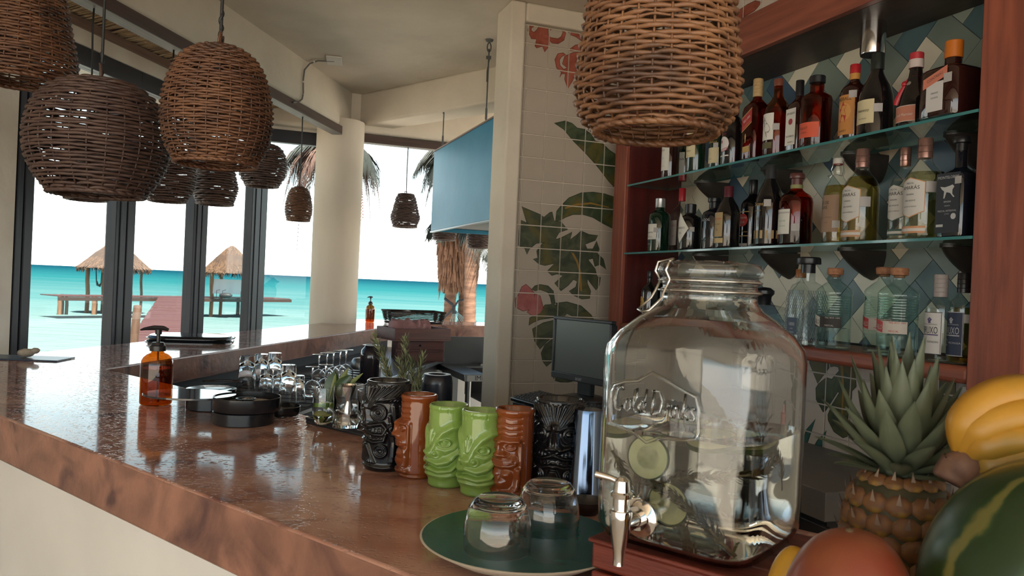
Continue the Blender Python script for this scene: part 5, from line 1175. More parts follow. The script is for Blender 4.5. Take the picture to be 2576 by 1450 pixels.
MB().lathe([(ra2 * .86, .012), (ra2 * .86, h2 * .42), (.0005, h2 * .42)], 28).build('water', LIQ, g2)
MB().lathe([(ra3 * .86, .012), (ra3 * .86, h3 * .35), (.0005, h3 * .35)], 28).build('water', LIQ, g3)
t = thing('bar_spoon', 'thin steel bar spoon leaning in the tumbler next to the black mug', 'bar spoon', (q3.x, q3.y, q3.z + .012))
m = MB(); m.tube([(-.012, 0, 0), (.0, 0, h3 * .5), (.022, 0, h3 * .98)], .002, 6); m.ball((-.012, 0, .004), (.007, .004, .005), 10, 6); m.build('handle', MATS['polished_steel'], t)
# rosemary in a small glass behind the black mug
ROS = P('rosemary', (0.12, 0.14, 0.07), .55, col2=(0.22, 0.24, 0.13), ns=30); ROSS = P('rosemary_stem', (0.14, 0.11, 0.06), .7)
def sprig(name, label, base, pts, nl=.022, dens=.0028, parent=None, seed=1, group=None, cat='rosemary', mat=ROS, wid=1.0):
    rg = random.Random(seed)
    t = thing(name, label, cat, base, 0, group)
    P_ = [Vector(p) for p in pts]
    def pos(f):
        f *= len(P_) - 1; i = min(int(f), len(P_) - 2); return P_[i].lerp(P_[i + 1], f - i), (P_[i + 1] - P_[i]).normalized()
    MB().tube(P_, [.0018] * (len(P_) - 1) + [.0008], 5).build('stem', ROSS, t, smooth=180)
    L = sum((P_[i + 1] - P_[i]).length for i in range(len(P_) - 1)); m = MB(); n = int(L / dens)
    for i in range(n):
        f = .12 + .88 * i / n; p, d = pos(min(f, .999)); a = rg.uniform(0, 6.28)
        s = d.orthogonal().normalized(); u = d.cross(s); o_ = s * math.cos(a) + u * math.sin(a)
        l = nl * rg.uniform(.7, 1.1) * (1 if f < .8 else 1.15 - (f - .8) * 1.5); dir_ = (o_ * rg.uniform(.45, .8) + d * .75).normalized(); w = o_.cross(d).normalized() * .0011 * wid
        e = p + dir_ * l; mid = p + dir_ * l * .5 + o_ * .002
        m.add([p - w, p + w, mid + w, e, mid - w, mid + o_.cross(w).normalized() * .0006], [(0, 1, 2, 5), (0, 5, 4), (4, 5, 3), (5, 2, 3)])
    o = m.build('needles', mat, t, smooth=0); o['kind'] = 'stuff'; return t
vp = onz(1010, 1098, ZM) + Vector((0, .045, 0))
t = thing('herb_cup', 'dark cup behind the black tiki mug that holds the rosemary', 'cup', (vp.x, vp.y, ZM + .0003))
MB().lathe([(.0005, 0), (.030, 0), (.032, .004), (.034, .085), (.032, .085), (.030, .006), (.0005, .006)], 28).build('cup_wall', BLACK, t)
for i, (tx, ty) in enumerate(((940, 842), (958, 880), (1018, 850), (1003, 905), (1064, 893), (1034, 900), (1052, 955))):
    e = at(tx, ty, vp.y + .01 * (i % 3)); b = Vector((vp.x + .008 * (i - 3) * .7, vp.y, ZM + .008)); d = e - b
    sprig('rosemary_sprig', ['long rosemary sprig leaning far left behind the black mug', 'short rosemary sprig at the left of the bunch behind the black mug', 'tallest upright rosemary sprig behind the black mug', 'short middle rosemary sprig behind the black mug', 'rosemary sprig leaning right towards the dark pot', 'upright rosemary sprig right of the tallest one', 'low rosemary sprig hanging over the right rim of the black mug'][i],
          b, [(0, 0, 0), tuple(d * .35 + Vector((.006, 0, .012))), tuple(d * .7 + Vector((.004, 0, .008))), tuple(d)], seed=20 + i, group='rosemary sprigs behind the black mug', nl=.024, dens=.0018, wid=1.7)
# ---------------------------------------------------------------- teal plate and upturned tumblers
TEAL = P('teal_glaze', (0.008, 0.085, 0.082), .25, col2=(0.006, 0.055, 0.056), ns=9, detail=6, spec=.22)
CRM = P('cream_glaze', (0.55, 0.49, 0.40), .3)
PX_, PY_ = .030, 1.083
t = thing('plate', 'large teal glazed coupe plate with a cream rim on the bar top under two tumblers', 'plate', (PX_, PY_, CT + .0004))
m = MB(); r = .143
m.lathe([(.055, .0), (.075, .001), (.11, .010), (r - .003, .0265), (r, .0285), (r - .0025, .0295)], 72, mi=1)
m.f.pop(0) if False else None
m.lathe([(.0005, .0062), (.05, .0064), (.085, .0085), (.115, .0155), (r - .004, .0285), (r - .0028, .0296)], 72, mi=0)
m.build('dish', [TEAL, CRM], t, smooth=60)
UP = [(.60, 0), (.70, .025), (.86, .14), (.97, .38), (1.0, .55), (.97, .80), (.90, 1.0)]
def up_glass(cx, cy, label):
    t = thing('tumbler', label, 'glass', (cx, cy, CT + .0082), 0, 'upturned tumblers on the teal plate')
    rad, h = .0455, .091; w = .0015
    out = [(r_ * rad, h - z_ * h) for r_, z_ in UP]; out.reverse()
    inn = [(r_ * rad - w, h - z_ * h) for r_, z_ in UP if z_ > .1]; inn.reverse()
    prof = [(.90 * rad - w * .5, -.0006 + .0008)] + out + [(.0005, h - .001)]
    m = MB(); vs = [(.0005, h - .012), (.52 * rad, h - .012), (.66 * rad, h - .010)] 
    prof_in = inn + list(reversed(vs))
    full = list(reversed(prof_in)) + out + [(.58 * rad, h + .0002), (.50 * rad, h - .0018), (.0005, h - .0022)]
    m.lathe(full, 48); m.build('glass_wall', RG, t, smooth=60); return t
up_glass(-.005, 1.022, 'clear upturned tumbler at the front of the teal plate')
up_glass(.066, 1.114, 'clear upturned tumbler at the back of the teal plate, in front of the black mug')
# shaker tin and black bowl beside the dispenser
p = onz(1478, 1285, CT)
t = thing('shaker_tin', 'tall polished steel shaker tin half hidden by the left edge of the glass dispenser', 'shaker', (p.x, p.y + .05, CT + .0004))
MB().lathe([(.034, 0), (.035, .004), (.034, .01), (.026, .158), (.0245, .165), (.0005, .165)], 40).build('tin', P('mirror_steel', (0.12, 0.16, 0.23), .12, 1.0), t, smooth=60)
p = onz(1462, 1306, CT)
t = thing('small_bowl', 'small black bowl between the rear tumbler and the glass dispenser', 'bowl', (p.x + .012, p.y + .03, CT + .0004))
MB().lathe([(.0005, 0), (.017, 0), (.028, .014), (.031, .024), (.0295, .024), (.0265, .014), (.015, .004), (.0005, .003)], 32).build('bowl_wall', BLACK, t, smooth=60)
# ---------------------------------------------------------------- far bar top: trays, menu, stone, wicker tray
TRM = P('tray_black', (0.015, 0.016, 0.019), .10, coat=.4)
a = onz(456, 864, CT)
def superell(rx, ry, e, n=48): return [(rx * math.copysign(abs(math.cos(2 * math.pi * i / n)) ** (2 / e), math.cos(2 * math.pi * i / n)), ry * math.copysign(abs(math.sin(2 * math.pi * i / n)) ** (2 / e), math.sin(2 * math.pi * i / n))) for i in range(n)]
for i, (z, lab) in enumerate(((0, 'black round-cornered serving tray, lower of the two stacked upside down on the left bar'), (.020, 'black shiny serving tray, upper of the two stacked upside down on the left bar'))):
    t = thing('serving_tray', lab, 'tray', (a.x + .006 * i, a.y + .12, CT + .0004 + z), 12, 'serving trays stacked on the left bar')
    pr = superell(.218, .165, 3.2); m = MB(); rows = [[(x * s, y * s, zz) for x, y in pr] for s, zz in ((1, 0), (1.0, .004), (.96, .006), (.93, .016), (.90, .0165))]
    m.grid(rows, closed=True); m.f.append(tuple(4 * 48 + q for q in range(48))); m.mi.append(0); m.f.append(tuple(range(47, -1, -1))); m.mi.append(0); m.build('tray_shell', TRM, t, smooth=50)
a = onz(40, 903, CT)
t = thing('menu_board', 'dark blue menu board lying at the left edge of the bar under a stone', 'menu', (a.x - .03, a.y + .01, CT + .0004), 4)
MB().box(-.21, -.07, 0, .215, .075, .005).build('board', P('menu_blue', (0.035, 0.06, 0.10), .3), t, bev=.001)
a = onz(58, 900, CT + .006)
t = thing('beach_stone', 'pale lumpy beach stone used as a weight on the menu board', 'stone', (a.x, a.y + .02, CT + .0062))
m = MB(); m.ball((0, 0, .017), (.034, .024, .017), 18, 12, fn=lambda d: 1 + .12 * noise.noise(Vector(d) * 1.8)); m.ball((.032, .004, .026), (.018, .015, .012), 14, 10, fn=lambda d: 1 + .15 * noise.noise(Vector(d) * 2)); m.build('stone', P('pale_stone', (0.42, 0.37, 0.30), .8, col2=(0.33, 0.28, 0.22), ns=40), t, smooth=180)
# wicker tray
a = onz(1034, 815, CT)
wt = thing('wicker_tray', 'dark rectangular wicker tray with papers on the far corner of the bar', 'tray', (a.x, a.y + .14, CT + .0004), 24)
W2, D2, HH = .225, .15, .10; DKW = P('wicker_black', (0.016, 0.012, 0.010), .8, col2=(0.035, 0.025, 0.018), ns=30, spec=.15)
m = MB(); rr = random.Random(9)
for kx in range(13):
    z = .006 + HH * kx / 13; s = 1 + .10 * kx / 13; path = []
    N = 96
    for i in range(N):
        u = i / N * 4; sd = int(u); f = u - sd; c = [(-W2, -D2), (W2, -D2), (W2, D2), (-W2, D2)]; A = Vector(c[sd]); B = Vector(c[(sd + 1) % 4]); q = A.lerp(B, f) * s
        nn = Vector((B.y - A.y, A.x - B.x)).normalized() * (.0035 * math.sin(i * math.pi / 2 + math.pi * (kx % 2)))
        path.append((q.x + nn.x, q.y + nn.y, z + rr.uniform(-.0006, .0006)))
    m.tube(path, .0032 if rr.random() > .15 else .0022, 5, closed=True)
o = m.build('weave', DKW, wt, smooth=180); o['kind'] = 'stuff'
m = MB(); rim = [Vector((x * W2 * 1.11, y * D2 * 1.11, HH + .004)) for x, y in ((-1, -1), (1, -1), (1, 1), (-1, 1))]
m.tube([rim[i].lerp(rim[(i + 1) % 4], f / 8) for i in range(4) for f in range(8)], .0065, 6, closed=True); m.build('rim', DKW, wt, smooth=180)
MB().box(-W2, -D2, .0, W2, D2, .006).build('floor_panel', DKW, wt)
t = thing('paper_stack', 'tilted sheets of paper sticking up out of the wicker tray', 'paper', (wt.location.x - .10, wt.location.y - .03, CT + .074), 34)
o = MB().box(-.10, -.07, 0, .10, .07, .010).build('sheets', P('paper', (0.42, 0.36, 0.28), .8), t); t.rotation_euler = (R(8), R(-10), R(34))
# ---------------------------------------------------------------- glass drink dispenser on a red wooden stand
SZ = CT + .072
ca = NF.l(onz(1490, 1352, SZ))           # near left top corner of the stand
st_ = thing('dispenser_stand', 'red-stained wooden box stand under the glass drink dispenser', 'stand', NF.w(ca.x, ca.y, CT), NF.deg)
REDW = P('red_wood', (0.16, 0.030, 0.018), .4, col2=(0.09, 0.016, 0.010), ns=4, st=(1.2, 12, 12), detail=7, bump=.15, bs=30, bd=.004)
SWID, SDEP = .206, .212
for z0, z1 in ((.0004, .031), (.035, .066)):
    MB().box(0, 0, z0, SWID, .018, z1).build('front_plank', REDW, st_, bev=.003)
    MB().box(0, SDEP - .018, z0, SWID, SDEP, z1).build('back_plank', REDW, st_, bev=.003)
    MB().box(0, .0185, z0, .018, SDEP - .0185, z1).build('side_plank', REDW, st_, bev=.003)
    MB().box(SWID - .018, .0185, z0, SWID, SDEP - .0185, z1).build('side_plank', REDW, st_, bev=.003)
for k_ in range(4):
    MB().box(-.004, -.004 + .0555 * k_, .0664, SWID + .004, -.004 + .0555 * k_ + .0525, .0718).build('top_slat', REDW, st_, bev=.002)
dc = NF.w(ca.x + .0945, ca.y + .0985)
disp = thing('drink_dispenser', 'big square glass drink dispenser with chrome tap, cucumber slices and rosemary in water', 'drink dispenser', (dc.x, dc.y, SZ + .0003), NF.deg)
JW = .1035
jar = [(.80, 0, 5), (.93, .004, 5), (1, .02, 5.5), (1, .05, 6), (1, .225, 6), (.985, .240, 5.5), (.90, .258, 4.2), (.75, .276, 3), (.62, .288, 2.3), (.565, .298, 2), (.56, .306, 2), (.585, .308, 2), (.585, .312, 2), (.56, .314, 2), (.56, .318, 2), (.59, .320, 2), (.59, .325, 2), (.565, .327, 2)]
JG = P('jar_glass', (0.97, 0.985, 0.98), 0.0, trans=1.0, ior=1.47)
inn_ = [(max(.0006, r * JW - .0048), max(z, .0075), e) for r, z, e in jar]
m = MB().lathe([(.0006, 0, 5)] + [(r * JW, z, e) for r, z, e in jar] + list(reversed(inn_)) + [(.0006, .0075, 5)], 96); m.build('glass_jar', JG, disp, smooth=60)
MB().lathe([(.0005, .328), (.575 * JW, .328), (.62 * JW, .330), (.63 * JW, .336), (.60 * JW, .344), (.50 * JW, .347), (.42 * JW, .344), (.0005, .343)], 64).build('glass_lid', thin('lid_glass', (0.86, 0.89, 0.885), ior=1.9), disp, smooth=60)
WL = .141
WAT = P('infused_water', (0.93, 0.96, 0.93), 0.0, trans=1.0, ior=1.33)
wj = [(r * JW - .0052, max(z, .0082), e) for r, z, e in jar[:4]] + [(JW - .0052, WL, 6)]
MB().lathe(wj, 96).build('water', WAT, disp, smooth=60)
# embossed crest and lettering on the front face
ym = -JW - .0006
face = lambda x, y: NF.l(NF.pl(x, y, NF.l(dc).y - JW))
def fl(x, y): q = face(x, y); l0 = NF.l(dc); return (q.x - l0.x, q.z - SZ)
EMB = P('embossed_glass', (0.97, 0.985, 0.98), 0.02, trans=1.0, ior=1.47)
crest = [fl(x, y) for x, y in ((1537, 1062), (1535, 985), (1545, 968), (1570, 960), (1605, 958), (1640, 938), (1665, 952), (1720, 985), (1752, 1000), (1759, 1030), (1757, 1090), (1748, 1106), (1715, 1108), (1680, 1104), (1658, 1104), (1626, 1114), (1600, 1094), (1560, 1076))]
MB().tube([(x, ym, z) for x, z in crest], .0022, 8, closed=True).build('crest_rim', EMB, disp, smooth=180)
m = MB()
a0, a1 = fl(1541, 1030), fl(1750, 1062)
ang = math.atan2(a1[1] - a0[1], a1[0] - a0[0])
scr = {'C': [[(.62, .85), (.45, 1), (.2, .85), (.08, .4), (.2, .05), (.45, 0), (.62, .2)]], 'o': [[(.3, .5), (.12, .4), (.08, .15), (.25, 0), (.42, .15), (.42, .38), (.3, .5), (.5, .42)]], 'l': [[(.05, .1), (.3, .7), (.28, 1), (.15, .9), (.12, .2), (.25, 0), (.4, .15)]],
       'd': [[(.42, .45), (.2, .5), (.06, .25), (.18, .02), (.38, .15), (.48, 1)], [(.45, .5), (.44, .1), (.56, .05)]], 'D': [[(.15, 1), (.12, 0)], [(.02, .95), (.45, .98), (.68, .6), (.55, .15), (.12, 0)]], 'r': [[(.05, .45), (.18, .5), (.14, 0)], [(.17, .35), (.3, .5), (.4, .42)]],
       'i': [[(.12, .5), (.08, .08), (.22, .02)], [(.13, .68), (.14, .72)]], 'n': [[(.05, .5), (.06, 0)], [(.06, .35), (.22, .5), (.33, .4), (.32, .05), (.44, .03)]], 'k': [[(.12, 1), (.06, 0)], [(.38, .5), (.1, .25), (.4, .0)]], 's': [[(.34, .45), (.18, .5), (.1, .36), (.3, .2), (.26, .02), (.06, .05)]]}
x = 0; word = 'Cold Drinks'; wd = {'C': .66, 'o': .5, 'l': .38, 'd': .56, ' ': .22, 'D': .72, 'r': .4, 'i': .26, 'n': .46, 'k': .42, 's': .4}
tot = sum(wd[c_] for c_ in word); LEN = math.hypot(a1[0] - a0[0], a1[1] - a0[1]); S_ = LEN / tot
for c_ in word:
    for stq in scr.get(c_, []):
        pts = []
        for u, v in stq:
            X = (x + u) * S_ + .10 * v * S_; Z = v * S_ * 1.35
            pts.append((a0[0] + X * math.cos(ang) - Z * math.sin(ang), ym, a0[1] + X * math.sin(ang) + Z * math.cos(ang)))
        m.tube(pts, .0016, 6)
    x += wd[c_]
o = m.build('embossed_lettering', EMB, disp, smooth=180); o['kind'] = 'stuff'
# clasp wires on the neck
CHR = P('chrome_tap', (0.72, 0.70, 0.68), .07, 1.0)
WIR = P('clasp_wire', (0.55, 0.53, 0.5), .2, 1.0)
nr = .585 * JW + .0022
m = MB()
for z in (.310, .3225): m.tube([(nr * math.cos(2 * math.pi * i / 40), nr * math.sin(2 * math.pi * i / 40), z) for i in range(40)], .0016, 6, closed=True)
m.build('neck_wire', WIR, disp, smooth=180)
an = math.radians(-122 )
def polar(r, da, z): return (r * math.cos(an + da), r * math.sin(an + da), z)
m = MB(); m.tube([polar(nr, -.30, .3225), polar(nr + .006, -.26, .309), polar(nr + .012, -.24, .299), polar(nr + .028, -.22, .284), polar(nr + .030, .0, .282), polar(nr + .028, .12, .284), polar(nr + .012, .14, .299), polar(nr + .006, .10, .309), polar(nr, .14, .3225), polar(nr + .006, .12, .334), polar(nr + .003, .16, .345)], .0017, 6)
m.tube([polar(nr, -.30, .3225), polar(nr + .006, -.32, .333), polar(nr + .003, -.34, .345), polar(nr - .01, -.2, .3485), polar(nr - .01, 0, .3488), polar(nr + .003, .16, .345)], .0016, 6); m.build('clasp_bail', WIR, disp, smooth=180)
# tap
tx, tz = fl(1612, 1302)
tap = MB(); yq = -JW
MB().lathe([(.0225, .0), (.0225, .004), (.017, .006), (.014, .010)], 32).xf(Matrix.Translation((tx, yq - .0006, tz)) @ Matrix.Rotation(R(90), 4, 'X')).build('tap_flange', CHR, disp)
MB().lathe([(.010, 0), (.010, .030), (.0085, .034)], 24).xf(Matrix.Translation((tx, yq - .010, tz)) @ Matrix.Rotation(R(90), 4, 'X')).build('tap_shank', CHR, disp)
tp = Vector((tx - .002, yq - .043, tz))
MB().lathe([(.0055, -.046), (.0068, -.046), (.0065, -.038), (.0075, -.028), (.0115, -.006), (.0125, .006), (.0130, .014), (.0125, .016), (.0095, .0165), (.0095, .030), (.012, .031), (.0125, .036), (.010, .038), (.0085, .050), (.004, .054), (.0005, .054)], 32, tuple(tp)).build('tap_body', CHR, disp, smooth=40)
m = MB(); m.tube([tuple(tp + Vector((0, 0, .047))), tuple(tp + Vector((-.012, -.004, .051))), tuple(tp + Vector((-.030, -.008, .053)))], [.004, .0035, .0045], 8); m.build('tap_lever', CHR, disp, smooth=60)
# cucumber slices and rosemary inside the water (things of their own)
CUC = P('cucumber_flesh', (0.60, 0.58, 0.32), .35, col2=(0.54, 0.53, 0.26), ns=60, sub=.1); CUCR = P('cucumber_rind', (0.035, 0.06, 0.018), .35); CUCC = P('cucumber_core', (0.50, 0.50, 0.25), .4, col2=(0.60, 0.58, 0.33), ns=130)
dcl = NF.l(dc)
def inside(px, py, depth):    # point at a picture position, `depth` behind the front glass
    q = NF.l(NF.pl(px, py, dcl.y - JW + depth)); return q
def cuc(px, py, depth, r, tilt, spin, lab):
    q = inside(px, py, depth); w = NF.w(q.x, q.y, q.z)
    t = thing('cucumber_slice', lab, 'cucumber slice', w, 0, 'cucumber slices in the dispenser'); t.rotation_euler = (R(tilt), 0, R(spin + NF.deg))
    th = .003
    MB().lathe([(r * .93, -th), (r * .935, th)], 40).build('flesh', CUC, t, smooth=40)
    MB().lathe([(r * .938, -th), (r, -th * .8), (r, th * .8), (r * .938, th)], 40, closed=True).build('rind', CUCR, t, smooth=40)
    m = MB(); m.lathe([(.0005, th + .0003), (r * .52, th + .0003)], 24); m.lathe([(.0005, -th - .0003), (r * .52, -th - .0003)], 24); m.build('seed_core', CUCC, t); return t
cuc(1636, 1150, .016, .0265, 84, 6, 'upright cucumber slice facing out behind the dispenser front, above the tap')
cuc(1690, 1265, .035, .026, 62, 40, 'dark tilted cucumber slice sunk beside the tap in the dispenser')
for i, (px, d, r, lab) in enumerate(((1800, .075, .027, 'cucumber slice floating flat on the right of the dispenser water'), (1862, .105, .024, 'cucumber slice floating at the far right rim of the dispenser water'), (1570, .060, .024, 'cucumber slice floating at the left of the dispenser water'), (1735, .135, .026, 'cucumber slice floating at the back of the dispenser water'))):
    q = inside(px, 1090, d); w = NF.w(q.x, q.y, SZ + WL - .0105)
    t = cuc(px, 1090, d, r, 15, 4 * i, lab); t.location = w
RW = P('wet_rosemary', (0.045, 0.042, 0.014), .5, col2=(0.085, 0.07, 0.025), ns=30)
def inr(pts, lab, seed, nl=.017):
    W_ = []
    for px, py, d in pts: q = inside(px, py, d); W_.append(NF.w(q.x, q.y, q.z))
    b = W_[0]; sprig('rosemary_sprig', lab, b, [tuple(p - b) for p in W_], nl=nl, dens=.0011, wid=1.9, seed=seed, group='rosemary sprigs in the dispenser', mat=RW)
inr([(1845, 1385, .045), (1790, 1320, .04), (1720, 1255, .035), (1650, 1215, .03)], 'rosemary sprig slanting down to the right corner of the dispenser', 51)
inr([(1640, 1215, .05), (1740, 1195, .06), (1850, 1190, .07), (1940, 1150, .09)], 'rosemary sprig lying across the dispenser at mid-height of the water', 52)
inr([(1770, 1400, .07), (1745, 1330, .08), (1735, 1260, .09)], 'rosemary sprig standing at the bottom of the dispenser', 53)
inr([(1560, 1130, .05), (1585, 1180, .05), (1600, 1230, .06)], 'rosemary sprig behind the upright cucumber slice', 54)
inr([(1940, 1230, .12), (1930, 1160, .12), (1900, 1130, .11), (1850, 1120, .1)], 'rosemary sprig under the water surface at the right of the dispenser', 55)
inr([(1545, 1345, .03), (1520, 1310, .03), (1530, 1290, .04)], 'short rosemary sprig in the left bottom corner of the dispenser', 56, nl=.013)
# ---------------------------------------------------------------- fruit
def nodes(m): return m.node_tree.nodes, m.node_tree.links
# pineapple
pp = at(2247, 1600, .86); PXY = (pp.x, pp.y)
pine = thing('pineapple', 'ripe pineapple with a full leafy crown standing between the dispenser and the watermelon', 'pineapple', (*PXY, CT + .0004))
PR, PHH = .0625, .196
SKIN = P('pineapple_skin', (0.028, 0.028, 0.011), .6, col2=(0.05, 0.04, 0.015), ns=60); EYE = P('pineapple_eye', (0.17, 0.072, 0.02), .6, col2=(0.11, 0.05, 0.028), ns=70, col3=(0.24, 0.13, 0.02), ns3=40); BRCT = P('pineapple_bract', (0.25, 0.17, 0.12), .7)
pprof = lambda f: PR * (max(0.0, 1 - abs(2 * f - 1) ** 3.2)) ** .36 * (.97 + .03 * math.cos(4 * f))
MB().lathe([(max(.0008, pprof(i / 24) * .97), PHH * i / 24) for i in range(25)], 40).build('skin', SKIN, pine, smooth=180)
nrow, ncol = 9, 13
em = None
for j in range(nrow):
    f = (j + .5) / nrow; z = PHH * f; r = pprof(f)
    if r < .02: continue
    dr = (pprof(min(1, f + .03)) - pprof(max(0, f - .03))) / (PHH * .06)
    for i in range(ncol):
        a = 2 * math.pi * (i + .5 * (j % 2) + j * .18) / ncol
        s = .0192
        m = MB(); n = 8; vs = []
        for q, (rr_, hh) in enumerate(((1, 0), (.92, .45), (.6, .8), (.18, .95))):
            for k_ in range(n): 
                b = 2 * math.pi * k_ / n + math.pi / 8; sq = 1 / (abs(math.cos(b)) + abs(math.sin(b))) ** .5
                vs.append((s * rr_ * math.cos(b) * sq, s * .80 * rr_ * math.sin(b) * sq, hh * .0060))
        fs = [(q * n + k_, q * n + (k_ + 1) % n, (q + 1) * n + (k_ + 1) % n, (q + 1) * n + k_) for q in range(3) for k_ in range(n)] + [tuple(3 * n + k_ for k_ in range(n))]
        m.add(vs, fs, 0)
        m.add([(-.0035, 0, .0054), (.0035, 0, .0054), (.0005, .014, .0125), (0, .004, .0085)], [(0, 1, 3), (0, 3, 2), (1, 2, 3)], 1)
        nrm = Vector((math.cos(a), math.sin(a), -dr)).normalized(); tz_ = Vector((0, 0, 1)) - nrm * nrm.z; tz_.normalize(); txx = tz_.cross(nrm)
        M4 = Matrix(((txx.x, tz_.x, nrm.x, r * .955 * math.cos(a)), (txx.y, tz_.y, nrm.y, r * .955 * math.sin(a)), (txx.z, tz_.z, nrm.z, z), (0, 0, 0, 1)))
        if em is None: em = m.mesh('eye', [EYE, BRCT], smooth=50)
        o = bpy.data.objects.new('eye', em); COL.objects.link(o); o.parent = pine; sc = (r / PR) ** .7; o.matrix_local = M4 @ Matrix.Scale(sc, 4)
PLF = P('pineapple_leaf', (0.075, 0.095, 0.058), .5, col2=(0.115, 0.125, 0.075), ns=14, col3=(0.13, 0.085, 0.03), ns3=16)
rg = random.Random(8)
def pleaf(l, w, droop, nse=10):
    rows = []
    for i in range(nse + 1):
        f = i / nse; ww = w * (1 - f ** 2.2) * (.75 + .4 * math.sin(f * 2.6)); yy = -droop * l * (f ** 2.3); zz = l * f * (1 - .22 * abs(droop) * f * f)
        rows.append([(x_ * ww / 2, yy - (1 - x_ * x_) * .22 * ww, zz) for x_ in (-1, -.5, 0, .5, 1)])
    m = MB().grid(rows); b = len(m.v)
    m.grid([[(x_, y_ + .0012, z_) for x_, y_, z_ in r_] for r_ in rows]); return m
for i in range(62):
    f = i / 61; a = i * 2.39996; tilt = 78 - 74 * f ** .8 + rg.uniform(-5, 5); l = (.055 + .062 * f ** .7) * rg.uniform(.88, 1.1); w = .018 + .010 * math.sin(f * 3)
    o = pleaf(l, w, -.18 + .4 * (1 - f) if f < .25 else .12 * rg.uniform(-1, .6)).build('crown_leaf', PLF, pine, smooth=180)
    z = PHH * .965 + .036 * f; rr_ = .024 * (1 - f * .75)
    o.matrix_basis = Matrix.Translation((rr_ * math.cos(a), rr_ * math.sin(a), z)) @ Matrix.Rotation(a + math.pi / 2, 4, 'Z') @ Matrix.Rotation(R(tilt), 4, 'X')
MB().lathe([(.0005, PHH * .95), (.026, PHH * .95), (.022, PHH * 1.05), (.012, PHH * 1.16), (.0005, PHH * 1.2)], 20).build('crown_core', PLF, pine, smooth=180)
# mango and yellow mango
MANG = P('mango_skin', (0.16, 0.020, 0.016), .4, col2=(0.20, 0.07, 0.02), ns=5, lo=.30, hi=.68, detail=3, col3=(0.13, 0.022, 0.018), ns3=6, sub=.05, coat=.1)
q = NF.w(-.195, .737)
t = thing('mango', 'big blushing red-orange mango in front of the pineapple', 'mango', (q.x, q.y, CT + .0004), 20)
hM = .172; rM = .0605
m = MB(); rows = []
for i in range(29):
    b = math.pi * i / 28 - math.pi / 2
    rows.append([((rM * math.cos(b) ** .85 if i not in (0, 28) else .0006) * math.cos(a) * (1 + .04 * math.cos(a)), (rM * .92 * math.cos(b) ** .85 if i not in (0, 28) else .0006) * math.sin(a), hM / 2 + hM / 2 * math.sin(b) + .006 * math.cos(a) * math.cos(b)) for a in [2 * math.pi * k_ / 40 for k_ in range(40)]])
m.grid(rows, closed=True).build('skin', MANG, t, smooth=180)
MB().lathe([(.004, hM - .003), (.0035, hM + .001), (.001, hM + .0025)], 10).build('stem', P('mango_stem', (0.09, 0.06, 0.03), .8), t)
q = NF.w(-.262, .795)
t = thing('yellow_mango', 'small yellow mango peeping out between the dispenser stand and the red mango', 'mango', (q.x, q.y, CT + .0004))
m = MB().ball((0, 0, .064), (.027, .027, .064), 28, 18); m.build('skin', P('yellow_mango_skin', (0.44, 0.24, 0.02), .4, col2=(0.40, 0.20, 0.015), ns=9, bump=.2, bs=200, bd=.001), t, smooth=180)
# watermelon
wq = at(2650, 1452, .66); WR, WL_ = .104, .127
wmel = thing('watermelon', 'large dark green striped watermelon at the lower right corner', 'watermelon', (wq.x, wq.y, CT + .0006))
wmat = bpy.data.materials.new('watermelon_rind'); wmat.use_nodes = True; n, L = nodes(wmat); b = n['Principled BSDF']; b.inputs['Roughness'].default_value = .32
tcw = n.new('ShaderNodeTexCoord'); g_ = n.new('ShaderNodeTexGradient'); g_.gradient_type = 'RADIAL'; nz = n.new('ShaderNodeTexNoise'); nz.inputs['Scale'].default_value = 16; nz.inputs['Detail'].default_value = 6
L.new(tcw.outputs['Object'], g_.inputs[0]); L.new(tcw.outputs['Object'], nz.inputs['Vector'])
mu = n.new('ShaderNodeMath'); mu.operation = 'MULTIPLY'; mu.inputs[1].default_value = 2 * math.pi * 9; L.new(g_.outputs['Fac'], mu.inputs[0])
ad = n.new('ShaderNodeMath'); ad.operation = 'MULTIPLY_ADD'; ad.inputs[1].default_value = 5.5; L.new(nz.outputs['Fac'], ad.inputs[0]); L.new(mu.outputs[0], ad.inputs[2])
si = n.new('ShaderNodeMath'); si.operation = 'SINE'; L.new(ad.outputs[0], si.inputs[0])
rw = n.new('ShaderNodeValToRGB'); rw.color_ramp.elements[0].position = .55; rw.color_ramp.elements[0].color = (.012, .03, .008, 1); rw.color_ramp.elements[1].position = .96; rw.color_ramp.elements[1].color = (.12, .11, .03, 1)
e_ = rw.color_ramp.elements.new(.75); e_.color = (.018, .045, .012, 1)
L.new(si.outputs[0], rw.inputs[0]); L.new(rw.outputs[0], b.inputs['Base Color'])
m = MB().ball((0, 0, 0), (WR, WR, WL_), 64, 40); o = m.build('rind', wmat, wmel, smooth=180); o.location = (0, 0, WR + .001)
o.rotation_euler = (R(10), R(6), R(-28))
dz_ = min((o.rotation_euler.to_matrix() @ Vector(v)).z for v in m.v); o.location.z = -dz_ + .0004
MB().lathe([(.007, 0), (.005, .012), (.006, .022)], 12).build('stalk', P('melon_stalk', (0.10, 0.085, 0.03), .8), o, (0, 0, WL_ - .002))
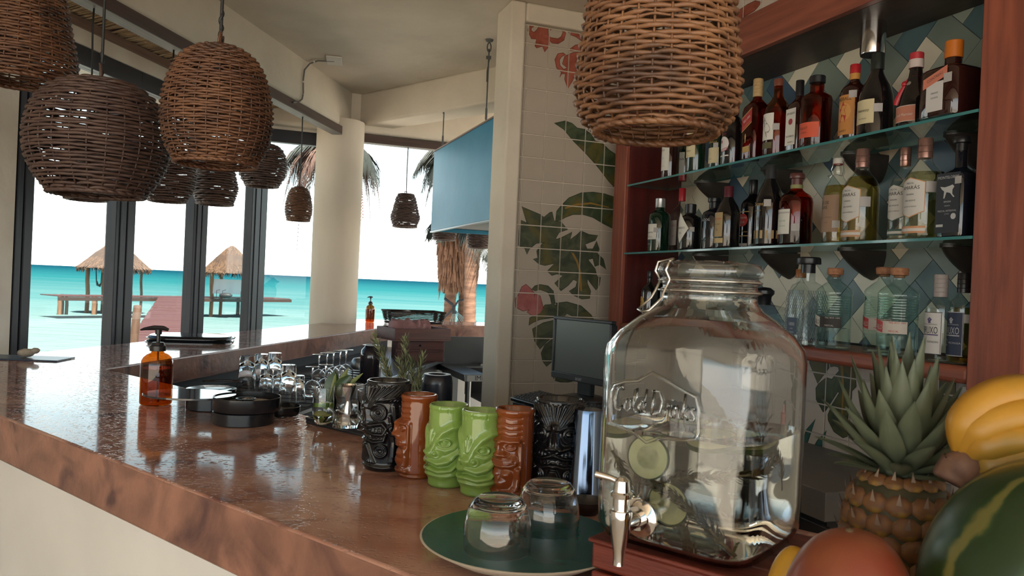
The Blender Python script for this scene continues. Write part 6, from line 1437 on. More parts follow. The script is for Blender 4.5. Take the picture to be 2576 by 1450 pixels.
# bananas on the watermelon
BAN = P('banana_peel', (0.42, 0.215, 0.022), .42, col2=(0.36, 0.17, 0.016), ns=8, col3=(0.22, 0.145, 0.025), ns3=7, sub=.05); BTIP = P('banana_stem', (0.16, 0.085, 0.055), .65, col2=(0.10, 0.05, 0.035), ns=50)
YB = .755
cr0 = at(2412, 1172, YB)
ban = thing('banana_bunch', 'bunch of yellow bananas with a brown crown lying on the watermelon', 'bananas', cr0, 0)
fing = [[(2416, 1140, YB), (2425, 1085, YB - .002), (2460, 1030, YB - .004), (2530, 995, YB - .007), (2610, 992, YB - .007), (2690, 1020, YB - .004)],
        [(2424, 1150, YB - .004), (2455, 1100, YB - .010), (2500, 1065, YB - .016), (2570, 1045, YB - .019), (2650, 1052, YB - .019), (2720, 1085, YB - .018)],
        [(2432, 1160, YB - .005), (2480, 1125, YB - .016), (2540, 1108, YB - .023), (2620, 1105, YB - .026), (2700, 1122, YB - .026)],
        [(2425, 1150, YB + .02), (2440, 1095, YB + .03), (2500, 1060, YB + .045), (2580, 1050, YB + .05), (2660, 1070, YB + .05)],
        [(2440, 1180, YB - .004), (2490, 1172, YB - .016), (2550, 1158, YB - .024), (2630, 1150, YB - .030), (2700, 1155, YB - .030)]]
def spline(P_, n):
    out = []
    for i in range(n + 1):
        u = i / n * (len(P_) - 1); j = min(int(u), len(P_) - 2); t_ = u - j
        p0 = P_[max(j - 1, 0)]; p1 = P_[j]; p2 = P_[j + 1]; p3 = P_[min(j + 2, len(P_) - 1)]
        out.append(.5 * ((2 * p1) + (p2 - p0) * t_ + (2 * p0 - 5 * p1 + 4 * p2 - p3) * t_ * t_ + (3 * p1 - p0 - 3 * p2 + p3) * t_ ** 3))
    return out
mel_c = Vector((wq.x, wq.y, CT + o.location.z))
for fi in fing:
    pts = spline([at(*p) - cr0 for p in fi], 22); ra = []
    for i in range(23):
        f = i / 22; ra.append(.019 * min(1, .42 + 2.6 * max(0, f - .02)) if f < .75 else .019 * max(.22, 1 - ((f - .75) / .25) ** 2.2 * .8))
    b_ = MB().tube(pts, ra, 7).build('banana', BAN, ban, smooth=75)
    MB().tube([pts[-1] - (pts[-1] - pts[-2]) * .3, pts[-1] + (pts[-1] - pts[-2]) * .6], [.0052, .0040], 7).build('banana_tip', BTIP, b_)
cq = at(2392, 1215, YB + .0) - cr0; c2_ = at(2430, 1140, YB) - cr0
MB().tube(spline([cq, cq * .6 + Vector((.002, 0, .002)), Vector((.004, -.003, .0)), c2_], 10), [.017, .0185, .019, .019, .020, .021, .022, .022, .020, .017, .013], 9).build('crown_stub', BTIP, ban, smooth=60)
# ---------------------------------------------------------------- inside the bar: work counter along the left leg
ZW = H - .56
EDG = LI - .72
wk = thing('work_counter', 'stainless work counter behind the left leg of the bar, below the bar top', 'work counter', LF.w(0, LI, 0), LF.deg)
xk0, xk1 = 3.05, 6.2
DARKC = P('dark_cabinet', (0.020, 0.021, 0.024), .5)
m = MB(); m.box(xk0, -.586, ZW - .03, xk1, .075, ZW); m.build('steel_top', STEEL, wk, bev=.004)
m = MB(); m.box(xk0 + .02, -.55, .06, xk1 - .02, .07, ZW - .031); m.build('cabinet_body', DARKC, wk)
m = MB(); m.box(xk0, .068, ZW + .0005, xk1, .084, CT - CA - .002); m.build('shade_panel', BLACKM, wk)  # black sheet added to stand for the shadow below the apron
def onW(px, py): return onz(px, py, ZW)
def matslab(px0, py0, px1, py1, w, lab):
    a = LF.l(onW(px0, py0)); b = LF.l(onW(px1, py1))
    t = thing('rubber_mat', lab, 'bar mat', LF.w(a.x, a.y, ZW), LF.deg)
    m = MB(); m.box(0, 0, .0004, b.x - a.x, w, .009); 
    for i in range(12): m.box((b.x - a.x) * (i + .2) / 12, .004, .0092, (b.x - a.x) * (i + .8) / 12, w - .004, .0115)
    m.build('mat', BLACKM, t); return t
matslab(742, 1042, 925, 956, .56, 'black ribbed rubber mat under the upturned highball and wine glasses')
ZG = ZW + .012
HBP = [(.72, 0), (.74, .03), (.80, .3), (.90, .7), (1, 1)]
i = 0
names = ['far left', 'second from the left', 'third from the left', 'short fourth', 'fifth', 'front sixth', 'rightmost seventh']
labs = ['tall upturned highball glass at the left end of the glass group behind the rimmer', 'tall upturned highball glass second from the left, at the back of the group', 'tall upturned highball glass at the back, third from the left', 'short upturned glass in the middle of the highball group', 'short upturned glass right of the middle in the highball group',
        'upturned highball glass in front, standing nearest the rimmer salt tray', 'upturned highball glass at the right end, next to the wine glasses']
GG = 'upturned glasses on the work counter'
for (x, yf, yt, w), lab in zip([(619, 988, 896, 50), (654, 984, 891, 46), (688, 980, 888, 44), (668, 1003, 930, 42), (700, 1000, 932, 40), (722, 1023, 918, 50), (750, 1012, 945, 36)], labs):
    tumbler('highball_glass', lab, x, yf, yt, w, ZG, HBP, group=GG, upside=True, n=24)
def wine(x, yf, yt, w, lab):
    p = onz(x, yf, ZG); rad = w / 2 * p.y / FPX; p = p + Vector((p.x, p.y, 0)).normalized() * rad * .8; h = (yf - yt) * p.y / FPX * .97
    t = thing('wine_glass', lab, 'wine glass', (p.x, p.y, ZG + .0003), 0, 'upturned wine glasses on the work counter')
    MB().lathe([(.84 * rad, 0), (.95 * rad, .12 * h), (1.0 * rad, .26 * h), (.90 * rad, .40 * h), (.55 * rad, .50 * h), (.14 * rad, .545 * h), (.0005, .548 * h), (.0005, .538 * h), (.12 * rad, .534 * h), (.52 * rad, .49 * h), (.86 * rad, .393 * h), (.955 * rad, .26 * h), (.905 * rad, .12 * h), (.80 * rad, 0.002)], 24, closed=True).build('bowl', RG, t, smooth=60)
    MB().lathe([(.10 * rad, .548 * h), (.075 * rad, .62 * h), (.075 * rad, .90 * h), (.14 * rad, .965 * h)], 12).build('stem', RG, t, smooth=60)
    MB().lathe([(.14 * rad, .966 * h), (.85 * rad, .985 * h), (.88 * rad, .995 * h), (.85 * rad, h), (.0005, h)], 24).build('foot', RG, t, smooth=60)
for (x, yf, yt, w), lab in zip([(784, 1000, 923, 42), (817, 995, 918, 42), (800, 976, 892, 40), (820, 973, 888, 40), (836, 969, 886, 40), (853, 966, 882, 40), (868, 962, 880, 40)],
    ['front left upturned wine glass beside the highball glasses', 'front right upturned wine glass, behind the leaves', 'first of the back row of upturned wine glasses, counted from the highballs', 'second of the back row of upturned wine glasses', 'third of the back row of upturned wine glasses', 'fourth of the back row of upturned wine glasses', 'last of the back row of upturned wine glasses, beside the steel bowls']):
    wine(x, yf, yt, w, lab)
# stacked plates and steel bowl
p = onW(902, 966); p = p + Vector((0, .12, 0))
for i in range(5):
    t = thing('side_plate', 'steel-grey %s plate in the small stack on the work counter' % ['bottom', 'second', 'middle', 'fourth', 'top'][i], 'plate', (p.x, p.y, ZW + .0004 + .013 * i), 0, 'stack of plates on the work counter')
    MB().lathe([(.0005, 0), (.06, 0), (.088, .010), (.089, .012), (.060, .004), (.0005, .004)], 32).build('dish', P('plate_grey', (0.32, 0.30, 0.27), .3, .5), t)
t = thing('steel_bowl', 'upturned steel bowl on top of the plate stack', 'bowl', (p.x, p.y, ZW + .066))
MB().lathe([(.070, 0), (.071, .004), (.067, .04), (.055, .058), (.0005, .060)], 36).build('bowl_wall', STEEL, t, smooth=60)
def pot(name, px, yf, yt, w, lab, cat, mat, prof, back=.7, rim=None):
    p = onW(px, yf); rad = w / 2 * p.y / FPX; p = p + Vector((p.x, p.y, 0)).normalized() * rad; h = (yf - yt) * p.y / FPX * .95
    t = thing(name, lab, cat, (p.x, p.y, ZW + .0004))
    MB().lathe([(r * rad, z * h) for r, z in prof] + [(.0005, prof[-1][1] * h)], 36).build('vessel', mat, t, smooth=50)
    if rim: 
        MB().lathe([(rad * .55, h * 1.001), (rad * .80, h * 1.001), (rad * .82, h * 1.012), (rad * .55, h * 1.012)], 36, closed=True).build('base_ring', rim, t)
        m = MB(); m.lathe([(.0005, h * 1.0015), (rad * .5, h * 1.0015)], 30); m.build('base_label', P('label_grey', (0.30, 0.31, 0.31), .5), t)
    return t
pot('glass_jar', 930, 968, 868, 54, 'dark upturned glass jar behind the rosemary', 'jar', P('smoky_glass', (0.02, 0.018, 0.025), .08, coat=.5), [(.86, 0), (1, .05), (1, .72), (.9, .88), (.6, .97), (.55, 1)], rim=P('rim_grey', (0.3, 0.32, 0.33), .3))
tt = pot('black_canister', 1095, 1060, 944, 84, 'big dark upturned canister with a pale printed base, between the rosemary and the sink', 'canister', P('canister_navy', (0.012, 0.016, 0.028), .25, coat=.3), [(.96, 0), (1, .05), (.98, .8), (.92, .96), (.84, 1)], rim=P('rim_grey2', (0.4, 0.42, 0.43), .3))
# red-brown drawers and wooden box with a wrapped parcel
a = LF.l(onW(985, 935))
def box_at(pxl, pyl, Y): return at(pxl, pyl, Y)
MAR = P('maroon_wood', (0.095, 0.028, 0.022), .5, col2=(0.06, 0.018, 0.015), ns=4, st=(.7, 9, 9))
dr = thing('wooden_drawer_box', 'dark red wooden drawer box under the tilted tray at the end of the bar', 'drawers')
q0 = at(1030, 905, 5.35); dr.location = (q0.x, q0.y, ZW + .0004); dr.rotation_euler = (0, 0, R(TF.deg - 6))
zt_ = H - .415 - ZW
m = MB(); m.box(-.10, 0, 0, .24, .26, zt_ - .001); m.build('case', MAR, dr, bev=.003)
for k_ in range(2):
    d_ = MB().box(-.09, -.012, .012 + k_ * (zt_ / 2), .23, -.0005, zt_ / 2 - .006 + k_ * zt_ / 2).build('drawer_front', MAR, dr, bev=.002)
    MB().ball((.07, -.018, zt_ * (.27 + .5 * k_)), .008, 10, 8).build('knob', BLACK, d_)
tb = thing('wooden_tray_box', 'open red-brown wooden tray box holding a pink wrapped parcel', 'box', (q0.x - .02, q0.y - .02, ZW + zt_ + .0008), TF.deg + 14)
bw, bd_, bh = .43, .30, .085
m = MB(); m.box(-.12, -.06, 0, -.12 + bw, -.06 + bd_, .010); m.build('bottom_board', MAR, tb)
for x0, y0, x1, y1 in ((-.12, -.06, bw - .12, -.048), (-.12, bd_ - .072, bw - .12, bd_ - .06), (-.12, -.0475, -.108, bd_ - .0725), (bw - .132, -.0475, bw - .12, bd_ - .0725)):
    MB().box(x0, y0, .0102, x1, y1, bh).build('side_board', MAR, tb, bev=.0015)
t = thing('wrapped_parcel', 'crumpled pink paper parcel lying in the wooden tray box', 'parcel', (tb.location.x, tb.location.y, ZW + zt_ + .0116), TF.deg + 14)
m = MB(); rg = random.Random(4); rows = []
for i in range(26):
    f = i / 25; rows.append([(-.09 + .30 * f, .085 + (.060 + .016 * noise.noise((f * 9, k_ * .8, 1)) + .010 * noise.noise((f * 23, k_ * 2, 4))) * math.cos(2 * math.pi * k_ / 24) * (1 if 0 < i < 25 else .6), .066 + (.062 + .020 * noise.noise((f * 8, k_ * .7, 7)) + .010 * noise.noise((f * 25, k_ * 2, 9))) * math.sin(2 * math.pi * k_ / 24) * (1 if 0 < i < 25 else .6)) for k_ in range(24)])
m.grid(rows, closed=True); m.f += [tuple(range(23, -1, -1)), tuple(25 * 24 + q for q in range(24))]; m.mi += [0, 0]
m.v = [(x, y, max(.001, z)) for x, y, z in m.v]
m.build('paper', P('pink_paper', (0.30, 0.15, 0.145), .7, col2=(0.22, 0.10, 0.10), ns=10), t, smooth=30)
# sink table
sk = SF.l(at(1168, 943, 5.05)); zs = H - .60
sink = thing('sink_table', 'stainless sink table on a tubular leg near the end of the mural wall', 'sink', SF.w(sk.x, sk.y, 0), SF.deg)
sw = .66
m = MB(); m.box(-.66, 0, zs - .045, -.5, 1.0, zs); m.box(-.10, 0, zs - .045, 0, 1.0, zs); m.box(-.4999, 0, zs - .045, -.1001, .16, zs); m.box(-.4999, .56, zs - .045, -.1001, 1.0, zs); m.build('steel_top', STEEL, sink, bev=.003)
m = MB(); m.box(-.4995, .1605, zs - .20, -.1005, .5595, zs - .19); m.box(-.4995, .1605, zs - .19, -.49, .5595, zs - .01); m.box(-.11, .1605, zs - .19, -.1005, .5595, zs - .01); m.build('basin', P('basin_dark', (0.12, 0.12, 0.125), .3, 1.0), sink)
m = MB(); m.box(-.68, -.0, zs - .04, -.665, 1.0, zs + .20); m.build('splashback', P('splash_grey', (0.07, 0.076, 0.08), .5, .2), sink)
m = MB()
for x_, y_ in ((-.03, .04),): MB().lathe([(.019, .0), (.019, zs - .046)], 16, (x_, y_, 0)).build('leg', STEEL, sink)
MB().lathe([(.019, .0), (.019, zs - .046)], 16, (-.62, .04, 0)).build('leg', STEEL, sink)
m = MB(); m.tube([(-.60, .36, zs + .0005), (-.60, .36, zs + .10), (-.57, .36, zs + .125), (-.50, .36, zs + .12), (-.47, .36, zs + .10)], .010, 8); m.box(-.62, .30, zs + .0005, -.58, .42, zs + .02); m.build('faucet', P('chrome_tap', (0.72, 0.7, 0.68), .07, 1.0), sink)
pl_ = MB().box(-.001, .02, zs - .043, .0015, .24, zs - .004).build('maker_plate', P('plate_white', (0.40, 0.40, 0.40), .4), sink)
m = MB(); vs, fs = text_mesh('IMMM'); m.add([(.0022, .13 + x * .045, zs - .0235 + y * .045) for x, y, _ in vs], fs); m.build('lettering', flat(INK), pl_)
m = MB(); m.box(-.66, .1, .15, -.02, .95, .17); m.build('under_shelf', STEEL, sink)
# ---------------------------------------------------------------- back counter under the cabinet
bq = SF.l(onpl(2078, 1240, SF.y, 1.80))
zbk = bq.z
bk = thing('back_counter', 'grey-topped black back counter along the tiled wall under the bottle cabinet', 'counter', SF.w(bq.x, 1.80, 0), SF.deg)
GRY = P('grey_laminate', (0.155, 0.145, 0.135), .5, col2=(0.13, 0.12, 0.115), ns=4)
LBK = -3.93 - bq.x
m = MB(); m.box(LBK, 0, zbk - .095, 0, CW - 1.80 - .012, zbk); m.build('counter_top', GRY, bk, bev=.003)
m = MB(); m.box(LBK, .02, .0004, -.012, CW - 1.80 - .012, zbk - .096); m.build('cabinet_body', DARKC, bk)
for k_ in range(3): MB().box(LBK + .1 + k_ * .75, .0, .1, LBK + .8 + k_ * .75, .0195, zbk - .11).build('door', P('dark_door', (0.025, 0.025, 0.028), .35), bk, bev=.003)
# point-of-sale stand, till drawer, keyboard, monitor
MF = Frame(-57)
kq = onz(1284, 1000, H - .484)
pos = thing('till_cabinet', 'black till cabinet in front of the mural wall under the keyboard', 'cabinet', (kq.x + .01, kq.y + .0, 0), MF.deg)
zt2 = H - .500
m = MB(); m.box(.0, .02, .0004, .52, .36, zt2 - .115); m.build('cabinet_body', DARKC, pos)
m = MB(); m.box(-.0, .0, zt2 - .112, .52, .38, zt2); m.build('till_drawer', P('till_black', (0.014, 0.014, 0.016), .4), pos, bev=.004)
m = MB(); m.box(.03, -.003, zt2 - .09, .49, -.0002, zt2 - .02); m.build('till_front', P('till_front', (0.024, 0.024, 0.027), .3), pos)
kb = thing('keyboard', 'black computer keyboard on the till in front of the mural wall', 'keyboard', (kq.x, kq.y, zt2 + .0008), MF.deg)
kb.rotation_euler = (R(7), 0, R(MF.deg))
m = MB(); m.box(0, 0, 0, .46, .165, .016); m.box(.03, .15, -.017, .06, .16, -.0005); m.box(.40, .15, -.017, .43, .16, -.0005); m.build('keyboard_case', BLACK, kb, bev=.004)
km = MB().add([(0, 0, 0), (.0175, 0, 0), (.0175, .0165, 0), (0, .0165, 0), (.002, .002, .007), (.0155, .002, .007), (.0155, .0145, .008), (.002, .0145, .008)], [(4, 5, 6, 7), (0, 1, 5, 4), (1, 2, 6, 5), (2, 3, 7, 6), (3, 0, 4, 7)]).mesh('key', P('key_black', (0.02, 0.02, 0.022), .45), smooth=0)
for r_ in range(6):
    for c_ in range(22):
        if c_ in (15, 18) : continue
        o = bpy.data.objects.new('key', km); COL.objects.link(o); o.parent = kb; o.location = (.014 + c_ * .0196, .012 + r_ * .0235, .0162)
t = thing('paper_slips', 'loose white paper slips sticking out over the till below the keyboard', 'paper', (kq.x + .085, kq.y - .075, zt2 + .0006), MF.deg + 18)
sl = onz(1350, 1022, zt2)
t.location = (sl.x, sl.y, zt2 + .0004)
for i in range(3):
    o = MB().box(-.075 + .01 * i, -.02 + .004 * i, .0008 * i, .055, .012 + .003 * i, .0006 + .0008 * i).build('slip', P('slip_white', (0.55, 0.54, 0.52), .7), t); o.rotation_euler = (0, 0, R(-10 + 9 * i))
mq = at(1389, 872, 3.62)
mo = thing('monitor', 'black computer monitor with a grey-green switched-off screen before the mural', 'monitor', (mq.x, mq.y, zt2 + .0008), MF.deg)
hh = .285; zb_ = mq.z - hh * .50 - zt2
mw = .40
tilt = Matrix.Rotation(R(-4), 4, 'X')
def mpart(name, boxes, mat, bev=.003):
    m = MB()
    for b_ in boxes: m.box(*b_)
    m.v = [tuple(v) for v in m.v]; return m.build(name, mat, mo, bev=bev)
BEZ = P('bezel_black', (0.020, 0.022, 0.026), .35)
mpart('bezel', [(0, 0, zb_ + .0, mw, .03, zb_ + .03), (0, 0, zb_ + hh - .014, mw, .03, zb_ + hh), (0, 0, zb_ + .0302, .014, .03, zb_ + hh - .0142), (mw - .014, 0, zb_ + .0302, mw, .03, zb_ + hh - .0142)], BEZ)
mpart('screen', [(.0142, .006, zb_ + .0302, mw - .0142, .028, zb_ + hh - .0142)], P('dead_screen', (0.085, 0.10, 0.095), .25, spec=.4), 0)
mpart('rear_shell', [(.02, .0302, zb_ + .02, mw - .02, .055, zb_ + hh - .02)], BEZ)
mpart('neck', [(mw / 2 - .045, .032, .018, mw / 2 + .045, .06, zb_ + .06)], BEZ)
m = MB().lathe([(.12, 0), (.12, .008), (.08, .017), (.0005, .018)], 40, (mw / 2, .045, 0), sy=.8); m.build('foot', BEZ, mo)
m = MB(); vs, fs = text_mesh('acer'); m.add([(mw * .5 + x * .026, -.0012, zb_ + .015 + y * .026) for x, y, _ in vs], fs); m.build('maker_lettering', flat((0.35, 0.36, 0.37)), mo)
mo.rotation_euler = (0, 0, R(MF.deg + 2))
# outlet on the tiled wall, cable, pink bottle
oq = SF.l(SF.pl(2447, 998, CW - .05))
t = thing('wall_outlet', 'white surface-mounted outlet box on the tiled wall above the bananas', 'outlet', SF.w(oq.x, CW - TH - .0012, oq.z), SF.deg)
MB().box(-.055, -.045, -.055, .065, -.0005, .045).build('box', P('outlet_grey', (0.36, 0.35, 0.33), .5), t, bev=.003)
pl2 = MB().box(-.035, -.049, -.040, .05, -.0452, .030).build('face_plate', P('outlet_white', (0.50, 0.48, 0.45), .4), t, bev=.002)
m = MB(); m.box(-.012, -.0505, .005, -.007, -.0492, .016); m.box(.010, -.0505, .005, .015, -.0492, .016); m.box(-.012, -.0505, -.025, -.007, -.0492, -.014); m.box(.010, -.0505, -.025, .015, -.0492, -.014); m.build('slot', BLACK, pl2)
m = MB(); m.box(-.04, -.04, -.10, .05, -.002, -.056); m.build('plug_block', P('plug_navy', (0.02, 0.022, 0.035), .5), t, bev=.004)
cq_ = [SF.pl(2395, 1150, CW - .02), SF.pl(2375, 1195, CW - .02), SF.pl(2350, 1212, CW - .02), SF.pl(2330, 1240, CW - .025), SF.pl(2300, 1300, CW - .03)]
t = thing('power_cord', 'thin black power cord running down the tiled wall behind the pineapple', 'cord', cq_[0])
MB().tube([SF.pl(2440, 1070, CW - .02) - cq_[0]] + [p - cq_[0] for p in cq_], .003, 6).build('cable', BLACK, t, smooth=180)
pq = SF.l(onpl(1995, 1215, SF.y, 1.98))
t = thing('pink_bottle', 'pink squeeze bottle on the back counter partly hidden by the dispenser', 'bottle', SF.w(pq.x - .012, 1.98, zbk + .0004), SF.deg)
PK = P('pink_plastic', (0.36, 0.11, 0.10), .35)
MB().lathe([(.030, 0), (.034, .004), (.034, .02), (.030, .03), (.032, .10), (.028, .13), (.014, .15), (.014, .17)], 28).build('body', PK, t, smooth=50)
MB().lathe([(.016, .1702), (.016, .185), (.006, .19), (.003, .22)], 20).build('nozzle_cap', P('pink_cap', (0.42, 0.12, 0.11), .3), t, smooth=50)
# ---------------------------------------------------------------- outside: sea, pier, thatched huts, palms
ZS = H - 3.5
def seamat():
    m = bpy.data.materials.new('sea'); m.use_nodes = True; n, L = nodes(m); b = n['Principled BSDF']
    t = n.new('ShaderNodeTexCoord'); s = n.new('ShaderNodeSeparateXYZ'); L.new(t.outputs['Object'], s.inputs[0])
    mp = n.new('ShaderNodeMapping'); mp.inputs['Scale'].default_value = (.02, .11, 1); L.new(t.outputs['Object'], mp.inputs[0])
    nz = n.new('ShaderNodeTexNoise'); nz.inputs['Scale'].default_value = 1.3; nz.inputs['Detail'].default_value = 6; L.new(mp.outputs[0], nz.inputs['Vector'])
    ln = n.new('ShaderNodeMath'); ln.operation = 'LOGARITHM'; ln.inputs[1].default_value = 10; L.new(s.outputs['Y'], ln.inputs[0])
    ad = n.new('ShaderNodeMath'); ad.operation = 'MULTIPLY_ADD'; ad.inputs[1].default_value = .42; L.new(nz.outputs['Fac'], ad.inputs[0]); L.new(ln.outputs[0], ad.inputs[2])
    mr = n.new('ShaderNodeMapRange'); mr.inputs[1].default_value = 1.5; mr.inputs[2].default_value = 3.4; L.new(ad.outputs[0], mr.inputs[0])
    r = n.new('ShaderNodeValToRGB'); e = r.color_ramp.elements; e[0].position = 0; e[0].color = (.16, .20, .185, 1); e[1].position = 1; e[1].color = (.0045, .036, .055, 1)
    for p_, c_ in ((.18, (.13, .19, .185)), (.36, (.055, .135, .14)), (.56, (.014, .095, .105)), (.8, (.006, .055, .072))): q = e.new(p_); q.color = (*c_, 1)
    L.new(mr.outputs[0], r.inputs[0]); L.new(r.outputs[0], b.inputs['Base Color'])
    b.inputs['Roughness'].default_value = 1; b.inputs['Specular IOR Level'].default_value = 0
    m2 = n.new('ShaderNodeMapping'); m2.inputs['Scale'].default_value = (.25, 1.0, 1); L.new(t.outputs['Object'], m2.inputs[0])
    n2 = n.new('ShaderNodeTexNoise'); n2.inputs['Scale'].default_value = 1.1; n2.inputs['Detail'].default_value = 5; L.new(m2.outputs[0], n2.inputs['Vector'])
    bu = n.new('ShaderNodeBump'); bu.inputs['Strength'].default_value = 1.0; bu.inputs['Distance'].default_value = .6; L.new(n2.outputs['Fac'], bu.inputs['Height']); L.new(bu.outputs[0], b.inputs['Normal'])
    return m
o = MB().add([(-2600, 9, ZS), (2600, 9, ZS), (2600, 5200, ZS), (-2600, 5200, ZS)], [(0, 1, 2, 3)]).build('sea', seamat(), smooth=0); o['kind'] = 'structure'
m = MB(); rows = [[(-60 + 120 * i / 24, yy, zz) for i in range(25)] for yy, zz in ((-30, -.3), (9, -.35), (14, ZS + .4), (19, ZS - .25), (23, ZS - .8))]
o = m.grid(rows).build('ground', P('beach_sand', (0.55, 0.51, 0.44), .9, col2=(0.48, 0.44, 0.37), ns=3), smooth=180); o['kind'] = 'structure'
ZD = H - 2.0
PWOOD = P('pier_wood', (0.0300, 0.0110, 0.0085), .6, col2=(0.0425, 0.0175, 0.0130), ns=1.2, st=(1, 1, 1), detail=4); PILE = P('pile_wood', (0.2280, 0.1225, 0.0677), .8, col2=(0.1368, 0.0686, 0.0354), ns=3, st=(4, 4, .5)); PILED = P('pile_wet', (0.0175, 0.0120, 0.0085), .7)
n0 = onz(325, 856, ZD); n1 = onz(402, 743, ZD)
pd = Vector((n1.x - n0.x, n1.y - n0.y, 0)); plen = pd.length; pd.normalize(); pr_ = Vector((pd.y, -pd.x, 0))
PWID = 1.92
pier = thing('pier', 'red-brown plank pier running out over the sea to a cross platform', 'pier', (n0.x, n0.y, ZD), math.degrees(math.atan2(-pd.x, pd.y)))
PB = P('pier_board', (0.0736, 0.0178, 0.0131), .6, col2=(0.0504, 0.0121, 0.0089), ns=.9, st=(.3, 3, 3)); 
pm = MB().box(0, 0, -.04, PWID, .18, 0).mesh('plank', PB, smooth=0)
xx = -6.0; rg = random.Random(2)
while xx < plen + .1:
    o = bpy.data.objects.new('plank', pm); COL.objects.link(o); o.parent = pier; o.location = (rg.uniform(-.02, .02), xx, rg.uniform(-.004, .004)); xx += .20
    if xx > 40: break
MB().box(.05, -6, -.2, .2, plen, -.045).build('beam', PWOOD, pier); MB().box(PWID - .2, -6, -.2, PWID - .05, plen, -.045).build('beam', PWOOD, pier)
for k_ in range(9):
    for x_ in (.12, PWID - .12):
        MB().tube([(x_, -4 + k_ * 5.5, ZS - ZD - .8), (x_ + .02, -4 + k_ * 5.5, -.05)], .10, 8).build('pile', PILE, pier, smooth=60)
# cross platform
pa = onz(150, 745, ZD); pb_ = onz(640, 751, ZD)
cd = Vector((pb_.x - pa.x, pb_.y - pa.y, 0)); cl = cd.length; cd.normalize()
cp = thing('cross_platform', 'long wooden platform crossing the far end of the pier on rough piles', 'platform', (pa.x, pa.y, ZD), math.degrees(math.atan2(cd.y, cd.x)))
i0 = (Vector((n1.x, n1.y, 0)) - Vector((pa.x, pa.y, 0))).dot(cd)
bm_ = MB().box(0, 0, -.06, .19, 2.6, 0).mesh('plank', PB, smooth=0)
for k_ in range(int(cl * 1.25 / .21)):
    o = bpy.data.objects.new('plank', bm_); COL.objects.link(o); o.parent = cp; o.location = (k_ * .21, 0, rg.uniform(.012, .02))
MB().box(-.05, -.02, -.30, cl * 1.25, .12, -.062).build('fascia_beam', P('beam_wood', (0.0425, 0.0220, 0.0160), .6), cp)
def pile_at(px, yb, r, dy=0, top=-.06, parent=cp, mat=PILE):
    q = onz(px, yb, ZS); p_ = parent.matrix_basis.inverted() @ Vector((q.x, q.y, ZD)) if False else Matrix.Rotation(-parent.rotation_euler.z, 4, 'Z') @ (Vector((q.x, q.y, ZD)) - Vector(parent.location))
    return MB().tube([(p_.x, p_.y + dy, ZS - ZD - .7), (p_.x + .03, p_.y + dy, (ZS - ZD) / 2), (p_.x - .01, p_.y + dy, top)], [r * 1.1, r, r * .95], 8).build('pile', mat, parent, smooth=60)
for px, r, mt in ((157, .14, PILE), (167, .13, PILED), (175, .11, PILED), (244, .15, PILE), (251, .14, PILED), (603, .14, PILED), (325, .12, PILED)): pile_at(px, 793, r, .3 + .2 * (px % 3), mat=mt)
# huts
THA = P('thatch', (0.1275, 0.0708, 0.0390), .9, col2=(0.0825, 0.0420, 0.0220), ns=5, st=(1, 1, 1), detail=6); THD = P('thatch_dark', (0.0650, 0.0341, 0.0189), .9, col2=(0.0390, 0.0189, 0.0103), ns=4)
def hut(lab, pxc, pyb, w, pyt, Yd, seed, posts):
    base = at(pxc, pyb, Yd); rad = w / 2 * base.y / FPX; top = at(pxc, pyt, Yd).z; rg = random.Random(seed)
    t = thing('thatched_hut', lab, 'hut', (base.x, base.y, ZD + .03), 0, 'thatched huts on the pier platform')
    ze = base.z - ZD - .03; ht = top - base.z
    m = MB(); m.lathe([(rad, ze + .02), (rad * .96, ze + ht * .10), (rad * .55, ze + ht * .56), (.12, ze + ht * .97), (.01, ze + ht)], 28); m.build('roof_cone', THD, t, smooth=60)
    # straw bundles hanging down the roof, too fine to pick apart
    m = MB()
    for i in range(2600):
        a = rg.uniform(0, 6.283); f = rg.random() ** .7; l = rg.uniform(.35, .8) * rad * .28
        def pt(f_, lift): r_ = rad * (1.0 * f_ + .02) + lift; z_ = ze + ht * max(0, 1 - f_) ** .95; return r_, z_
        r0, z0 = pt(f, .05); f1 = f + l / (rad * 1.35); r1, z1 = (pt(f1, .07 + .05 * rg.random()) if f1 < 1.06 else (rad * 1.04, ze - rg.uniform(.0, .34)))
        if f1 >= 1.06: z1 = ze - rg.uniform(.05, .38); r1 = rad * rg.uniform(.99, 1.05)
        da = rg.uniform(-.05, .05); w_ = rg.uniform(.02, .05)
        dx, dy = -math.sin(a) * w_, math.cos(a) * w_
        p0 = Vector((r0 * math.cos(a), r0 * math.sin(a), z0)); p1 = Vector((r1 * math.cos(a + da), r1 * math.sin(a + da), z1)); o_ = Vector((math.cos(a), math.sin(a), .3)) * .03
        m.add([p0 + Vector((dx, dy, 0)), p0 - Vector((dx, dy, 0)), p1 - Vector((dx, dy, 0)) * .4, p1 + Vector((dx, dy, 0)) * .4, (p0 + p1) / 2 + o_ * 1.5], [(0, 1, 4), (1, 2, 4), (2, 3, 4), (3, 0, 4)], 0 if rg.random() < .75 else 1)
    o = m.build('thatch', [THA, THD], t, smooth=0); o['kind'] = 'stuff'
    for dx, dyy, r_ in posts:
        MB().tube([(dx, dyy, ZS - ZD - .6), (dx + .04, dyy, 0), (dx - .03, dyy, ze * .5), (dx, dyy, ze + .3)], r_, 8).build('post', PILE, t, smooth=60)
    return t, base, rad, ze
YH = 58.5
h1_, b1_, r1_, z1_ = hut('left thatched hut with black hammock slings, half hidden by a window post', 288, 677, 160, 605, YH, 1, [(-1.65, -.6, .15), (-1.35, 1.0, .12), (1.55, -.6, .14), (1.5, 1.2, .1)])
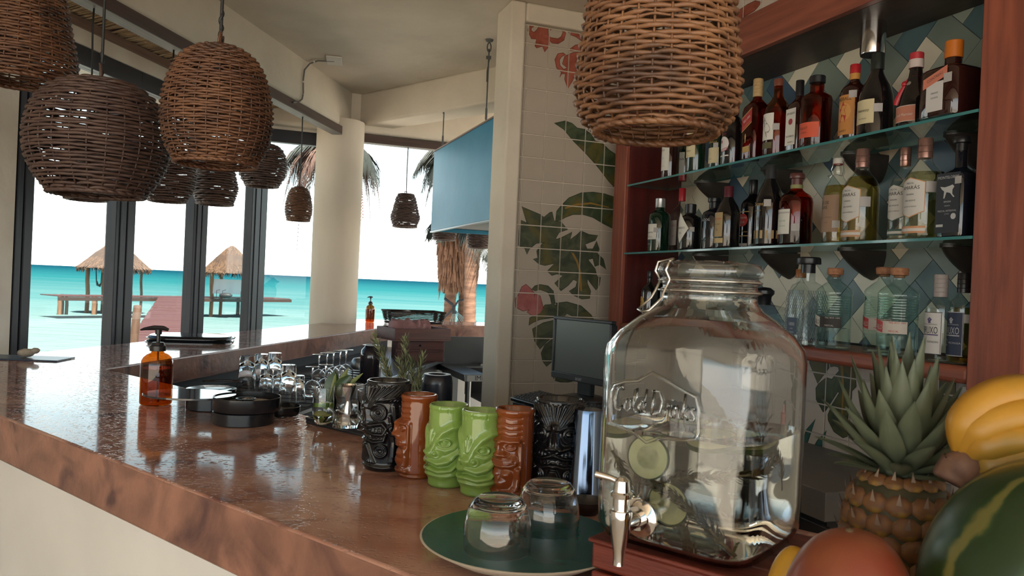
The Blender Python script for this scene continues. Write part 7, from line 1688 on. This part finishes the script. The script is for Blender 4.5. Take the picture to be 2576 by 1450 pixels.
h2_, b2_, r2_, z2_ = hut('right thatched hut with a white sheet hung between its posts', 581, 689, 134, 618, YH + 2, 2, [(-1.22, -.6, .15), (1.35, -.6, .14), (-1.1, 1.0, .13), (1.3, 1.0, .12)])
t = thing('hammock_sling', 'two black hammock slings hanging in loops under the left hut', 'hammock', (b1_.x, b1_.y - .55, ZD + .03))
for px in (248, 270):
    q = at(px, 700, YH - .55); x_ = q.x - b1_.x
    MB().tube([(x_ - .22, 0, z1_ + .1), (x_ - .16, 0, z1_ - .9), (x_ - .06, 0, z1_ - 1.25), (x_ + .1, 0, z1_ - 1.3), (x_ + .2, 0, z1_ - 1.1), (x_ + .24, 0, z1_ + .1)], [.03, .05, .10, .12, .05, .03], 6).build('sling', BLACK, t, smooth=180)
MB().tube([(1.42, 0, z1_ + .1), (1.38, 0, z1_ - .6), (1.36, 0, z1_ - 1.4)], [.04, .07, .05], 6).build('sling', BLACK, t, smooth=180)
q0_ = at(536, 702, YH + 1.3); q1_ = at(617, 742, YH + 1.3)
t = thing('white_sheet', 'white sheet hanging between the posts of the right hut', 'sheet', (q0_.x, q0_.y, q1_.z))
wS, hS = q1_.x - q0_.x, q0_.z - q1_.z; rows = [[(wS * i / 20, .06 * math.sin(i * .9) * (1 - j / 8) + .02 * j, hS * j / 8) for i in range(21)] for j in range(9)]
m = MB().grid(rows); m.grid([[(x, y + .015, z) for x, y, z in r_] for r_ in rows]); m.build('cloth', P('white_cloth', (0.5, 0.53, 0.55), .8), t, smooth=180)
q = at(568, 745, YH + .5)
t = thing('dark_basket', 'dark rounded bundle on the platform under the white sheet', 'bundle', (q.x, q.y, ZD + .03)); MB().ball((0, 0, .20), (.50, .3, .20), 16, 10, fn=lambda d: 1 + .15 * noise.noise(Vector(d) * 2)).build('bundle', BLACKM, t, smooth=180)
t = thing('low_table', 'thin-legged low stand beside the dark bundle under the right hut', 'table', (q.x + .6, q.y + .1, ZD + .03))
for dx in (-1.35, -.9, .5, .95): MB().tube([(dx, 0, 0), (dx, 0, .55), (dx + .25, 0, .62)], .022, 5).build('leg', BLACKM, t)
# mooring post at the near end of the pier
q = at(334, 859, 20.5); qt = at(346, 770, 20.5)
t = thing('mooring_post', 'orange-brown round post at the near left edge of the pier', 'post', (q.x, q.y, ZS - .5))
MB().tube([(0, 0, 0), (0, 0, q.z - ZS), (qt.x - q.x - .0, 0, qt.z - ZS + .5), (qt.x - q.x, 0, qt.z - ZS + .52)], [.12, .115, .10, .07], 10).build('trunk', P('post_orange', (0.0850, 0.0425, 0.0210), .75, col2=(0.0550, 0.0250, 0.0135), ns=3, st=(5, 5, .6)), t, smooth=60)
qa_, qb_ = at(342, 778, 21), at(349, 684, 21)
# palms
BARK = P('palm_bark', (0.1805, 0.1000, 0.0638), .85, col2=(0.0950, 0.0480, 0.0290), ns=3, st=(1, 1, 5)); DRY = P('dry_frond', (0.1870, 0.0950, 0.0553), .8, col2=(0.1100, 0.0522, 0.0289), ns=6); FRG = P('palm_green', (0.0060, 0.0100, 0.0070), .6, col2=(0.0110, 0.0160, 0.0100), ns=8); FRD = P('frond_brown', (0.1200, 0.0585, 0.0432), .7, col2=(0.0640, 0.0351, 0.0240), ns=6)
def frond(t, o_, az, l, droop, mat, rg, up=.6, leaf=.45):
    sp = []
    for i in range(13):
        f = i / 12; sp.append(Vector((math.cos(az) * l * f * (1 - .25 * droop * f), math.sin(az) * l * f * (1 - .25 * droop * f), l * (up * f - droop * f * f))) + o_)
    m = MB(); m.tube(sp, [.022 * (1 - .8 * i / 12) for i in range(13)], 5)
    side = Vector((-math.sin(az), math.cos(az), 0))
    for i in range(46):
        f = .18 + .82 * i / 46; u = f * 12; j = min(int(u), 11); p = sp[j].lerp(sp[j + 1], u - j); d = (sp[j + 1] - sp[j]).normalized()
        for s in (1, -1):
            ll = leaf * l * (.35 + .65 * math.sin(math.pi * min(1, f * .95 + .1))) * rg.uniform(.75, 1.1); dr = (side * s * .75 + d * .6 + Vector((0, 0, -.25))).normalized()
            e = p + dr * ll * .6 + Vector((0, 0, -.10 * ll)); e2 = p + dr * ll + Vector((0, 0, -.42 * ll)); w = d * .022
            m.add([p - w, p + w, e + w * .8, e2, e - w * .8, e + Vector((0, 0, .012))], [(0, 1, 2, 5), (0, 5, 4), (4, 5, 3), (5, 2, 3)])
    o = m.build('frond', mat, t, smooth=0); return o
def palm(lab, pxb, pxt, pyc, Y, r, seed, fr, skirt=0, trunk_top=None):
    b = at(pxb, 812, Y); c = at(pxt, pyc, Y); rg = random.Random(seed); zg = ZS - .2
    t = thing('palm_tree', lab, 'palm', (b.x, b.y, zg))
    hb = c.z - zg; lx = c.x - b.x
    rows = [];  N = 60
    m = MB(); m.tube([(lx * (i / N) ** 1.0, 0, hb * i / N) for i in range(N + 1)], [r * (1.25 - .25 * i / N) * (1 + .05 * (i % 2)) for i in range(N + 1)], 12); m.build('trunk', BARK, t, smooth=40)
    if skirt:
        m = MB()
        for i in range(420):
            a = rg.uniform(0, 6.28); z = hb - skirt * rg.random() ** 1.0; l = rg.uniform(.3, .75); rr_ = r * (1.15 + .9 * max(0, (z - hb + skirt) / skirt))
            p0 = Vector((lx + rr_ * math.cos(a), rr_ * math.sin(a), z)); p1 = p0 + Vector((math.cos(a + rg.uniform(-.5, .5)) * .14, math.sin(a) * .14, -l)); w = Vector((-math.sin(a), math.cos(a), 0)) * rg.uniform(.03, .07)
            m.add([p0 - w, p0 + w, p1 + w * .3, p1 - w * .3, (p0 + p1) / 2 + Vector((math.cos(a), math.sin(a), 0)) * .06], [(0, 1, 4), (1, 2, 4), (2, 3, 4), (3, 0, 4)])
        o = m.build('dry_skirt', DRY, t, smooth=0); o['kind'] = 'stuff'
    for az, l, dr, mt in fr: frond(t, Vector((lx, 0, hb)), R(az), l, dr, mt, rg)
    return t, b, c
pA = palm('left of the two palm trunks seen beside the blue hood, with shaggy dry leaf bases', 1130, 1141, 560, 18.5, .125, 1, [(80, 2.2, .8, FRG), (150, 1.0, 1.0, FRG), (250, 1.0, 1.1, FRG), (60, 2.4, 1.0, FRG), (310, 2.2, 1.1, FRG), (100, 2.2, .8, FRG)], skirt=1.15)
pB = palm('right of the two palm trunks seen beside the mural wall, with shaggy dry leaf bases', 1166, 1176, 552, 18.8, .125, 2, [(45, 2.2, .9, FRG), (20, 2.4, 1.0, FRG), (90, 2.2, .9, FRG), (270, 1.2, 1.1, FRG), (330, 2.3, 1.0, FRG)], skirt=1.2)
pC = palm('palm hidden behind the plaster column with drooping brown fronds showing on both sides', 852, 850, 378, 22, .13, 3, [(185, 2.2, 1.35, FRD), (172, 2.3, 1.0, FRD), (200, 2.1, 1.75, FRD), (160, 1.9, 1.5, FRD), (215, 1.9, 1.6, FRD), (178, 2.1, 2.0, FRD), (190, 2.0, .9, FRG), (0, 2.0, 1.45, FRD), (-18, 1.9, 1.15, FRG), (15, 1.9, 1.9, FRD), (30, 1.7, 1.3, FRD), (-30, 1.8, 1.7, FRD), (90, 1.3, 1.2, FRG), (270, 1.3, 1.4, FRG)])
pD = palm('palm behind the blue hood whose dark green fronds droop past its left edge', 1188, 1190, 378, 17.5, .12, 4, [(178, 1.75, .95, FRG), (170, 1.65, 1.2, FRG), (190, 1.6, 1.45, FRG), (150, 1.5, 1.0, FRG), (210, 1.5, 1.2, FRG), (0, 1.4, 1, FRG), (60, 1.4, 1, FRG), (300, 1.4, 1, FRG)])
# hammock tied to the two trunks
hm = thing('hammock', 'rope hammock knotted to the two palm trunks, its net fanning out to the right', 'hammock', at(1150, 812, 18.2))
o0 = Vector(hm.location); Q = lambda x, y, d=18.2: at(x, y, d) - o0
m = MB()
for pts in ([(1118, 750), (1138, 765), (1140, 790)], [(1175, 753), (1152, 758), (1140, 778), (1105, 812)], [(1158, 757), (1178, 750)], [(1118, 752), (1140, 770), (1146, 790)]): m.tube([Q(*p) for p in pts], .022, 6)
m.build('rope', P('rope_navy', (0.02, 0.022, 0.03), .7), hm, smooth=180)
m = MB()
for k_ in range(9): m.tube([Q(1142, 778), Q(1132 + k_ * 6, 812)], .006, 4); m.tube([Q(1178, 784), Q(1176 + k_ * 3.2, 812)], .006, 4)
o = m.build('net', P('net_teal', (0.12, 0.22, 0.24), .6), hm, smooth=180); o['kind'] = 'stuff'
